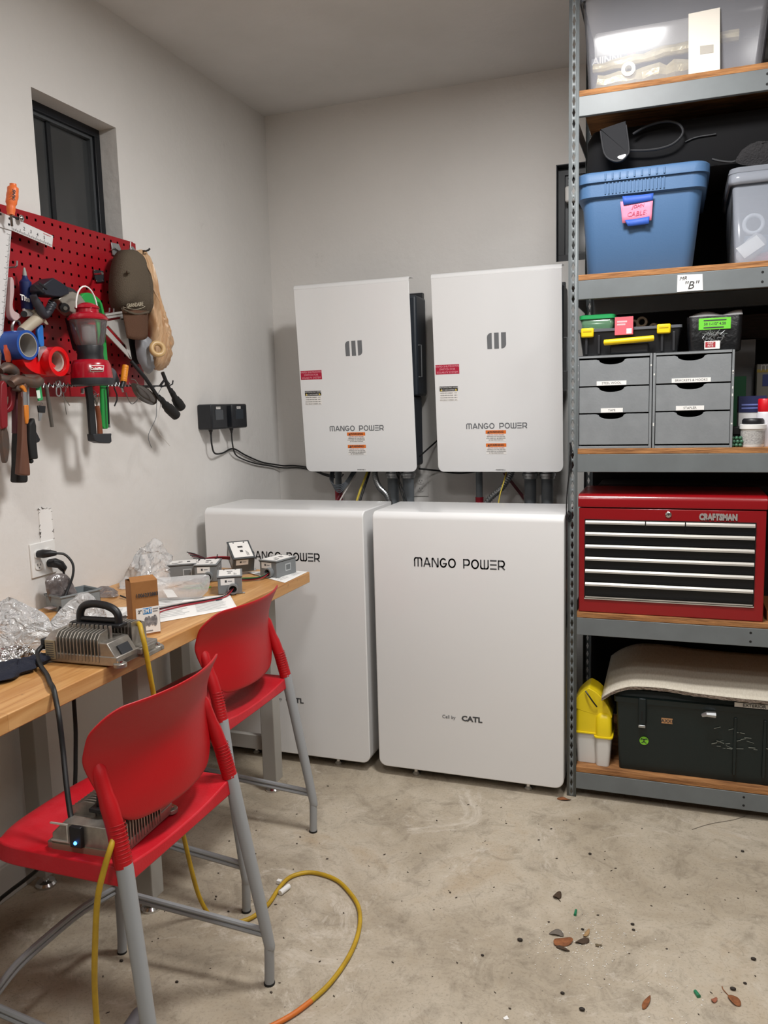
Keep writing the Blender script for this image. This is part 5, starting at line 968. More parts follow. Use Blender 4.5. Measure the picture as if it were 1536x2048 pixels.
# blue masking tape roll (axis straight out from the wall)
o = (0.13,-1.9107,1.7699)
t = thing('tape_roll', 'wide blue masking tape roll hanging on the pegboard', 'tape roll', (0.07, o[1], o[2]-0.045))
obj('tape_winding', MB().lathe([(0.037,0),(0.0455,0),(0.0455,0.09),(0.037,0.09)], (0.040,o[1],o[2]), (1,0,0), 32, cap=False).lathe([(0.037,0),(0.037,0.09)], (0.040,o[1],o[2]), (1,0,0), 32, cap=False), mat('blue_tape','1d4fa3',0.45), t)
obj('cardboard_core', MB().lathe([(0.0345,-0.001),(0.0372,-0.001),(0.0372,0.091),(0.0345,0.091),(0.0345,-0.001)], (0.040,o[1],o[2]), (1,0,0), 32, cap=False), mat('core_grey','a3a19c',0.4), t)
solo('blue_packet', MB().ext(spline([(0.06,-1.7994,1.828),(0.06,-1.7753,1.8459),(0.06,-1.7747,1.8106),(0.06,-1.7761,1.7784),(0.06,-1.7921,1.7742),(0.06,-1.7985,1.7962)], 3), (0.012,0,0)), mat('bright_blue_pack','2f7bd0',0.45), 'bright blue packet with white letters between the tape roll and the red tape gun', 'packet', bevel=0.003)
t = thing('loop_clamp', 'silver ring clip behind the blue tape roll', 'clip', (0.05,-1.8749,1.8227))
obj('ring', MB().tube([(0.06,-1.8966,1.8127),(0.06,-1.8964,1.8327),(0.06,-1.8843,1.8491),(0.06,-1.8697,1.8504),(0.06,-1.863,1.8354),(0.06,-1.8691,1.8179)], 0.005, 8, sub=3), M_CHROME, t)
# red tape gun
t = thing('tape_gun', 'bright red tape gun with a clear roll hanging below the blue tape', 'tape gun', (0.07,-1.7808,1.6921))
M_RG = mat('tape_gun_red', 'dd1218', 0.32)
c = (0.15,-1.808,1.7231)
obj('guard_ring', MB().lathe([(0.034,0),(0.047,0),(0.047,0.085),(0.034,0.085),(0.034,0)], (0.070,c[1],c[2]), (1,0,0), 30, cap=False), M_RG, t)
obj('clear_roll', MB().lathe([(0.026,0),(0.0335,0),(0.0335,0.075),(0.026,0.075),(0.026,0)], (0.070,c[1],c[2]+0.002), (1,0,0), 28, cap=False), mat('packing_tape','b9ada3',0.3), t)
obj('frame', MB().ext(spline([(0.075,-1.921,1.7323),(0.075,-1.8475,1.7357),(0.075,-1.8154,1.7308),(0.075,-1.78,1.7082),(0.075,-1.7408,1.6899),(0.075,-1.7178,1.6856),(0.075,-1.7652,1.6778),(0.075,-1.8211,1.6796),(0.075,-1.8745,1.6844),(0.075,-1.9084,1.6989),(0.075,-1.9211,1.7139)], 2), (0.045,0,0)), M_RG, t, bevel=0.005)
obj('cutter_plate', MB().ext([(0.125,-1.8635,1.7668),(0.125,-1.837,1.7715),(0.125,-1.816,1.7618),(0.125,-1.819,1.7553),(0.125,-1.8482,1.749),(0.125,-1.8687,1.7201),(0.125,-1.8687,1.7387)], (0.004,0,0)), M_ZINC, t, bevel=0.001)
solo('chisel_handle', MB().tube([(0.085,-1.9513,1.7697),(0.085,-1.9509,1.7546),(0.085,-1.9495,1.732),(0.085,-1.949,1.7184)], [0.0085,0.0105,0.0095,0.007], 12, sub=3), mat('coral_orange','e0603c',0.4), 'short coral-orange tool handle left of the blue tape roll', 'handle')
# lantern
lc = (0.185,-1.6937,1.7641); LX, LY = 0.185, lc[1]; zt = (0.185,-1.681,1.8823)[2]; zb_ = (0.185,-1.6863,1.6492)[2]; LH = zt - zb_
t = thing('lantern', 'red camping lantern with clear globe and white bail hanging on the pegboard', 'lantern', (LX, LY, zb_))
M_LR = mat('lantern_red', 'a80d25', 0.25, coat=0.4)
def lz(f): return zb_ + LH*f
obj('base', MB().lathe([(0.0,0.0),(0.066,0.0),(0.068,0.012),(0.067,0.022)], (LX,LY,zb_), seg=36), M_DARK, t, smooth=50)
bs = obj('base_shell', MB().lathe([(0.067,0.022),(0.0665,0.03),(0.063,0.065),(0.056,0.080),(0.045,0.083)], (LX,LY,zb_), seg=36), M_LR, t, smooth=50)
obj('neck', MB().lathe([(0.043,0.083),(0.041,0.10),(0.044,0.126),(0.043,0.128)], (LX,LY,zb_), seg=32), M_BLACK, t)
obj('globe', MB().lathe([(0.0405,0.128),(0.048,0.142),(0.056,0.18),(0.060,0.212)], (LX,LY,zb_), seg=36, cap=False), clear('lantern_globe', trans=0.88, haze='d8d8d8', gloss=0.3, rough=0.05), t, smooth=60)
obj('mantle_tube', MB().lathe([(0.022,0.128),(0.022,0.196),(0.0,0.197)], (LX,LY,zb_), seg=24), mat('frosted_white','b9b7bb',0.5), t)
obj('cap', MB().lathe([(0.060,0.210),(0.064,0.212),(0.065,0.217),(0.055,0.228),(0.044,0.234),(0.037,0.236),(0.036,0.246),(0.040,0.250),(0.036,0.257),(0.020,0.266),(0.0,0.270)], (LX,LY,zb_), seg=36), M_LR, t, smooth=50)
bp = [Vector((LX + 0.0, LY, zb_+0.246)) + Vector((0.0, 0.052*math.cos(a), 0.075*math.sin(a))) for a in [k*PI/12 for k in range(13)]]
obj('bail', MB().tube(bp, 0.0026, 8), M_PAPER, t)
badge_c = Vector((LX,LY,zb_+0.046)); vd = Vector((0.62,-0.78,0)); q = badge_c + vd*0.066; bx_ = Vector((0.78,0.62,0))
def curved_plate(cx, cy, cz, r, a0, a1, z0, z1, shear, m, parent, name):
    return obj(name, MB().grid(lambda u, v: Vector((cx + r*math.cos(math.radians(a0+(a1-a0)*u + shear*v)), cy + r*math.sin(math.radians(a0+(a1-a0)*u + shear*v)), cz + z0+(z1-z0)*v)), 10, 2), m, parent, solid=0.0005)
curved_plate(LX, LY, zb_, 0.0672, -55, -18, 0.040, 0.061, 4, M_WHITE, bs, 'badge')
curved_plate(LX, LY, zb_, 0.0677, -53, -20, 0.042, 0.059, 4, M_LR, bs, 'badge_field')
obj('badge_text', text_mb('Coleman', 0.0115, (LX+0.0682*math.cos(math.radians(-36)), LY+0.0682*math.sin(math.radians(-36)), zb_+0.050), (math.cos(math.radians(54)), math.sin(math.radians(54)),0), (0,0,1), th=0.0008, bold=0.0005), M_WHITE, t, smooth=0)
# green scoop and long green stick behind the lantern
t = thing('green_holder', 'green plastic holder behind the lantern with a long green strip hanging below', 'holder', (0.09,-1.5408,1.499))
M_GRN = mat('green_plastic', '1f9440', 0.42)
obj('holder_cup', MB().ext(spline([(0.085,-1.6234,1.9475),(0.085,-1.6069,1.9627),(0.085,-1.5861,1.9685),(0.085,-1.5633,1.9679),(0.085,-1.5256,1.9551),(0.085,-1.5073,1.9277),(0.085,-1.512,1.8838),(0.085,-1.6114,1.875),(0.085,-1.6269,1.9154)], 3), (0.02,0,0)), M_GRN, t, bevel=0.004)
obj('strip', MB().ext([(0.095,-1.5543,1.9478),(0.095,-1.5232,1.9444),(0.095,-1.5048,1.8664),(0.095,-1.5028,1.7084),(0.095,-1.5216,1.5072),(0.095,-1.5308,1.4986),(0.095,-1.5497,1.4992),(0.095,-1.5593,1.5102),(0.095,-1.5434,1.7071),(0.095,-1.5444,1.8459)], (0.010,0,0)), M_GRN, t, bevel=0.003)
# speed square with real slots
t = thing('speed_square', 'silver triangular square with diagonal slot hanging between lantern and cap', 'square', (0.14,-1.5089,1.7503))
S = MB(); e = (0.0035,0,0)
S.ext([(0.12,-1.5351,1.9003),(0.12,-1.4198,1.922),(0.12,-1.4177,1.9151),(0.12,-1.5332,1.8936)], (0.012,0,0))
S.ext([(0.124,-1.5382,1.8929),(0.124,-1.423,1.9143),(0.124,-1.4214,1.902),(0.124,-1.4559,1.8971),(0.124,-1.5286,1.8835)], e); S.ext([(0.124,-1.4445,1.899),(0.124,-1.4214,1.902),(0.124,-1.4197,1.8915),(0.124,-1.4429,1.8877)], e)
S.ext([(0.124,-1.5268,1.875),(0.124,-1.4191,1.8969),(0.124,-1.412,1.8277),(0.124,-1.4194,1.7858),(0.124,-1.4265,1.7998),(0.124,-1.52,1.8635)], e)
S.ext([(0.124,-1.4115,1.8331),(0.124,-1.397,1.749),(0.124,-1.4082,1.7539),(0.124,-1.4252,1.7855),(0.124,-1.4192,1.7877)], e)
S.ext([(0.124,-1.5366,1.8587),(0.124,-1.4281,1.7854),(0.124,-1.397,1.749),(0.124,-1.4084,1.7521),(0.124,-1.539,1.8361)], e); S.ext([(0.124,-1.5382,1.8929),(0.124,-1.5257,1.8854),(0.124,-1.5202,1.8618),(0.124,-1.5377,1.8483)], e)
obj('triangle_plate', S, mat('satin_aluminium','b9b6b2',0.4,0.3), t, smooth=0)
# hinges / brackets
for k, (u0, v0, s_, lab) in enumerate(((221,485,1.0,'small silver hinge plate at the top right of the pegboard'),)):
    t = thing('hinge_bracket', lab, 'bracket', (0.03,-1.3321,2.1377)); obj('leaf', MB().ext([(0.03,-1.3473,2.1839),(0.03,-1.3036,2.186),(0.03,-1.2934,2.1713),(0.03,-1.2922,2.155),(0.03,-1.3233,2.1391),(0.03,-1.3434,2.1395)], (0.004,0,0)), M_ZINC, t, bevel=0.001); obj('knuckle', MB().tube([(0.037,-1.3564,2.1548),(0.037,-1.3325,2.1642),(0.037,-1.3099,2.157)], 0.003, 8), M_CHROME, t)
t = thing('hinge_bracket', 'dark bracket with a chrome peg sticking out below the hinge plate', 'bracket', (0.03,-1.4339,2.0278))
obj('leaf', MB().ext([(0.03,-1.4565,2.0706),(0.03,-1.4043,2.0728),(0.03,-1.4029,2.0337),(0.03,-1.4422,2.0267),(0.03,-1.4564,2.046)], (0.004,0,0)), M_DARK, t, bevel=0.001); obj('peg', MB().tube([(0.036,-1.4548,2.0545),(0.075,-1.4766,2.0485),(0.13,-1.5328,2.038)], 0.004, 8), M_CHROME, t)
for q in [(0.036,-1.4561,2.0666),(0.036,-1.4181,2.065),(0.036,-1.4492,2.0307),(0.036,-1.4156,2.0369)]: obj('screw', MB().ball(q, 0.0028, 8), M_CHROME, t)
# baseball cap
M_CAP = mat('olive_canvas', '5c5246', 0.95, bump=0.4, bscale=260, spec=0.15); M_CAPB = mat('brown_bill', '5b4234', 0.9, bump=0.3, bscale=240, spec=0.15)
t = thing('cap', 'olive baseball cap hanging by its strap at the right end of the pegboard', 'cap', (0.12,-1.3841,1.8208))
cr = pillow([(0.07,-1.3719,2.1386),(0.07,-1.3235,2.1573),(0.07,-1.2646,2.1487),(0.07,-1.2409,2.1116),(0.07,-1.2169,2.072),(0.07,-1.2059,2.0262),(0.07,-1.2115,1.9724),(0.07,-1.2196,1.926),(0.07,-1.2842,1.905),(0.07,-1.3546,1.9207),(0.07,-1.4116,1.926),(0.07,-1.4301,1.9633),(0.07,-1.4271,2.0169),(0.07,-1.4053,2.0907)], (1,-0.3,0.1), 0.095, rings=14, n=6, back=0.1, power=2.6)
for lnp, dep, wd in (([(0,-1.229,2.1266),(0,-1.2053,1.97)], 0.014, 0.007), ([(0,-1.2864,2.0957),(0,-1.2787,1.9436)], 0.008, 0.009), ([(0,-1.1763,2.0963),(0,-1.1099,2.0528)], 0.004, 0.004)):
    A2, B2 = Vector(lnp[0]).yz, Vector(lnp[1]).yz
    for i_, v_ in enumerate(cr.v):
        q2 = Vector(v_).yz; k_ = max(0, min(1, (q2-A2).dot(B2-A2)/(B2-A2).length_squared)); d_2 = (q2 - (A2 + (B2-A2)*k_)).length
        if v_[0] > 0.075: cr.v[i_] = (v_[0] - dep*math.exp(-(d_2/wd)**2), v_[1], v_[2])
obj('crown', cr, M_CAP, t, smooth=80)
obj('button', MB().ball((0.152,-1.4189,2.0575), 0.0075, 12), M_CAP, t)
obj('bill', MB().grid(lambda u, v: lerp(quad_pt([(0.16,-1.4725,1.9177),(0.16,-1.3218,1.9292),(0.16,-1.3314,1.8369),(0.16,-1.4546,1.8211)], u, v), quad_pt([(0.16,-1.4725,1.9177),(0.16,-1.3218,1.9292),(0.16,-1.3314,1.8369),(0.16,-1.4546,1.8211)], u, v), 0) + Vector((0.016*math.sin(PI*u) - 0.004, 0, -0.012*math.sin(PI*u)*v)), 15, 8), M_CAPB, t, solid=0.004)
obj('sweatband_edge', MB().tube([(0.172,-1.4935,1.9201),(0.172,-1.4551,1.9117),(0.172,-1.4063,1.9094),(0.172,-1.3391,1.9231)], 0.004, 8, sub=4), M_CAP, t)
obj('strap', MB().ext([(0.1,-1.404,2.0938),(0.1,-1.3767,2.1352),(0.1,-1.3467,2.1455),(0.1,-1.369,2.0991)], (0.003,0,0)), mat('strap_tan','8d8166',0.9), t)
X_ = (Vector((0.17,-1.342,1.9555))-Vector((0.17,-1.4787,1.9304))).normalized()
obj('embroidery', text_mb('GRANDAIRE', 0.020, (0.178,-1.4259,1.9389), X_, (0,0,1), th=0.0006, sx=0.9), mat('thread','b3a994',0.8), t, smooth=0)
obj('embroidery', MB().tube([(0.174,-1.49,1.9255),(0.174,-1.4452,1.9231),(0.174,-1.3983,1.9278),(0.174,-1.3612,1.9406)], 0.0008, 6, sub=3), MATS['thread'], t)
# zip pull on the cap strap
t = thing('key_clip', 'grey clip with a white cord holding up the cap', 'clip', (0.08,-1.2972,2.139))
obj('cord', MB().tube([(0.1,-1.322,2.1838),(0.1,-1.3245,2.16)], 0.002, 6), M_PAPER, t); obj('clip_body', MB().ext([(0.095,-1.3298,2.1595),(0.095,-1.3139,2.1694),(0.095,-1.3001,2.1591),(0.095,-1.3053,2.1382),(0.095,-1.3237,2.1335)], (0.01,0,0)), M_ZINC, t, bevel=0.002)
# mesh bag of rolls
t = thing('mesh_bag', 'tan plastic bag with rolls inside hanging at the right end of the pegboard', 'bag', (0.12,-1.2213,1.7148))
def pleat(mb, axis_y, amp, freq):
    mb.v = [(x + amp*math.sin(freq*(y + 0.15*z)), y, z) for x, y, z in mb.v]; return mb
M_TAN = mat('tan_film', 'b58a63', 0.32, col2='d3b18c', scale=10, detail=3, stretch=(1,14,0.8), spec=0.7)
obj('bag_film', pleat(pillow([(0.1,-1.2889,2.1568),(0.1,-1.2355,2.1675),(0.1,-1.2265,2.1337),(0.1,-1.2142,2.0701),(0.1,-1.1836,1.9925),(0.1,-1.1504,1.9306),(0.1,-1.1231,1.8686),(0.1,-1.104,1.8207),(0.1,-1.1154,1.7765),(0.1,-1.1295,1.7403),(0.1,-1.1793,1.7169),(0.1,-1.2216,1.7213),(0.1,-1.2417,1.7455),(0.1,-1.2464,1.793),(0.1,-1.2448,1.869),(0.1,-1.2496,1.9439),(0.1,-1.2555,2.0366),(0.1,-1.2708,2.1268)], (1,-0.4,0), 0.055, rings=9, n=5, power=2.2), 0, 0.006, 330), M_TAN, t, smooth=60)
obj('tape_coil', MB().lathe([(0.015+0.010*math.cos(a)+0.008, 0.011*math.sin(a)) for a in [k*PI/6 for k in range(13)]], (0.163,-1.2841,1.7916), (1,-0.7,0.2), 24, cap=False), mat('gold_coil','c9a876',0.35), t)
solo('long_hook', MB().tube([(0.05,-1.2295,2.1691),(0.1,-1.2516,2.163),(0.135,-1.2788,2.1555),(0.14,-1.2698,2.1602),(0.145,-1.2669,2.1657)], 0.0035, 8), M_BLACK, 'black hook carrying the tan bag at the top right of the pegboard', 'hook')
solo('work_glove', pleat(pillow([(0.095,-1.3185,1.8413),(0.095,-1.2806,1.8515),(0.095,-1.244,1.8409),(0.095,-1.2426,1.7934),(0.095,-1.2412,1.7458),(0.095,-1.228,1.7175),(0.095,-1.2522,1.7014),(0.095,-1.2828,1.7119),(0.095,-1.3105,1.7429),(0.095,-1.324,1.7889)], (1,-0.3,0), 0.035, n=3), 0, 0.003, 300), mat('silver_grey_fabric','8f9196',0.45), 'silver-grey work glove hanging below the cap', 'glove')
solo('dark_cloth', pillow([(0.06,-1.332,1.8422),(0.06,-1.2714,1.8408),(0.06,-1.2639,1.7939),(0.06,-1.2564,1.7466),(0.06,-1.2883,1.7396),(0.06,-1.3219,1.7683),(0.06,-1.3366,1.7992)], (1,0,0), 0.02), mat('near_black_cloth','16151c',0.9), 'near-black cloth behind the silver-grey glove', 'cloth')
# tool rail: twisted wire bar in front of the board
t = thing('tool_rail', 'black wire tool rail with twisted hooks along the bottom of the pegboard', 'rail', (0.1,-1.6285,1.6496))
obj('bar', MB().tube([(0.105,-2.0863,1.6426),(0.105,-2.011,1.6438),(0.11,-1.8297,1.6479),(0.115,-1.5687,1.6535),(0.12,-1.3781,1.6527),(0.125,-1.1679,1.6556),(0.125,-1.143,1.6639),(0.125,-1.1381,1.6778)], 0.0028, 8), M_BLACK, t)
obj('hook_tip', MB().tube([(0.125,-1.2219,1.6509),(0.125,-1.1947,1.6572),(0.125,-1.1901,1.6689),(0.125,-1.1927,1.6767)], 0.0028, 6, sub=3), M_BLACK, t)
for a, b in ((84,150),(212,262)):
    zz = MB(); n = 14
    P = []
    A = Vector((0.118,-1.8161,1.6494)) if a < 100 else Vector((0.122,-1.537,1.6555)); B = Vector((0.118,-1.6993,1.6513)) if a < 100 else Vector((0.122,-1.404,1.6577))
    if a < 100: A = Vector((0.118,-1.8517,1.6473))
    for k in range(n*2+1): q = A.lerp(B, k/(2*n)); P.append(q + Vector((0.004*(1 if k % 4 < 2 else -1), 0, 0.007*(1 if k % 2 else -1))))
    obj('twisted_wire', zz.tube(P, 0.0016, 6), M_ZINC, t)
for yy in (-2.05, -1.62, -1.24): obj('standoff', MB().tube([(PX0, yy, 1.652),(0.11, yy, 1.652)], 0.003, 8), M_BLACK, t)
# hammers on the rail
M_IRON = mat('rusty_iron', '5b5450', 0.55, 0.5, col2='6b5244', scale=30); M_WDH = mat('dark_wood_handle', '6a4432', 0.6, col2='5a382a', scale=14, stretch=(1,1,0.1))
t = thing('hammer', 'hammer with brown wooden handle, front one of the group at the left of the rail', 'hammer', (0.13,-1.9918,1.372))
obj('head', MB().tube([(0.14,-2.0032,1.6487),(0.14,-1.9864,1.6579),(0.14,-1.962,1.6614),(0.14,-1.9298,1.656),(0.14,-1.9008,1.6535),(0.14,-1.8827,1.6631)], [0.013,0.016,0.014,0.016,0.016,0.014], 12, sub=2), M_IRON, t, smooth=40)
obj('claw', MB().ext([(0.125,-1.9827,1.6585),(0.125,-1.9624,1.6619),(0.125,-1.9405,1.6396),(0.125,-1.9745,1.6256),(0.125,-1.9897,1.6314)], (0.022,0,0)), M_IRON, t, bevel=0.004)
obj('handle', MB().ext(spline([(0.13,-1.9656,1.6436),(0.13,-1.9494,1.6438),(0.13,-1.9595,1.5708),(0.13,-1.9677,1.4793),(0.13,-1.966,1.4022),(0.13,-1.9672,1.3729),(0.13,-1.9757,1.3705),(0.13,-2.0074,1.3764),(0.13,-2.0079,1.3902),(0.13,-1.9898,1.4804),(0.13,-1.9777,1.5711)], 2), (0.022,0,0)), M_WDH, t, bevel=0.006, bseg=3)
t = thing('hammer', 'long black-handled hammer behind the brown wooden one', 'hammer', (0.09,-1.9692,1.348))
obj('head', MB().tube([(0.09,-1.9909,1.6895),(0.09,-1.9662,1.6994),(0.09,-1.9428,1.6941),(0.09,-1.9323,1.6792),(0.09,-1.9502,1.6635),(0.09,-1.9785,1.6598),(0.09,-2.0052,1.6652)], [0.012,0.018,0.018,0.015,0.018,0.020,0.018], 12, sub=2), M_IRON, t, smooth=50)
obj('handle', MB().ext([(0.085,-1.9459,1.6561),(0.085,-1.9194,1.6566),(0.085,-1.9285,1.556),(0.085,-1.9392,1.4972),(0.085,-1.9635,1.4982),(0.085,-1.957,1.5565)], (0.024,0,0)), mat('maroon_paint','4c1520',0.5), t, bevel=0.004)
obj('grip', MB().ext(spline([(0.084,-1.9622,1.5012),(0.084,-1.9378,1.5003),(0.084,-1.9396,1.4473),(0.084,-1.935,1.3763),(0.084,-1.9355,1.3526),(0.084,-1.9426,1.3454),(0.084,-1.9792,1.3489),(0.084,-1.9843,1.3572),(0.084,-1.9752,1.403)], 2), (0.028,0,0)), M_RUB, t, bevel=0.006, bseg=3)
t = thing('hammer', 'hammer with steel shaft and ribbed black grip, right of the wooden one', 'hammer', (0.12,-1.9319,1.4075))
obj('head', MB().tube([(0.115,-1.9267,1.6692),(0.115,-1.8978,1.6668),(0.115,-1.8681,1.6659),(0.115,-1.8516,1.6584)], [0.012,0.015,0.016,0.013], 12), M_IRON, t, smooth=40)
obj('shaft', MB().cyl((0.12,-1.9157,1.6478), (0.12,-1.9253,1.5428), 0.0055, seg=12), M_ZINC, t)
g = obj('grip', MB().ext([(0.107,-1.934,1.5277),(0.107,-1.9088,1.5473),(0.107,-1.9033,1.5206),(0.107,-1.9075,1.4642),(0.107,-1.9063,1.4167),(0.107,-1.9379,1.4173),(0.107,-1.9395,1.4783)], (0.026,0,0)), M_RUB, t, bevel=0.006, bseg=3)
obj('end_knob', MB().ball((0.12,-1.9272,1.4118), 0.008, 10), M_RUB, t)
solo('putty_knife', MB().ext([(0.1,-1.8976,1.5237),(0.1,-1.8706,1.4767),(0.1,-1.8758,1.469),(0.1,-1.9,1.4639),(0.1,-1.9011,1.4923)], (0.012,0,0)), mat('matte_black','1a1b1e',0.6), 'black triangular tool tip beside the ribbed hammer grip', 'tool', bevel=0.002)
t = thing('utility_knife', 'orange utility knife hanging between the hammer handles', 'knife', (0.14,-1.9646,1.528))
obj('top_hook', MB().ext(spline([(0.145,-1.9778,1.6384),(0.145,-1.9689,1.6461),(0.145,-1.9596,1.6387),(0.145,-1.955,1.6251),(0.145,-1.9652,1.625),(0.145,-1.9702,1.634)], 2), (0.008,0,0)), mat('burnt_orange','d07a22',0.5), t, bevel=0.001)
obj('blade_part', MB().ext([(0.145,-1.9713,1.625),(0.145,-1.957,1.6251),(0.145,-1.9597,1.5826),(0.145,-1.9739,1.5828)], (0.008,0,0)), M_ZINC, t); obj('body', MB().ext([(0.142,-1.9725,1.5858),(0.142,-1.9542,1.5857),(0.142,-1.9563,1.5476),(0.142,-1.9626,1.5279),(0.142,-1.9728,1.5282),(0.142,-1.9738,1.5556)], (0.014,0,0)), MATS['burnt_orange'], t, bevel=0.003)
t = thing('pliers', 'long red-handled pliers with dark jaws at the very left of the rail', 'pliers', (0.12,-2.042,1.4155))
obj('handle', MB().ext(spline([(0.12,-2.0408,1.6487),(0.12,-2.0178,1.6491),(0.12,-2.0212,1.6016),(0.12,-2.0279,1.5242),(0.12,-2.0401,1.5186),(0.12,-2.0547,1.525)], 2), (0.02,0,0)), mat('deep_red_grip','7e0f1b',0.45), t, bevel=0.004)
obj('handle', MB().ext(spline([(0.1,-1.9785,1.6444),(0.1,-1.9586,1.6447),(0.1,-1.9633,1.6021),(0.1,-1.9747,1.5717),(0.1,-1.9995,1.563),(0.1,-2.0024,1.5721),(0.1,-1.985,1.587),(0.1,-1.9785,1.6097)], 2), (0.014,0,0)), MATS['deep_red_grip'], t, bevel=0.004)
obj('jaw', MB().ext(spline([(0.115,-2.0421,1.5247),(0.115,-2.0236,1.5182),(0.115,-2.0175,1.4849),(0.115,-2.0212,1.4519),(0.115,-2.0307,1.4193),(0.115,-2.0391,1.4138),(0.115,-2.0439,1.4232),(0.115,-2.0465,1.4683)], 2), (0.016,0,0)), M_IRON, t, bevel=0.003)
# keys, rod, ring, lenses
t = thing('key', 'key with green tag and black head hanging on the rail', 'key', (0.13,-1.8859,1.5354))
tg = obj('tag', MB().ext([(0.13,-1.8938,1.6385),(0.13,-1.8738,1.645),(0.13,-1.87,1.6012),(0.13,-1.8897,1.5981)], (0.005,0,0)), mat('green_tag','2f9c5c',0.4), t, bevel=0.001); obj('paper_window', MB().ext([(0.1352,-1.8981,1.6305),(0.1352,-1.883,1.6322),(0.1352,-1.8815,1.6073),(0.1352,-1.8945,1.6057)], (0.0005,0,0)), mat('tag_paper','d8e8da',0.6), tg)
obj('head', MB().ext([(0.13,-1.8955,1.5841),(0.13,-1.8612,1.5822),(0.13,-1.8658,1.5602),(0.13,-1.8937,1.5622)], (0.006,0,0)), M_BLACK, t, bevel=0.002); obj('blade', MB().ext([(0.131,-1.8926,1.5622),(0.131,-1.8756,1.5603),(0.131,-1.8868,1.537),(0.131,-1.8934,1.5356)], (0.003,0,0)), M_ZINC, t)
obj('ring', MB().tube([(0.133,-1.8953,1.5964),(0.133,-1.8781,1.5964),(0.133,-1.8703,1.5885),(0.133,-1.8881,1.5839)], 0.001, 6), M_CHROME, t)
solo('steel_punch', MB().tube([(0.125,-1.8417,1.6488),(0.125,-1.8373,1.6092),(0.125,-1.8336,1.5614),(0.125,-1.8298,1.5148)], [0.0062,0.0060,0.0066,0.0058], 10), mat('old_steel','77736d',0.4,0.7), 'plain steel rod hanging between the key and the wire loops', 'tool')
t = thing('carabiner', 'silver carabiner with thin picks hanging from it left of the lantern', 'carabiner', (0.12,-1.7828,1.6013))
obj('link', MB().tube([(0.125,-1.7957,1.6607),(0.125,-1.7816,1.6642),(0.125,-1.7759,1.6531),(0.125,-1.7835,1.6465),(0.125,-1.7944,1.6511),(0.125,-1.7957,1.6607)], 0.003, 6, sub=3).tube([(0.125,-1.7955,1.6415),(0.125,-1.7793,1.6433),(0.125,-1.777,1.6223),(0.125,-1.7871,1.6141),(0.125,-1.7978,1.6205),(0.125,-1.7955,1.6415)], 0.0022, 6, sub=3), M_ZINC, t)
obj('pick', MB().tube([(0.125,-1.7775,1.6174),(0.125,-1.7653,1.6012),(0.125,-1.761,1.5766),(0.125,-1.7588,1.5537)], 0.001, 6), M_STEEL, t); obj('pick', MB().tube([(0.125,-1.7675,1.624),(0.125,-1.7606,1.6012),(0.125,-1.7476,1.5913),(0.125,-1.7414,1.583)], 0.002, 6), M_STEEL, t); obj('loop', MB().tube([(0.125,-1.7748,1.6417),(0.125,-1.7603,1.6468),(0.125,-1.752,1.6372),(0.125,-1.7605,1.624),(0.125,-1.7739,1.6288)], 0.001, 6, sub=3), M_STEEL, t)
t = thing('clamp', 'black bar clamp hanging below the lantern', 'clamp', (0.13,-1.6299,1.4513))
obj('bar', MB().ext([(0.13,-1.6702,1.643),(0.13,-1.6395,1.6484),(0.13,-1.6344,1.6009),(0.13,-1.6342,1.4844),(0.13,-1.6649,1.4839),(0.13,-1.6648,1.6009)], (0.010,0,0)), M_BLACK, t, bevel=0.001)
obj('jaw', MB().ext([(0.12,-1.6627,1.4856),(0.12,-1.5665,1.4835),(0.12,-1.5703,1.4731),(0.12,-1.5697,1.4537),(0.12,-1.5809,1.4489),(0.12,-1.633,1.4533),(0.12,-1.6603,1.4616)], (0.03,0,0)), M_DARK, t, bevel=0.003)
obj('bolt', MB().cyl((0.14,-1.69,1.639),(0.14,-1.6918,1.6224),0.006,seg=10), M_CHROME, t)
solo('wooden_tool', MB().tube([(0.115,-1.5923,1.5805),(0.115,-1.5878,1.5491),(0.115,-1.5863,1.5142),(0.115,-1.5872,1.4809)], [0.0085,0.009,0.009,0.010], 12), mat('reddish_wood','7d4426',0.5), 'reddish wooden tool handle beside the black bar clamp', 'handle')
wb = MB(); rg = random.Random(4)
for k in range(7): wb.tube([(0.12,-1.6233,1.6388)[0:1]+(0.12,-1.6233,1.6388)[1:]] + [tuple(Vector((0.125,-1.6171,1.6096)) + Vector((rg.uniform(-.01,.01), rg.uniform(-.022,.022), rg.uniform(-.02,.02)))) for _ in range(3)] + [(0.12,-1.5985,1.5804)], 0.0012, 5, sub=3)
o = solo('wire_tangle', wb, M_STEEL, 'tangle of thin wires beside the black bar clamp', 'wire'); o['kind'] = 'stuff'
t = thing('magnetic_pickup', 'thin black rod with a metal tip hanging right of the green strip', 'tool', (0.12,-1.5399,1.5038))
obj('rod', MB().tube([(0.12,-1.538,1.6485),(0.12,-1.5376,1.6011),(0.12,-1.5413,1.5163)], 0.0032, 8), M_BLACK, t); obj('tip', MB().cyl((0.12,-1.5413,1.5163), (0.12,-1.5399,1.5038), 0.004, seg=8), M_ZINC, t)
solo('hex_key', MB().tube([(0.12,-1.4999,1.6455),(0.12,-1.486,1.6189),(0.12,-1.4879,1.601),(0.12,-1.5042,1.5796)], 0.0028, 6), M_BLACK, 'bent black hex key hanging below the rail', 'hex key')
t = thing('screwdriver', 'screwdriver with ribbed yellow-orange handle standing in the rail', 'screwdriver', (0.12,-1.4539,1.6281))
h = obj('handle', MB().tube([(0.125,-1.4328,1.7258),(0.125,-1.4413,1.7003),(0.125,-1.4505,1.6676)], [0.0115,0.0125,0.0115], 12), mat('amber_handle','e08a18',0.45), t)
rb = MB()
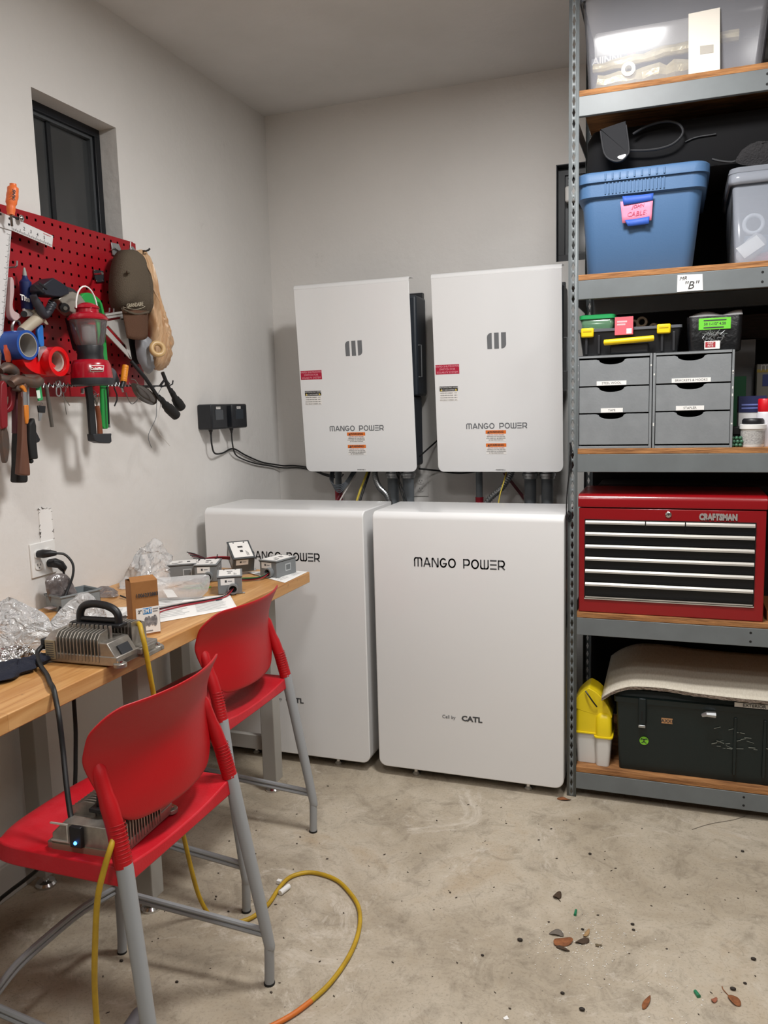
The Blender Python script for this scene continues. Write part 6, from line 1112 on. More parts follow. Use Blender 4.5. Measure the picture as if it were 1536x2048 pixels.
for k in range(6): rb.lathe([(0.0122,-0.0012),(0.0130,0),(0.0122,0.0012)], Vector((0.125,-1.4351,1.7185)).lerp(Vector((0.125,-1.4485,1.6731)), k/5), (0,0.15,1), 12, cap=False)
obj('rib', rb, MATS['amber_handle'], h); obj('ferrule', MB().cyl((0.125,-1.4505,1.6676),(0.125,-1.4642,1.6458),0.008,seg=10), M_BLACK, t); obj('shank', MB().cyl((0.125,-1.4642,1.6458),(0.125,-1.4574,1.6297),0.0035,seg=8), M_ZINC, t)
solo('grey_cloth_strip', pillow([(0.075,-1.4519,1.7145),(0.075,-1.4324,1.7115),(0.075,-1.4114,1.6665),(0.075,-1.4243,1.6535),(0.075,-1.446,1.664)], (1,0,0), 0.01), mat('dim_grey_fabric','55565c',0.7), 'small grey strip beside the yellow-orange screwdriver', 'strip')
t = thing('sunglasses', 'brown-lensed safety glasses hanging at the right end of the rail', 'glasses', (0.12,-1.3307,1.582))
obj('lens', pillow([(0.13,-1.4145,1.6591),(0.13,-1.3847,1.6614),(0.13,-1.3312,1.6493),(0.13,-1.2833,1.6272),(0.13,-1.26,1.6043),(0.13,-1.2648,1.589),(0.13,-1.2881,1.5815),(0.13,-1.3193,1.5855),(0.13,-1.367,1.6006),(0.13,-1.4005,1.6245)], (1,-0.2,0.3), 0.012, n=3, power=2.0), mat('brown_lens','3a322c',0.12,spec=0.8), t, smooth=80)
obj('temple', MB().tube([(0.14,-1.4601,1.6274),(0.14,-1.4486,1.6004),(0.14,-1.4297,1.5858),(0.14,-1.4052,1.5949),(0.14,-1.3857,1.6096)], 0.0018, 6, sub=3), M_STEEL, t); obj('temple', MB().tube([(0.14,-1.426,1.6766),(0.14,-1.4028,1.6735),(0.14,-1.3864,1.6592)], 0.0015, 6, sub=3), M_STEEL, t)
t = thing('bolt_cutter', 'black bolt cutter with two bottle-shaped grips at the right end of the rail', 'bolt cutter', (0.15,-1.2094,1.5415))
obj('arm', MB().tube([(0.1,-1.3654,1.7459),(0.13,-1.3275,1.6848),(0.14,-1.2844,1.6287),(0.14,-1.2552,1.6002)], 0.0075, 10), M_BLACK, t); obj('arm', MB().tube([(0.14,-1.2278,1.7061),(0.14,-1.2052,1.6681),(0.14,-1.1789,1.6295)], 0.0075, 10), M_BLACK, t)
obj('link', MB().tube([(0.14,-1.2496,1.6539),(0.14,-1.2318,1.6676),(0.14,-1.2138,1.6815),(0.14,-1.189,1.6626)], 0.0045, 8), M_BLACK, t)
obj('grip', MB().tube([(0.14,-1.2635,1.6136),(0.14,-1.2452,1.6021),(0.14,-1.2209,1.5808),(0.14,-1.1894,1.5609),(0.14,-1.1539,1.5387)], [0.009,0.0115,0.017,0.021,0.020], 14, sub=3), M_RUB, t, smooth=60)
obj('grip', MB().tube([(0.14,-1.1811,1.6412),(0.14,-1.1688,1.6276),(0.14,-1.1506,1.604),(0.14,-1.1316,1.5861),(0.14,-1.1121,1.57)], [0.009,0.0115,0.017,0.020,0.019], 14, sub=3), M_RUB, t, smooth=60)
wire([(0.13,-1.226,1.6488),(0.13,-1.2556,1.6158),(0.13,-1.266,1.5775),(0.13,-1.2738,1.5335),(0.13,-1.3066,1.496),(0.13,-1.3284,1.4683),(0.13,-1.3276,1.4454),(0.13,-1.3145,1.4199)], 0.0011, M_WG, 'thin grey wire hanging in a long curve below the rail end', sub=4)
wire([(0.125,-1.2383,1.6199),(0.125,-1.2314,1.5909),(0.125,-1.2463,1.5427),(0.125,-1.2601,1.5043),(0.125,-1.2533,1.475),(0.125,-1.223,1.4483),(0.125,-1.1855,1.4187)], 0.0010, M_WW, 'thin white wire hanging below the rail end', sub=4)

# ================================================================= LED work lights
M_CAST = mat('cast_aluminium', 'b3aea5', 0.36, 0.75, col2='96918a', scale=25, bump=0.05, bscale=120)
def work_light(loc, rz, label, led=False):
    """own frame: x along the long finned side (0..0.225), y from the finned face backwards, z up; origin at the near left foot"""
    t = thing('work_light', label, 'work light', loc, rz); L, D = 0.225, 0.185; W = dict(world=False)
    obj('base', MB().box((0.0,0.004,0.004),(L,D,0.030)).box((0.035,0.02,0.030),(L-0.045,D-0.02,0.062)), M_CAST, t, bevel=0.003, **W)
    # sloping right shoulder with dark window
    obj('end_block', MB().ext([(L-0.055,0.006,0.004),(L,0.006,0.004),(L,0.006,0.018),(L-0.030,0.006,0.064),(L-0.055,0.006,0.064)], (0,0.09,0)), M_CAST, t, bevel=0.002, **W)
    obj('end_window', MB().ext([(L-0.020,0.030,0.0505),(L-0.004,0.030,0.0260),(L-0.004,0.075,0.0260),(L-0.020,0.075,0.0505)], (0.003,0,0.002)), M_DARK, t, **W)
    for k in range(13):
        x = 0.038 + 0.0108*k; y0 = 0.0
        obj('fin', MB().ext([(x,0.002,0.012),(x,0.002,0.072),(x,0.014,0.086),(x,0.045,0.090),(x,0.045,0.03)], (0.0032,0,0)), M_CAST, t, bevel=0.0008, **W)
        obj('fin', MB().ext([(x+0.03,0.105,0.03),(x+0.03,0.105,0.094),(x+0.03,0.135,0.094),(x+0.03,0.168,0.080),(x+0.03,0.170,0.03)], (0.0032,0,0)), M_CAST, t, bevel=0.0008, **W)
    for k in range(10): x = 0.045 + 0.014*k; obj('fin_post', MB().cyl((x,0.055,0.06),(x,0.055,0.096),0.0045,seg=10), M_CAST, t, **W)
    lb = obj('rating_label', MB().box((0.003,0.002,0.012),(0.034,0.0045,0.062)), mat('gold_label','a5987c',0.5,0.3), t, bevel=0.0005, **W)
    ln = MB()
    for k in range(7): ln.box((0.006,0.0012,0.017+0.006*k),(0.030,0.002,0.0185+0.006*k))
    obj('printed_lines', ln, M_INK, lb, smooth=0, **W)['kind'] = 'stuff'
    obj('side_plate', MB().ext([(0.0,0.006,0.004),(0.0,0.006,0.062),(0.0,0.03,0.078),(0.0,0.14,0.078),(0.0,0.17,0.05),(0.0,0.17,0.004)], (0.035,0,0)), M_CAST, t, bevel=0.002, **W)
    obj('handle_base', MB().box((0.035,0.062,0.088),(0.195,0.098,0.098)), M_BLACK, t, bevel=0.003, **W)
    pts = [(0.058,0.08,0.098),(0.060,0.08,0.120),(0.072,0.08,0.138),(0.10,0.08,0.146),(0.14,0.08,0.144),(0.168,0.08,0.134),(0.180,0.08,0.118),(0.180,0.08,0.098)]
    obj('handle', MB().tube(pts, 0.0105, 10, sub=4).tube([(0.058,0.08,0.104),(0.18,0.08,0.104)], 0.008, 8), M_BLACK, t, smooth=60, **W)
    for x, y in ((L+0.002,0.012),(L+0.004,D-0.012)):
        e = obj('mounting_ear', MB().cyl((x,y,0.002),(x,y,0.014),0.017,seg=20), M_CAST, t, bevel=0.002, **W); obj('screw', MB().cyl((x,y,0.014),(x,y,0.020),0.009,seg=14), M_CHROME, e, **W)
    obj('frame_arm', MB().ext([(L-0.02,0.10,0.0),(L+0.02,0.10,0.0),(L+0.02,D,0.0),(L-0.02,D,0.0)], (0,0,0.012)).box((L-0.05,0.09,0.012),(L+0.012,0.155,0.028)), M_CAST, t, bevel=0.002, **W)
    if led:
        c = obj('control_block', MB().box((-0.012,0.085,0.030),(0.0,0.115,0.078)), M_BLACK, t, bevel=0.002, **W); obj('indicator', MB().ball((-0.0125,0.10,0.042),0.004,10), mat('blue_led','2a7bff',0.3,emit=('3c8cff',6.0)), c, **W)
        obj('driver_label', MB().box((-0.003,0.03,0.006),(0.0,0.17,0.028)), mat('tan_metal','9c8f7b',0.4,0.5), t, **W)
        fr = MB(); fr.box((-0.004,0.125,0.034),(0.0,0.17,0.037)).box((-0.004,0.125,0.074),(0.0,0.17,0.077)).box((-0.004,0.125,0.037),(0.0,0.128,0.074)); obj('window_frame', fr, M_ALU, t, **W)
    return t
work_light((0.462,-2.300,BZ), math.radians(1.5), 'finned aluminium work light with black handle lying on the bench')
work_light((0.905,-2.600,0.583), math.radians(93), 'finned aluminium work light with blue indicator on the red stool seat', led=True)

M_CORD = mat('yellow_cord', 'c49f20', 0.5, col2='ad8a1c', scale=20); M_CORDB = mat('worn_yellow_cord', 'a5913a', 0.55, col2='8f7d33', scale=20); M_CORDK = mat('black_cord', '1a1b1c', 0.5)
t = thing('extension_cord', 'yellow extension cord from the bench work light, looping across the concrete floor', 'cord', (0.93,-1.9,0.0))
obj('cable', MB().tube([(0.655,-2.155,0.985),(0.672,-2.17,0.985),(0.688,-2.185,0.968),(0.70,-2.19,0.93),(0.705,-2.185,0.86),(0.70,-2.16,0.75),(0.69,-2.12,0.60),(0.675,-2.06,0.42),(0.665,-2.01,0.25),(0.668,-1.975,0.10),(0.682,-1.958,0.030),(0.700,-1.955,0.0075),(0.745,-1.965,0.0075),(0.788,-1.963,0.0075),(0.825,-1.925,0.0075),(0.842,-1.85,0.0075),(0.835,-1.76,0.0075),(0.842,-1.695,0.0075),(0.88,-1.655,0.0075),(0.93,-1.647,0.0075),(1.00,-1.665,0.0075),(1.066,-1.716,0.0075),(1.118,-1.775,0.0075),(1.152,-1.848,0.0075),(1.172,-1.935,0.0075),(1.177,-2.026,0.0075),(1.168,-2.12,0.0075),(1.148,-2.19,0.0075)], 0.0068, 10, sub=5), M_CORD, t)
obj('cable', MB().tube([(1.148,-2.19,0.0075),(1.125,-2.245,0.0075),(1.09,-2.30,0.0075),(1.04,-2.36,0.0075),(0.99,-2.42,0.0075)], 0.0069, 10, sub=4), mat('orange_cord','d2722a',0.5), t, label='orange end of the cord')
obj('strain_relief', MB().cyl((0.640,-2.15,0.985),(0.658,-2.156,0.985),0.009,seg=12), M_BLACK, t)
obj('cord_tag', MB().cyl((0.8622,-1.7429,0.009),(0.8516,-1.7864,0.009),0.009,seg=10).box((0.812,-1.735,0.002),(0.828,-1.722,0.014)), M_WHITE, t, bevel=0.001)
t = thing('extension_cord', 'yellow cord hanging from the work light on the stool seat down to the floor', 'cord', (0.9,-2.6,0.0))
obj('cable', MB().tube([(0.885,-2.575,0.665),(0.915,-2.61,0.675),(0.925,-2.645,0.655),(0.918,-2.665,0.61),(0.905,-2.675,0.55),(0.890,-2.675,0.45),(0.87,-2.665,0.33),(0.865,-2.66,0.20),(0.885,-2.67,0.08),(0.92,-2.72,0.012),(0.96,-2.80,0.0075)], 0.0066, 10, sub=5), M_CORD, t)
t = thing('black_cord', 'black cord draped over the bench edge down to the work light on the stool', 'cord', (0.7,-2.45,0.6))
obj('cable', MB().tube([(0.450,-2.290,0.945),(0.452,-2.315,0.932),(0.500,-2.355,0.916),(0.560,-2.40,0.912),(0.610,-2.445,0.912),(0.650,-2.478,0.911),(0.672,-2.495,0.880),(0.69,-2.51,0.8513),(0.7024,-2.52,0.7842),(0.732,-2.55,0.717),(0.7658,-2.58,0.6532),(0.794,-2.6,0.6398)], 0.0062, 10, sub=5), M_CORDK, t)
obj('plug', MB().box((0.442,-2.29,0.935),(0.456,-2.262,0.965)), M_BLACK, t, bevel=0.004)
wire([(0.33,-2.05,0.85),(0.34,-2.06,0.80),(0.36,-2.09,0.72),(0.39,-2.13,0.60),(0.40,-2.18,0.42),(0.30,-2.20,0.25),(0.15,-2.25,0.12),(0.10,-2.30,0.006)], 0.006, M_CORDK, 'black cable hanging under the workbench behind the stool', 'cable', cat='cable')

# ================================================================= carton
ang = math.radians(52)
def rot_box(c, w, d, h, a): # c = near corner on the bench; w along direction a, d along a+90
    return Matrix.Translation(c) @ Matrix.Rotation(a, 4, 'Z')
t = thing('carton', 'upright brown carton with a blue EMT label standing on the bench', 'box', (0.548,-2.022,BZ)); W = Matrix.Translation((0.546,-2.034,BZ)) @ Matrix.Rotation(ang, 4, 'Z'); WI = wmat(t)
def inM(mb, W): mb.v = [tuple(W @ Vector(p)) for p in mb.v]; return mb
w_, d_, h_ = 0.078, 0.062, 0.162
bx_ = obj('carton_body', inM(MB().box((0,0,0),(w_,d_,h_)), W), mat('kraft_card','a3703f',0.8,col2='9a6838',scale=20), t, bevel=0.001)
obj('flap', inM(MB().ext([(0,0,h_),(w_,0,h_),(w_-0.004,d_*0.5,h_+0.010),(0.004,d_*0.5,h_+0.010)], (0,0.001,0.001)), W), MATS['kraft_card'], t, smooth=0)
obj('flap', inM(MB().ext([(0,d_,h_),(w_,d_,h_),(w_-0.004,d_*0.5,h_+0.006),(0.004,d_*0.5,h_+0.006)], (0,-0.001,0.001)), W), MATS['kraft_card'], t, smooth=0)
fl_ = obj('white_label', inM(MB().box((0.010,-0.0008,0.006),(w_+0.0008,0,0.084)).box((w_,-0.0008,0.006),(w_+0.0008,0.012,0.084)), W), M_PAPER, bx_, smooth=0)
obj('blue_panel', inM(MB().box((0.030,-0.0012,0.064),(0.056,-0.0008,0.082)), W), mat('label_blue','3f8fd0',0.5), t, smooth=0)
def btext(s, size, x, z, m, bold=0.0, sx=1.0):
    o = W @ Vector((x,-0.0016,z)); obj('printed_text', text_mb(s, size, o, W.to_3x3() @ Vector((1,0,0)), (0,0,1), th=0.0002, bold=bold, sx=sx), m, t, smooth=0)
btext('1006232883', 0.0155, 0.045, 0.121, M_INK, 0.0004, 0.86); btext('EMT', 0.0175, 0.043, 0.073, M_PAPER, 0.0003, 0.85); btext('2"', 0.013, 0.021, 0.073, M_INK, 0.0003)
for x_0, x_1, z_0, m_ in ((0.059,0.075,0.075,M_INKL),(0.059,0.073,0.068,M_INKL),(0.013,0.030,0.022,MATS['label_blue']),(0.013,0.026,0.011,M_INK),(0.036,0.056,0.011,M_INKL)): obj('printed_line', inM(MB().box((x_0,-0.0013,z_0),(x_1,-0.0008,z_0+0.0035)), W), m_, t, smooth=0)
cp = MB()
for k, (x0_, r_) in enumerate(((0.038,0.014),(0.046,0.016),(0.056,0.014),(0.064,0.017))): 
    ring = [(x0_+0.4*r_*math.cos(a), -0.0013-0.0001*k, 0.042+r_*math.sin(a)) for a in [q*PI/10 for q in range(20)]]; cp.ext([W @ Vector(p) for p in ring], W.to_3x3() @ Vector((0,-0.0001,0)))
obj('pictured_coupling', cp, mat('print_grey','9b9a9c',0.5,col2='66666a',scale=120), t, smooth=0)

# ================================================================= grey junction box with a dark pouch
M_GBOX = mat('grey_box_plastic', '7f8689', 0.45); M_GBOX2 = mat('surge_box_grey', '7e8284', 0.42, 0.1)
jx, jy, ja = 0.135, -1.842, math.radians(62)
t = thing('junction_box', 'open grey junction box with a dark pouch in it, against the wall below the outlet', 'junction box', (0.09,-1.77,BZ)); W = Matrix.Translation((0.120,-1.845,BZ)) @ Matrix.Rotation(math.radians(72), 4, 'Z')
JH = 0.052
obj('box_body', inM(MB().box((0,0,0),(0.145,0.003,JH)).box((0,0.092,0),(0.145,0.095,JH)).box((0,0.003,0),(0.003,0.092,JH)).box((0.142,0.003,0),(0.145,0.092,JH)).box((0,0,0),(0.145,0.095,0.003)), W), M_GBOX, t, bevel=0.001)
obj('rim', inM(MB().box((-0.004,-0.004,JH-0.004),(0.149,0.0,JH+0.002)).box((-0.004,0.095,JH-0.004),(0.149,0.099,JH+0.002)).box((-0.004,0,JH-0.004),(0,0.095,JH+0.002)).box((0.145,0,JH-0.004),(0.149,0.095,JH+0.002)), W), M_GBOX, t, bevel=0.001)
obj('tab', inM(MB().box((-0.03,0.03,0.012),(0,0.06,0.016)), W), mat('tab_pinkgrey','a99b98',0.6), t, bevel=0.001)
solo('dark_pouch', pillow([(0.06,-1.82,0.915),(0.075,-1.77,0.913),(0.10,-1.735,0.915),(0.092,-1.745,0.965),(0.075,-1.76,1.012),(0.055,-1.80,1.02),(0.045,-1.83,1.00)], (1,-0.5,0.2), 0.014, rough=0.002, seed=4), mat('smoky_film','57504f',0.18,col2='8a8280',scale=18,bump=0.6,bscale=40,spec=0.9), 'smoky crumpled pouch standing in the grey junction box', 'pouch', smooth=40)

# ================================================================= surge boxes
def surge_box(near, a, label, tilt=0.0, size=(0.122,0.084,0.068), hole_side='b', dark=False, n_w=4, nip=True):
    """near = lower near corner; long side runs along direction a, short (nipple) side along a-90"""
    t = thing('surge_box', label, 'electrical box', near, 0); L, D, Hh = size
    W = Matrix.Translation(near) @ Matrix.Rotation(a, 4, 'Z') @ Matrix.Rotation(tilt, 4, 'X')
    # local: x = short side (0..D) , y = long side (0..L)
    m = M_GBOX2 if not dark else mat('surge_box_dark','4d5154',0.4,0.1)
    b = obj('case', inM(MB().box((0,0,0.001),(D,L,Hh-0.005)), W), m, t, bevel=0.002)
    obj('lid', inM(MB().box((-0.003,-0.003,Hh-0.005),(D+0.003,L+0.003,Hh)), W), m, t, bevel=0.001); obj('gasket', inM(MB().box((-0.001,-0.001,Hh-0.0075),(D+0.001,L+0.001,Hh-0.005)), W), M_RUB, t)
    lb = obj('lid_label', inM(MB().box((0.004,0.006,Hh),(D-0.004,L-0.006,Hh+0.0006)), W), M_STK, t, smooth=0)
    X = W.to_3x3() @ Vector((1,0,0)); Y = W.to_3x3() @ Vector((0,1,0)); Z = W.to_3x3() @ Vector((0,0,1))
    obj('printed_mark', inM(MB().box((D*0.42,L*0.34,Hh+0.0006),(D*0.56,L*0.46,Hh+0.0009)), W), M_INK, lb, smooth=0)
    ln = MB()
    for k in range(4): ln.box((D*0.68+0.003*k*0.9,L*0.12,Hh+0.0006),(D*0.68+0.0012+0.003*k*0.9,L*(0.42-0.04*k),Hh+0.0009))
    ln.box((D*0.38,L*0.60,Hh+0.0006),(D*0.62,L*0.70,Hh+0.0009)); obj('printed_lines', inM(ln, W), M_INK, lb, smooth=0)['kind'] = 'stuff'
    for sx in (0.25, 0.75): obj('lid_screw', inM(MB().cyl((D*sx,L-0.012,Hh),(D*sx,L-0.012,Hh+0.002),0.003,seg=8), W), M_INK, lb)
    sl = obj('side_label', inM(MB().box((D*0.12,-0.0006,Hh*0.52),(D*0.70,0,Hh*0.86)), W), M_STK, t, smooth=0)
    obj('printed_mark', inM(MB().box((D*0.30,-0.0010,Hh*0.66),(D*0.38,-0.0006,Hh*0.78)), W), M_INK, sl, smooth=0); obj('printed_line', inM(MB().box((D*0.42,-0.0010,Hh*0.69),(D*0.60,-0.0006,Hh*0.74)), W), M_INKL, sl, smooth=0)
    ql = MB(); 
    x_ = D; ql.box((x_,L*0.45,Hh*0.28),(x_+0.0005,L*0.72,Hh*0.70)); obj('square_mark', inM(ql, W), mat('mark_pale','b9bdbf',0.5), t, smooth=0); obj('square_field', inM(MB().box((x_+0.0004,L*0.48,Hh*0.34),(x_+0.0007,L*0.69,Hh*0.64)), W), mat('mark_field','6c7072',0.5), t, smooth=0)
    obj('long_label', inM(MB().box((-0.0005,L*0.15,Hh*0.25),(0,L*0.8,Hh*0.7)), W), mat('mark_pale','b9bdbf',0.5), t, smooth=0)
    if nip:
        n_ = obj('nipple', inM(MB().lathe([(0.0135,0),(0.0185,0),(0.0185,0.020),(0.0135,0.020),(0.0135,0)], (D*0.62,0,Hh*0.33), (0,-1,0), 20, cap=False), W), m, t); obj('bore', inM(MB().cyl((D*0.62,-0.002,Hh*0.33),(D*0.62,-0.0015,Hh*0.33),0.0135,seg=18), W), M_RUB, n_)
    obj('lug', inM(MB().box((D,0.0,0.001),(D+0.010,0.010,0.005)), W), M_ZINC, t, bevel=0.001)
    return t, W
def wires_from(t, W, D, Hh, route, spread=0.004, cols=('r','k','w','g')):
    C = dict(r=M_WRR, k=M_WK, w=M_WW, g=M_WGR, d=M_WR)
    s = W @ Vector((D*0.62,-0.004,Hh*0.33))
    for k, c in enumerate(cols):
        off = Vector((spread*math.cos(k*1.7), spread*math.sin(k*1.7), 0.0035*(k % 2))); 
        obj('lead_wire', MB().tube([s + off*0.4] + [Vector(p) + off*(1+0.5*j) for j, p in enumerate(route)], 0.0021, 7, sub=4), C[c], t)
S_ = (0.098, 0.062, 0.052)
t, W = surge_box((0.505,-1.500,BZ), math.radians(30), 'grey surge box nearest the front edge of the bench, wires running left')
wires_from(t, W, 0.084, 0.068, [(0.55,-1.535,0.910),(0.52,-1.60,0.908),(0.47,-1.68,0.908),(0.44,-1.76,0.909),(0.45,-1.80,0.910)], 0.006, ('r','w','r','k'))
t, W = surge_box((0.149,-1.283,BZ), math.radians(-55), 'grey surge box half behind the flat zip bag, square mark on its side', nip=False)
t, W = surge_box((0.300,-1.330,BZ), math.radians(22), 'grey surge box in the middle of the row behind the flat zip bag')
wires_from(t, W, 0.084, 0.068, [(0.37,-1.38,0.910),(0.36,-1.42,0.908),(0.33,-1.46,0.908)], 0.007, ('g','g','k'))
t, W = surge_box((0.497,-1.175,BZ), math.radians(-12), 'grey surge box at the far front corner of the bench on a white sheet')
wires_from(t, W, 0.084, 0.068, [(0.53,-1.235,0.912),(0.48,-1.27,0.909),(0.43,-1.28,0.909),(0.38,-1.27,0.909),(0.34,-1.24,0.909)], 0.007, ('r','g','w','k','r'))
t, W = surge_box((0.385,-1.190,BZ+0.012), math.radians(42), 'darker grey surge box tipped up so its white label faces the room', tilt=math.radians(24), dark=True, nip=False)
# tied coil of maroon wires behind the tipped box
t = thing('wire_coil', 'tied coil of maroon wires behind the tipped grey surge box', 'wire', (0.30,-1.12,BZ))
for k in range(6):
    a = 0.005*k; obj('wire_loop', MB().tube([(0.40,-1.13,0.945+a*0.6),(0.34,-1.16-a*0.3,0.965+a*0.4),(0.28-a*0.2,-1.19,0.962+a*0.4),(0.245-a*0.3,-1.17,0.945+a*0.3),(0.25,-1.14,0.925),(0.31,-1.16,0.915),(0.37,-1.17,0.912+a*0.2)], 0.0024, 7, sub=5), M_WRR if k % 2 else M_WR, t)
for k in range(5): obj('wire_end', MB().tube([(0.27,-1.185,0.965),(0.245-0.006*k,-1.20,0.972+0.004*k),(0.222-0.007*k,-1.215,0.973+0.006*k)], 0.002, 6), [M_WK, M_WR][k % 2], t)
obj('cable_tie', MB().tube([(0.305,-1.19,0.915),(0.315,-1.20,0.95),(0.325,-1.20,0.99)], 0.002, 6), M_BLACK, t)
# green wires between boxes
wire([(0.335,-1.44,0.907),(0.36,-1.46,0.912),(0.40,-1.44,0.908),(0.42,-1.41,0.910)], 0.0025, mat('bright_green_wire','5aa32c',0.5), 'bright green wire on the bench behind the front surge box')
wire([(0.33,-1.46,0.907),(0.35,-1.475,0.916),(0.39,-1.46,0.914),(0.41,-1.43,0.908)], 0.0025, MATS['bright_green_wire'], 'second bright green wire arching on the bench, nearer the zip bag')

# ================================================================= papers, bags, glove
def sheet(pts, label, seed, lift=0.004, z0=BZ, printed=True, curl=None):
    q = [Vector(p) for p in pts]; t = thing('paper_sheet', label, 'paper', tuple(q[3])); rg = random.Random(seed); ph = rg.uniform(0,6)
    def f(u, v, dz=0.0):
        p = quad_pt(q, u, v); p.z = z0 + 0.0012 + dz + lift*(0.5+0.5*math.sin(5*u+ph))*(0.5+0.5*math.sin(4*v+ph)) + (curl(u,v) if curl else 0); return p
    sh = obj('sheet', MB().grid(f, 24, 18), M_PAPER, t, solid=0.0004)
    if printed:
        for c in range(2):
            mb = MB()
            for r in range(11):
                v0 = 0.16 + 0.066*r; u0 = 0.08+0.46*c; u1 = u0 + rg.uniform(0.28,0.38); n = 8
                for k in range(n):
                    a = u0+(u1-u0)*k/n; b = u0+(u1-u0)*(k+1)/n; mb.add([f(a,v0,.0007), f(b,v0,.0007), f(b,v0+0.018,.0007), f(a,v0+0.018,.0007)], [(0,1,2,3)])
            obj('text_block', mb, mat('newsprint_grey','b4b4b4',0.8), sh, smooth=0)['kind'] = 'stuff'
        e = MB()
        for k in range(6): e.add([f(0.80+0.01*k,0.30+0.02*(k%2),.0009), f(0.83+0.01*k,0.30,.0009), f(0.83+0.01*k,0.35,.0009), f(0.80+0.01*k,0.36,.0009)], [(0,1,2,3)])
        obj('ink_mark', e, mat('ink_navy','2c3550',0.7), sh, smooth=0)
    return t
sheet([(0.30,-1.62,BZ),(0.545,-1.49,BZ),(0.668,-1.650,BZ),(0.500,-1.905,BZ)], 'white instruction sheet on the bench just right of the EMT carton', 3)
sheet([(0.40,-1.12,BZ),(0.575,-1.05,BZ),(0.645,-1.05,BZ),(0.648,-1.262,BZ)], 'white sheet at the far end of the bench under a grey surge box', 4, lift=0.003)
sheet([(0.20,-1.78,BZ),(0.40,-1.66,BZ),(0.44,-1.80,BZ),(0.25,-1.95,BZ)], 'white sheet behind the EMT carton with a dark ink mark', 5, lift=0.006)
sheet([(0.16,-2.08,BZ),(0.30,-1.95,BZ),(0.40,-2.05,BZ),(0.28,-2.17,BZ)], 'white sheet behind the finned work light, below the junction box', 6, lift=0.003, printed=False)
M_BAG = clear('crinkly_bag', trans=0.48, haze='ffffff', gloss=0.55, rough=0.10, bump=1.0, bscale=30); M_BAG2 = clear('clear_zip_bag', trans=0.58, haze='f4f4f4', gloss=0.35, rough=0.08, bump=0.4, bscale=18)
def heap(cx, cy, rx, ry, h, seed, label, m=None, rz=0.0, nu=40, nv=18, amp=0.018, z0=BZ, lean=(0,0)):
    def f(u, v):
        a = 2*PI*u; r = math.sin(v*PI/2)**0.8; rr = 1 + 0.18*math.sin(3*a+seed) + 0.1*math.sin(7*a+seed*2)
        x, y = rx*r*rr*math.cos(a), ry*r*rr*math.sin(a); c, s = math.cos(rz), math.sin(rz); k = 1-r
        return Vector((cx + x*c - y*s + lean[0]*k, cy + x*s + y*c + lean[1]*k, z0 + 0.004 + h*max(0, (1-r**2.2))))
    mb = crumple(f, nu, nv, amp, seed); mb.v = [(x, y, max(z, z0+0.001)) for x, y, z in mb.v]
    return solo('plastic_bag', mb, m or M_BAG, label, 'bag', smooth=25)
heap(0.225,-2.22,0.155,0.125,0.125,2,'big crumpled clear plastic bag left of the work light against the wall', rz=0.5, nu=60, nv=26, amp=0.030)
heap(0.355,-2.36,0.10,0.075,0.05,12,'flattened part of a clear plastic bag at the left edge, above the navy glove', rz=0.8, amp=0.02)
t_ = heap(0.335,-2.015,0.085,0.055,0.105,5,'clear plastic bag standing between the work light and the junction box', rz=0.9, amp=0.024, lean=(0.0,0.035))
heap(0.145,-1.40,0.105,0.060,0.155,7,'peaked clear plastic bag standing against the wall behind the surge boxes', m=M_BAG2, rz=1.3, amp=0.030, lean=(-0.02,0.06), nu=54, nv=24)
solo('zip_bag', pillow([(0.345,-1.640,BZ+0.004),(0.475,-1.560,BZ+0.006),(0.500,-1.540,BZ+0.075),(0.465,-1.560,BZ+0.085),(0.345,-1.600,BZ+0.078),(0.300,-1.640,BZ+0.085),(0.295,-1.67,BZ+0.02)], (0.55,-0.8,0.1), 0.018, rough=0.0015, seed=9), M_BAG2, 'flat clear zip bag with a white tag standing in front of the surge boxes', 'bag', smooth=50)
solo('white_tag', plate([(0.385,-1.655,BZ+0.050),(0.412,-1.640,BZ+0.048),(0.428,-1.635,BZ+0.022),(0.400,-1.652,BZ+0.022)], 0.0008, (0.5,-0.8,0.1)), M_PAPER, 'small blank white tag in the flat clear zip bag', 'tag', smooth=0)
heap(0.10,-1.60,0.055,0.045,0.03,15,'small clear bag of dark parts at the wall left of the EMT carton', m=clear('dim_bag', trans=0.5, haze='8d8f95', gloss=0.3, bump=0.8), amp=0.01)
g = pillow([(0.345,-2.44,BZ+.012),(0.40,-2.36,BZ+.012),(0.425,-2.33,BZ+.012),(0.435,-2.30,BZ+.012),(0.455,-2.265,BZ+.012),(0.480,-2.285,BZ+.012),(0.478,-2.325,BZ+.012),(0.475,-2.345,BZ+.012),(0.500,-2.372,BZ+.012),(0.488,-2.41,BZ+.012),(0.50,-2.45,BZ+.012),(0.46,-2.50,BZ+.012),(0.38,-2.52,BZ+.012)], (0,0,1), 0.016, rings=6, rough=0.003, seed=6, back=0.7, n=3)
solo('work_glove', g, mat('navy_fabric','1b1f2e',0.9,bump=0.4,bscale=150), 'crumpled navy glove at the left edge of the bench', 'glove', smooth=40)
t = thing('pipe_coupling', 'steel pipe coupling lying behind the work light beside the carton', 'coupling', (0.43,-1.985,BZ))
obj('sleeve', MB().tube([(0.385,-2.02,BZ+0.021),(0.41,-2.0,BZ+0.021),(0.44,-1.975,BZ+0.021),(0.462,-1.955,BZ+0.021)], [0.019,0.021,0.018,0.021], 16), M_STEEL, t, smooth=40)
wire([(0.18,-1.62,0.912),(0.26,-1.66,0.908),(0.33,-1.72,0.907),(0.38,-1.74,0.907)], 0.003, M_WK, 'black wire on the bench behind the EMT carton')

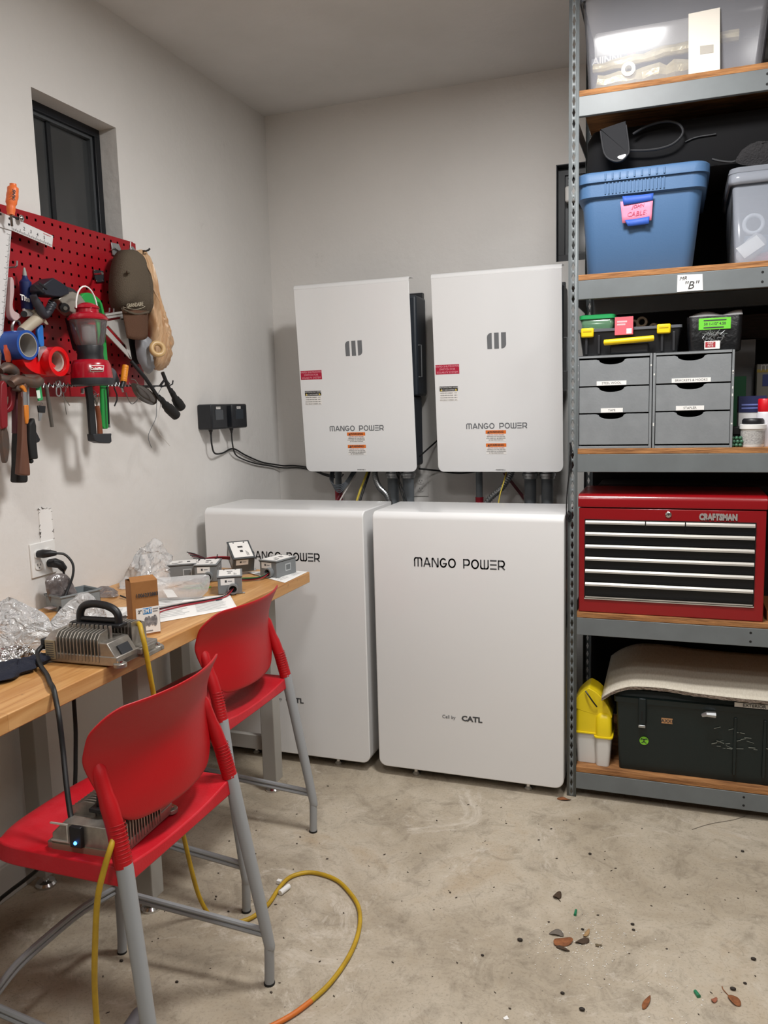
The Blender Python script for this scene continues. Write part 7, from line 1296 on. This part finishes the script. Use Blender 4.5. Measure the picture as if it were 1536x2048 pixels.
# ================================================================= litter on the floor
M_LEAF = mat('dry_leaf', '9a6038', 0.8, col2='7c4a2a', scale=60); M_LEAFD = mat('dark_leaf', '4a3a2c', 0.9); M_LEAFT = mat('tan_leaf', 'a5855c', 0.8)
def leaf(pts, m, label, h=0.006, name='dry_leaf', stem=None, seed=1):
    q = [Vector(p) for p in pts]; c = Vector((0,0,0))
    for p in q: c += p
    c /= len(q); Q = spline(pts, 3); mb = MB(); n = len(Q); rg = random.Random(seed)
    ring = [p + Vector((0,0,0.0015 + h*(0.5+0.5*math.sin(k*2*PI/n*2+seed)))) for k, p in enumerate(Q)]; mid = [c.lerp(p, 0.5) + Vector((0,0,0.002+h*0.25)) for p in Q]
    mb.add(ring + mid + [c + Vector((0,0,0.002))], [(i,(i+1)%n,n+(i+1)%n,n+i) for i in range(n)] + [(n+i,n+(i+1)%n,2*n) for i in range(n)])
    if stem: mb.tube([Vector(p)+Vector((0,0,0.002)) for p in stem], 0.0009, 5)
    return solo(name, mb, m, label, 'leaf', smooth=60, solid=0.0006)
leaf([(1.7173,-1.7561,0),(1.722,-1.7384,0),(1.7394,-1.7282,0),(1.7603,-1.7239,0),(1.7702,-1.7348,0),(1.7613,-1.756,0),(1.7401,-1.7673,0),(1.7235,-1.7702,0)], M_LEAF, 'orange-brown leaf at the centre of the litter patch on the floor', seed=2)
leaf([(1.7952,-1.7035,0),(1.8,-1.6806,0),(1.8104,-1.6701,0),(1.8108,-1.6891,0),(1.8012,-1.7063,0)], M_LEAFT, 'small tan leaf upright beside the big orange-brown leaf', seed=3)
leaf([(1.7761,-1.7375,0),(1.7886,-1.722,0),(1.8103,-1.7128,0),(1.8144,-1.7254,0),(1.7976,-1.7399,0),(1.7851,-1.7416,0)], M_LEAFD, 'dark crumbled leaf right of the big orange-brown leaf', seed=4)
leaf([(1.6991,-1.7196,0),(1.7167,-1.6996,0),(1.7347,-1.7036,0),(1.7412,-1.7205,0),(1.7229,-1.724,0),(1.707,-1.7242,0)], mat('grey_leaf','6f675e',0.9), 'grey torn leaf just above the big orange-brown leaf', seed=5)
leaf([(1.7268,-1.7737,0),(1.7434,-1.7708,0),(1.7669,-1.7791,0),(1.7537,-1.7855,0),(1.7362,-1.7798,0)], M_LEAFD, 'dark twiggy leaf bit below the big orange-brown leaf', seed=6)
leaf([(1.8322,-1.7358,0),(1.8411,-1.7262,0),(1.8521,-1.7249,0),(1.8448,-1.7364,0)], mat('olive_leaf','6b5e47',0.9), 'small olive leaf bit right of the litter patch', seed=7)
leaf([(1.9685,-1.9401,0),(1.9738,-1.9161,0),(1.9831,-1.898,0),(1.9882,-1.9001,0),(1.9864,-1.9233,0),(1.9784,-1.9442,0),(1.9701,-1.9506,0)], M_LEAF, 'brown pointed leaf at the bottom edge of the floor, left of the green plug', seed=8)
leaf([(2.1773,-1.8395,0),(2.1864,-1.8271,0),(2.2014,-1.8375,0),(2.2085,-1.8557,0),(2.2031,-1.8648,0),(2.1891,-1.8619,0)], M_LEAF, 'brown leaf with a curled stem at the bottom right', stem=[(2.1835,-1.8357,0),(2.1745,-1.8233,0),(2.1678,-1.8119,0),(2.1659,-1.8008,0)], seed=9)
leaf([(2.1366,-1.8601,0),(2.1465,-1.8532,0),(2.1523,-1.8588,0),(2.1458,-1.8702,0),(2.1386,-1.8707,0)], mat('rust_leaf','9b5f47',0.8), 'small rust-coloured leaf left of the stemmed leaf', seed=10)
leaf([(1.6844,-1.5314,0),(1.6938,-1.5202,0),(1.707,-1.5133,0),(1.7097,-1.5345,0),(1.6989,-1.5461,0),(1.6892,-1.5437,0)], M_LEAFD, 'dark curled leaf alone on the floor above the small green plug', stem=[(1.6993,-1.5378,0),(1.7106,-1.5533,0)], h=0.010, seed=11)
leaf([(1.6092,-0.8836,0),(1.6292,-0.8733,0),(1.6489,-0.8759,0),(1.6643,-0.8755,0),(1.6491,-0.8929,0),(1.622,-0.8925,0)], M_LEAF, 'flat brown leaf at the foot of the shelving post', seed=12)
def seed_(u, m, label, r=0.007, sc=(1,0.7,0.5), name='seed_pod'):
    o = Vector(u); return solo(name, MB().ball((o.x,o.y,r*sc[2]+0.0003), r, 10, sc), m, label, 'debris', smooth=70)
M_SEED = mat('dark_seed', '2e261f', 0.7)
for uv, r, lb in (((1.6238,-1.7764,0),0.0085,'dark oval pod left of the leaf patch'),((1.5346,-1.8728,0),0.005,'small dark pod far left of the leaf patch'),((2.2536,-1.6619,0),0.0075,'dark oval pod near the right edge of the floor'),((2.2662,-1.0824,0),0.006,'dark pod on the floor in front of the lowest shelf'),((1.7714,-1.2511,0),0.006,'dark crumb on the floor in front of the shelving post'),((1.8237,-1.9995,0),0.008,'brown pod at the bottom edge below the leaf patch'),((1.7686,-1.9552,0),0.006,'brown pod below the leaf patch'),((1.9288,-1.6035,0),0.006,'dark crumb with a curl right of the leaf patch'),((1.9329,-1.629,0),0.005,'black crumb just below the curled one'),((1.7904,-1.6716,0),0.005,'black crumb on top of the leaf patch'),((2.1926,-1.804,0),0.008,'dark green-black pod above the stemmed leaf'),((0.7359,-1.9121,0),0.004,'dark crumb beside the bench foot'),((0.5604,-2.2066,0),0.006,'dark chip under the nearest stool'),((0.7624,-2.2313,0),0.005,'dark crumb beside the nearest stool leg'),((2.2241,-1.7704,0),0.005,'tiny dark crumb at the lower right')): seed_(uv, M_SEED, lb, r)
M_ANC = mat('green_anchor_plastic', '1f7d55', 0.4)
solo('wall_plug', MB().tube([(1.7619,-1.5861,0.004),(1.7618,-1.612,0.004)], [0.0035,0.0045], 8), M_ANC, 'small green plastic wall plug above the leaf patch', 'wall plug')
solo('wall_plug', MB().tube([(2.098,-1.8435,0.004),(2.1074,-1.8616,0.004)], [0.0045,0.0055], 8), M_ANC, 'small green plastic wall plug at the lower right of the floor', 'wall plug')
solo('white_scrap', plate([(1.6366,-2.088,0.001),(1.6446,-2.0765,0.001),(1.6517,-2.0867,0.001),(1.6427,-2.0931,0.001)], 0.0008, (0,0,1)), M_PAPER, 'tiny white paper scrap at the bottom edge of the floor', 'scrap', smooth=0)
gr = MB(); rg = random.Random(21); c0 = Vector((1.7931,-1.764,0)); c1 = Vector((2.0234,-1.8483,0)); c2 = Vector((1.8551,-1.6751,0))
for k in range(230):
    c = rg.choice((c0, c0, c1, c2)); x = c.x + rg.gauss(0,0.07); y = c.y + rg.gauss(0,0.07); r = rg.uniform(0.0008,0.0018); gr.obb((x,y,r), (1,rg.uniform(-1,1),0), (-rg.uniform(-1,1),1,0), (0,0,1), (r,r,r*0.6))
o = solo('glitter_grit', gr, mat('pale_grit','f2efe8',0.25,spec=0.9), 'pale glittering grit scattered around the leaf patch', 'grit', smooth=0); o['kind'] = 'stuff'
gr = MB()
for k in range(160):
    x = rg.uniform(0.5,2.4); y = rg.uniform(-2.6,-1.0); r = rg.uniform(0.0008,0.0022); gr.obb((x,y,r), (1,rg.uniform(-1,1),0), (-rg.uniform(-1,1),1,0), (0,0,1), (r*1.5,r,r*0.5))
o = solo('dark_grit', gr, mat('dark_grit','4b4138',0.9), 'fine dark grit scattered over the concrete floor', 'grit', smooth=0); o['kind'] = 'stuff'
for pts, lb in (([(2.1054,-0.977,0.001),(2.1683,-0.9171,0.001),(2.2476,-0.8628,0.001),(2.293,-0.8221,0.001)],'thin grey straw on the floor in front of the lowest shelf'),): wire(pts, 0.0012, mat('straw_grey','6f675c',0.9), lb, 'straw', cat='straw')
t = thing('steel_tube', 'grey steel tube lying on the floor under the nearest stool', 'tube', (0.77,-2.5,0))
obj('tube_body', MB().tube([(0.745,-2.372,0.020),(0.750,-2.385,0.020),(0.79,-2.62,0.020),(0.81,-2.75,0.020)], [0.012,0.0175,0.018,0.018], 16), mat('tube_grey','77757a',0.4), t, smooth=50)
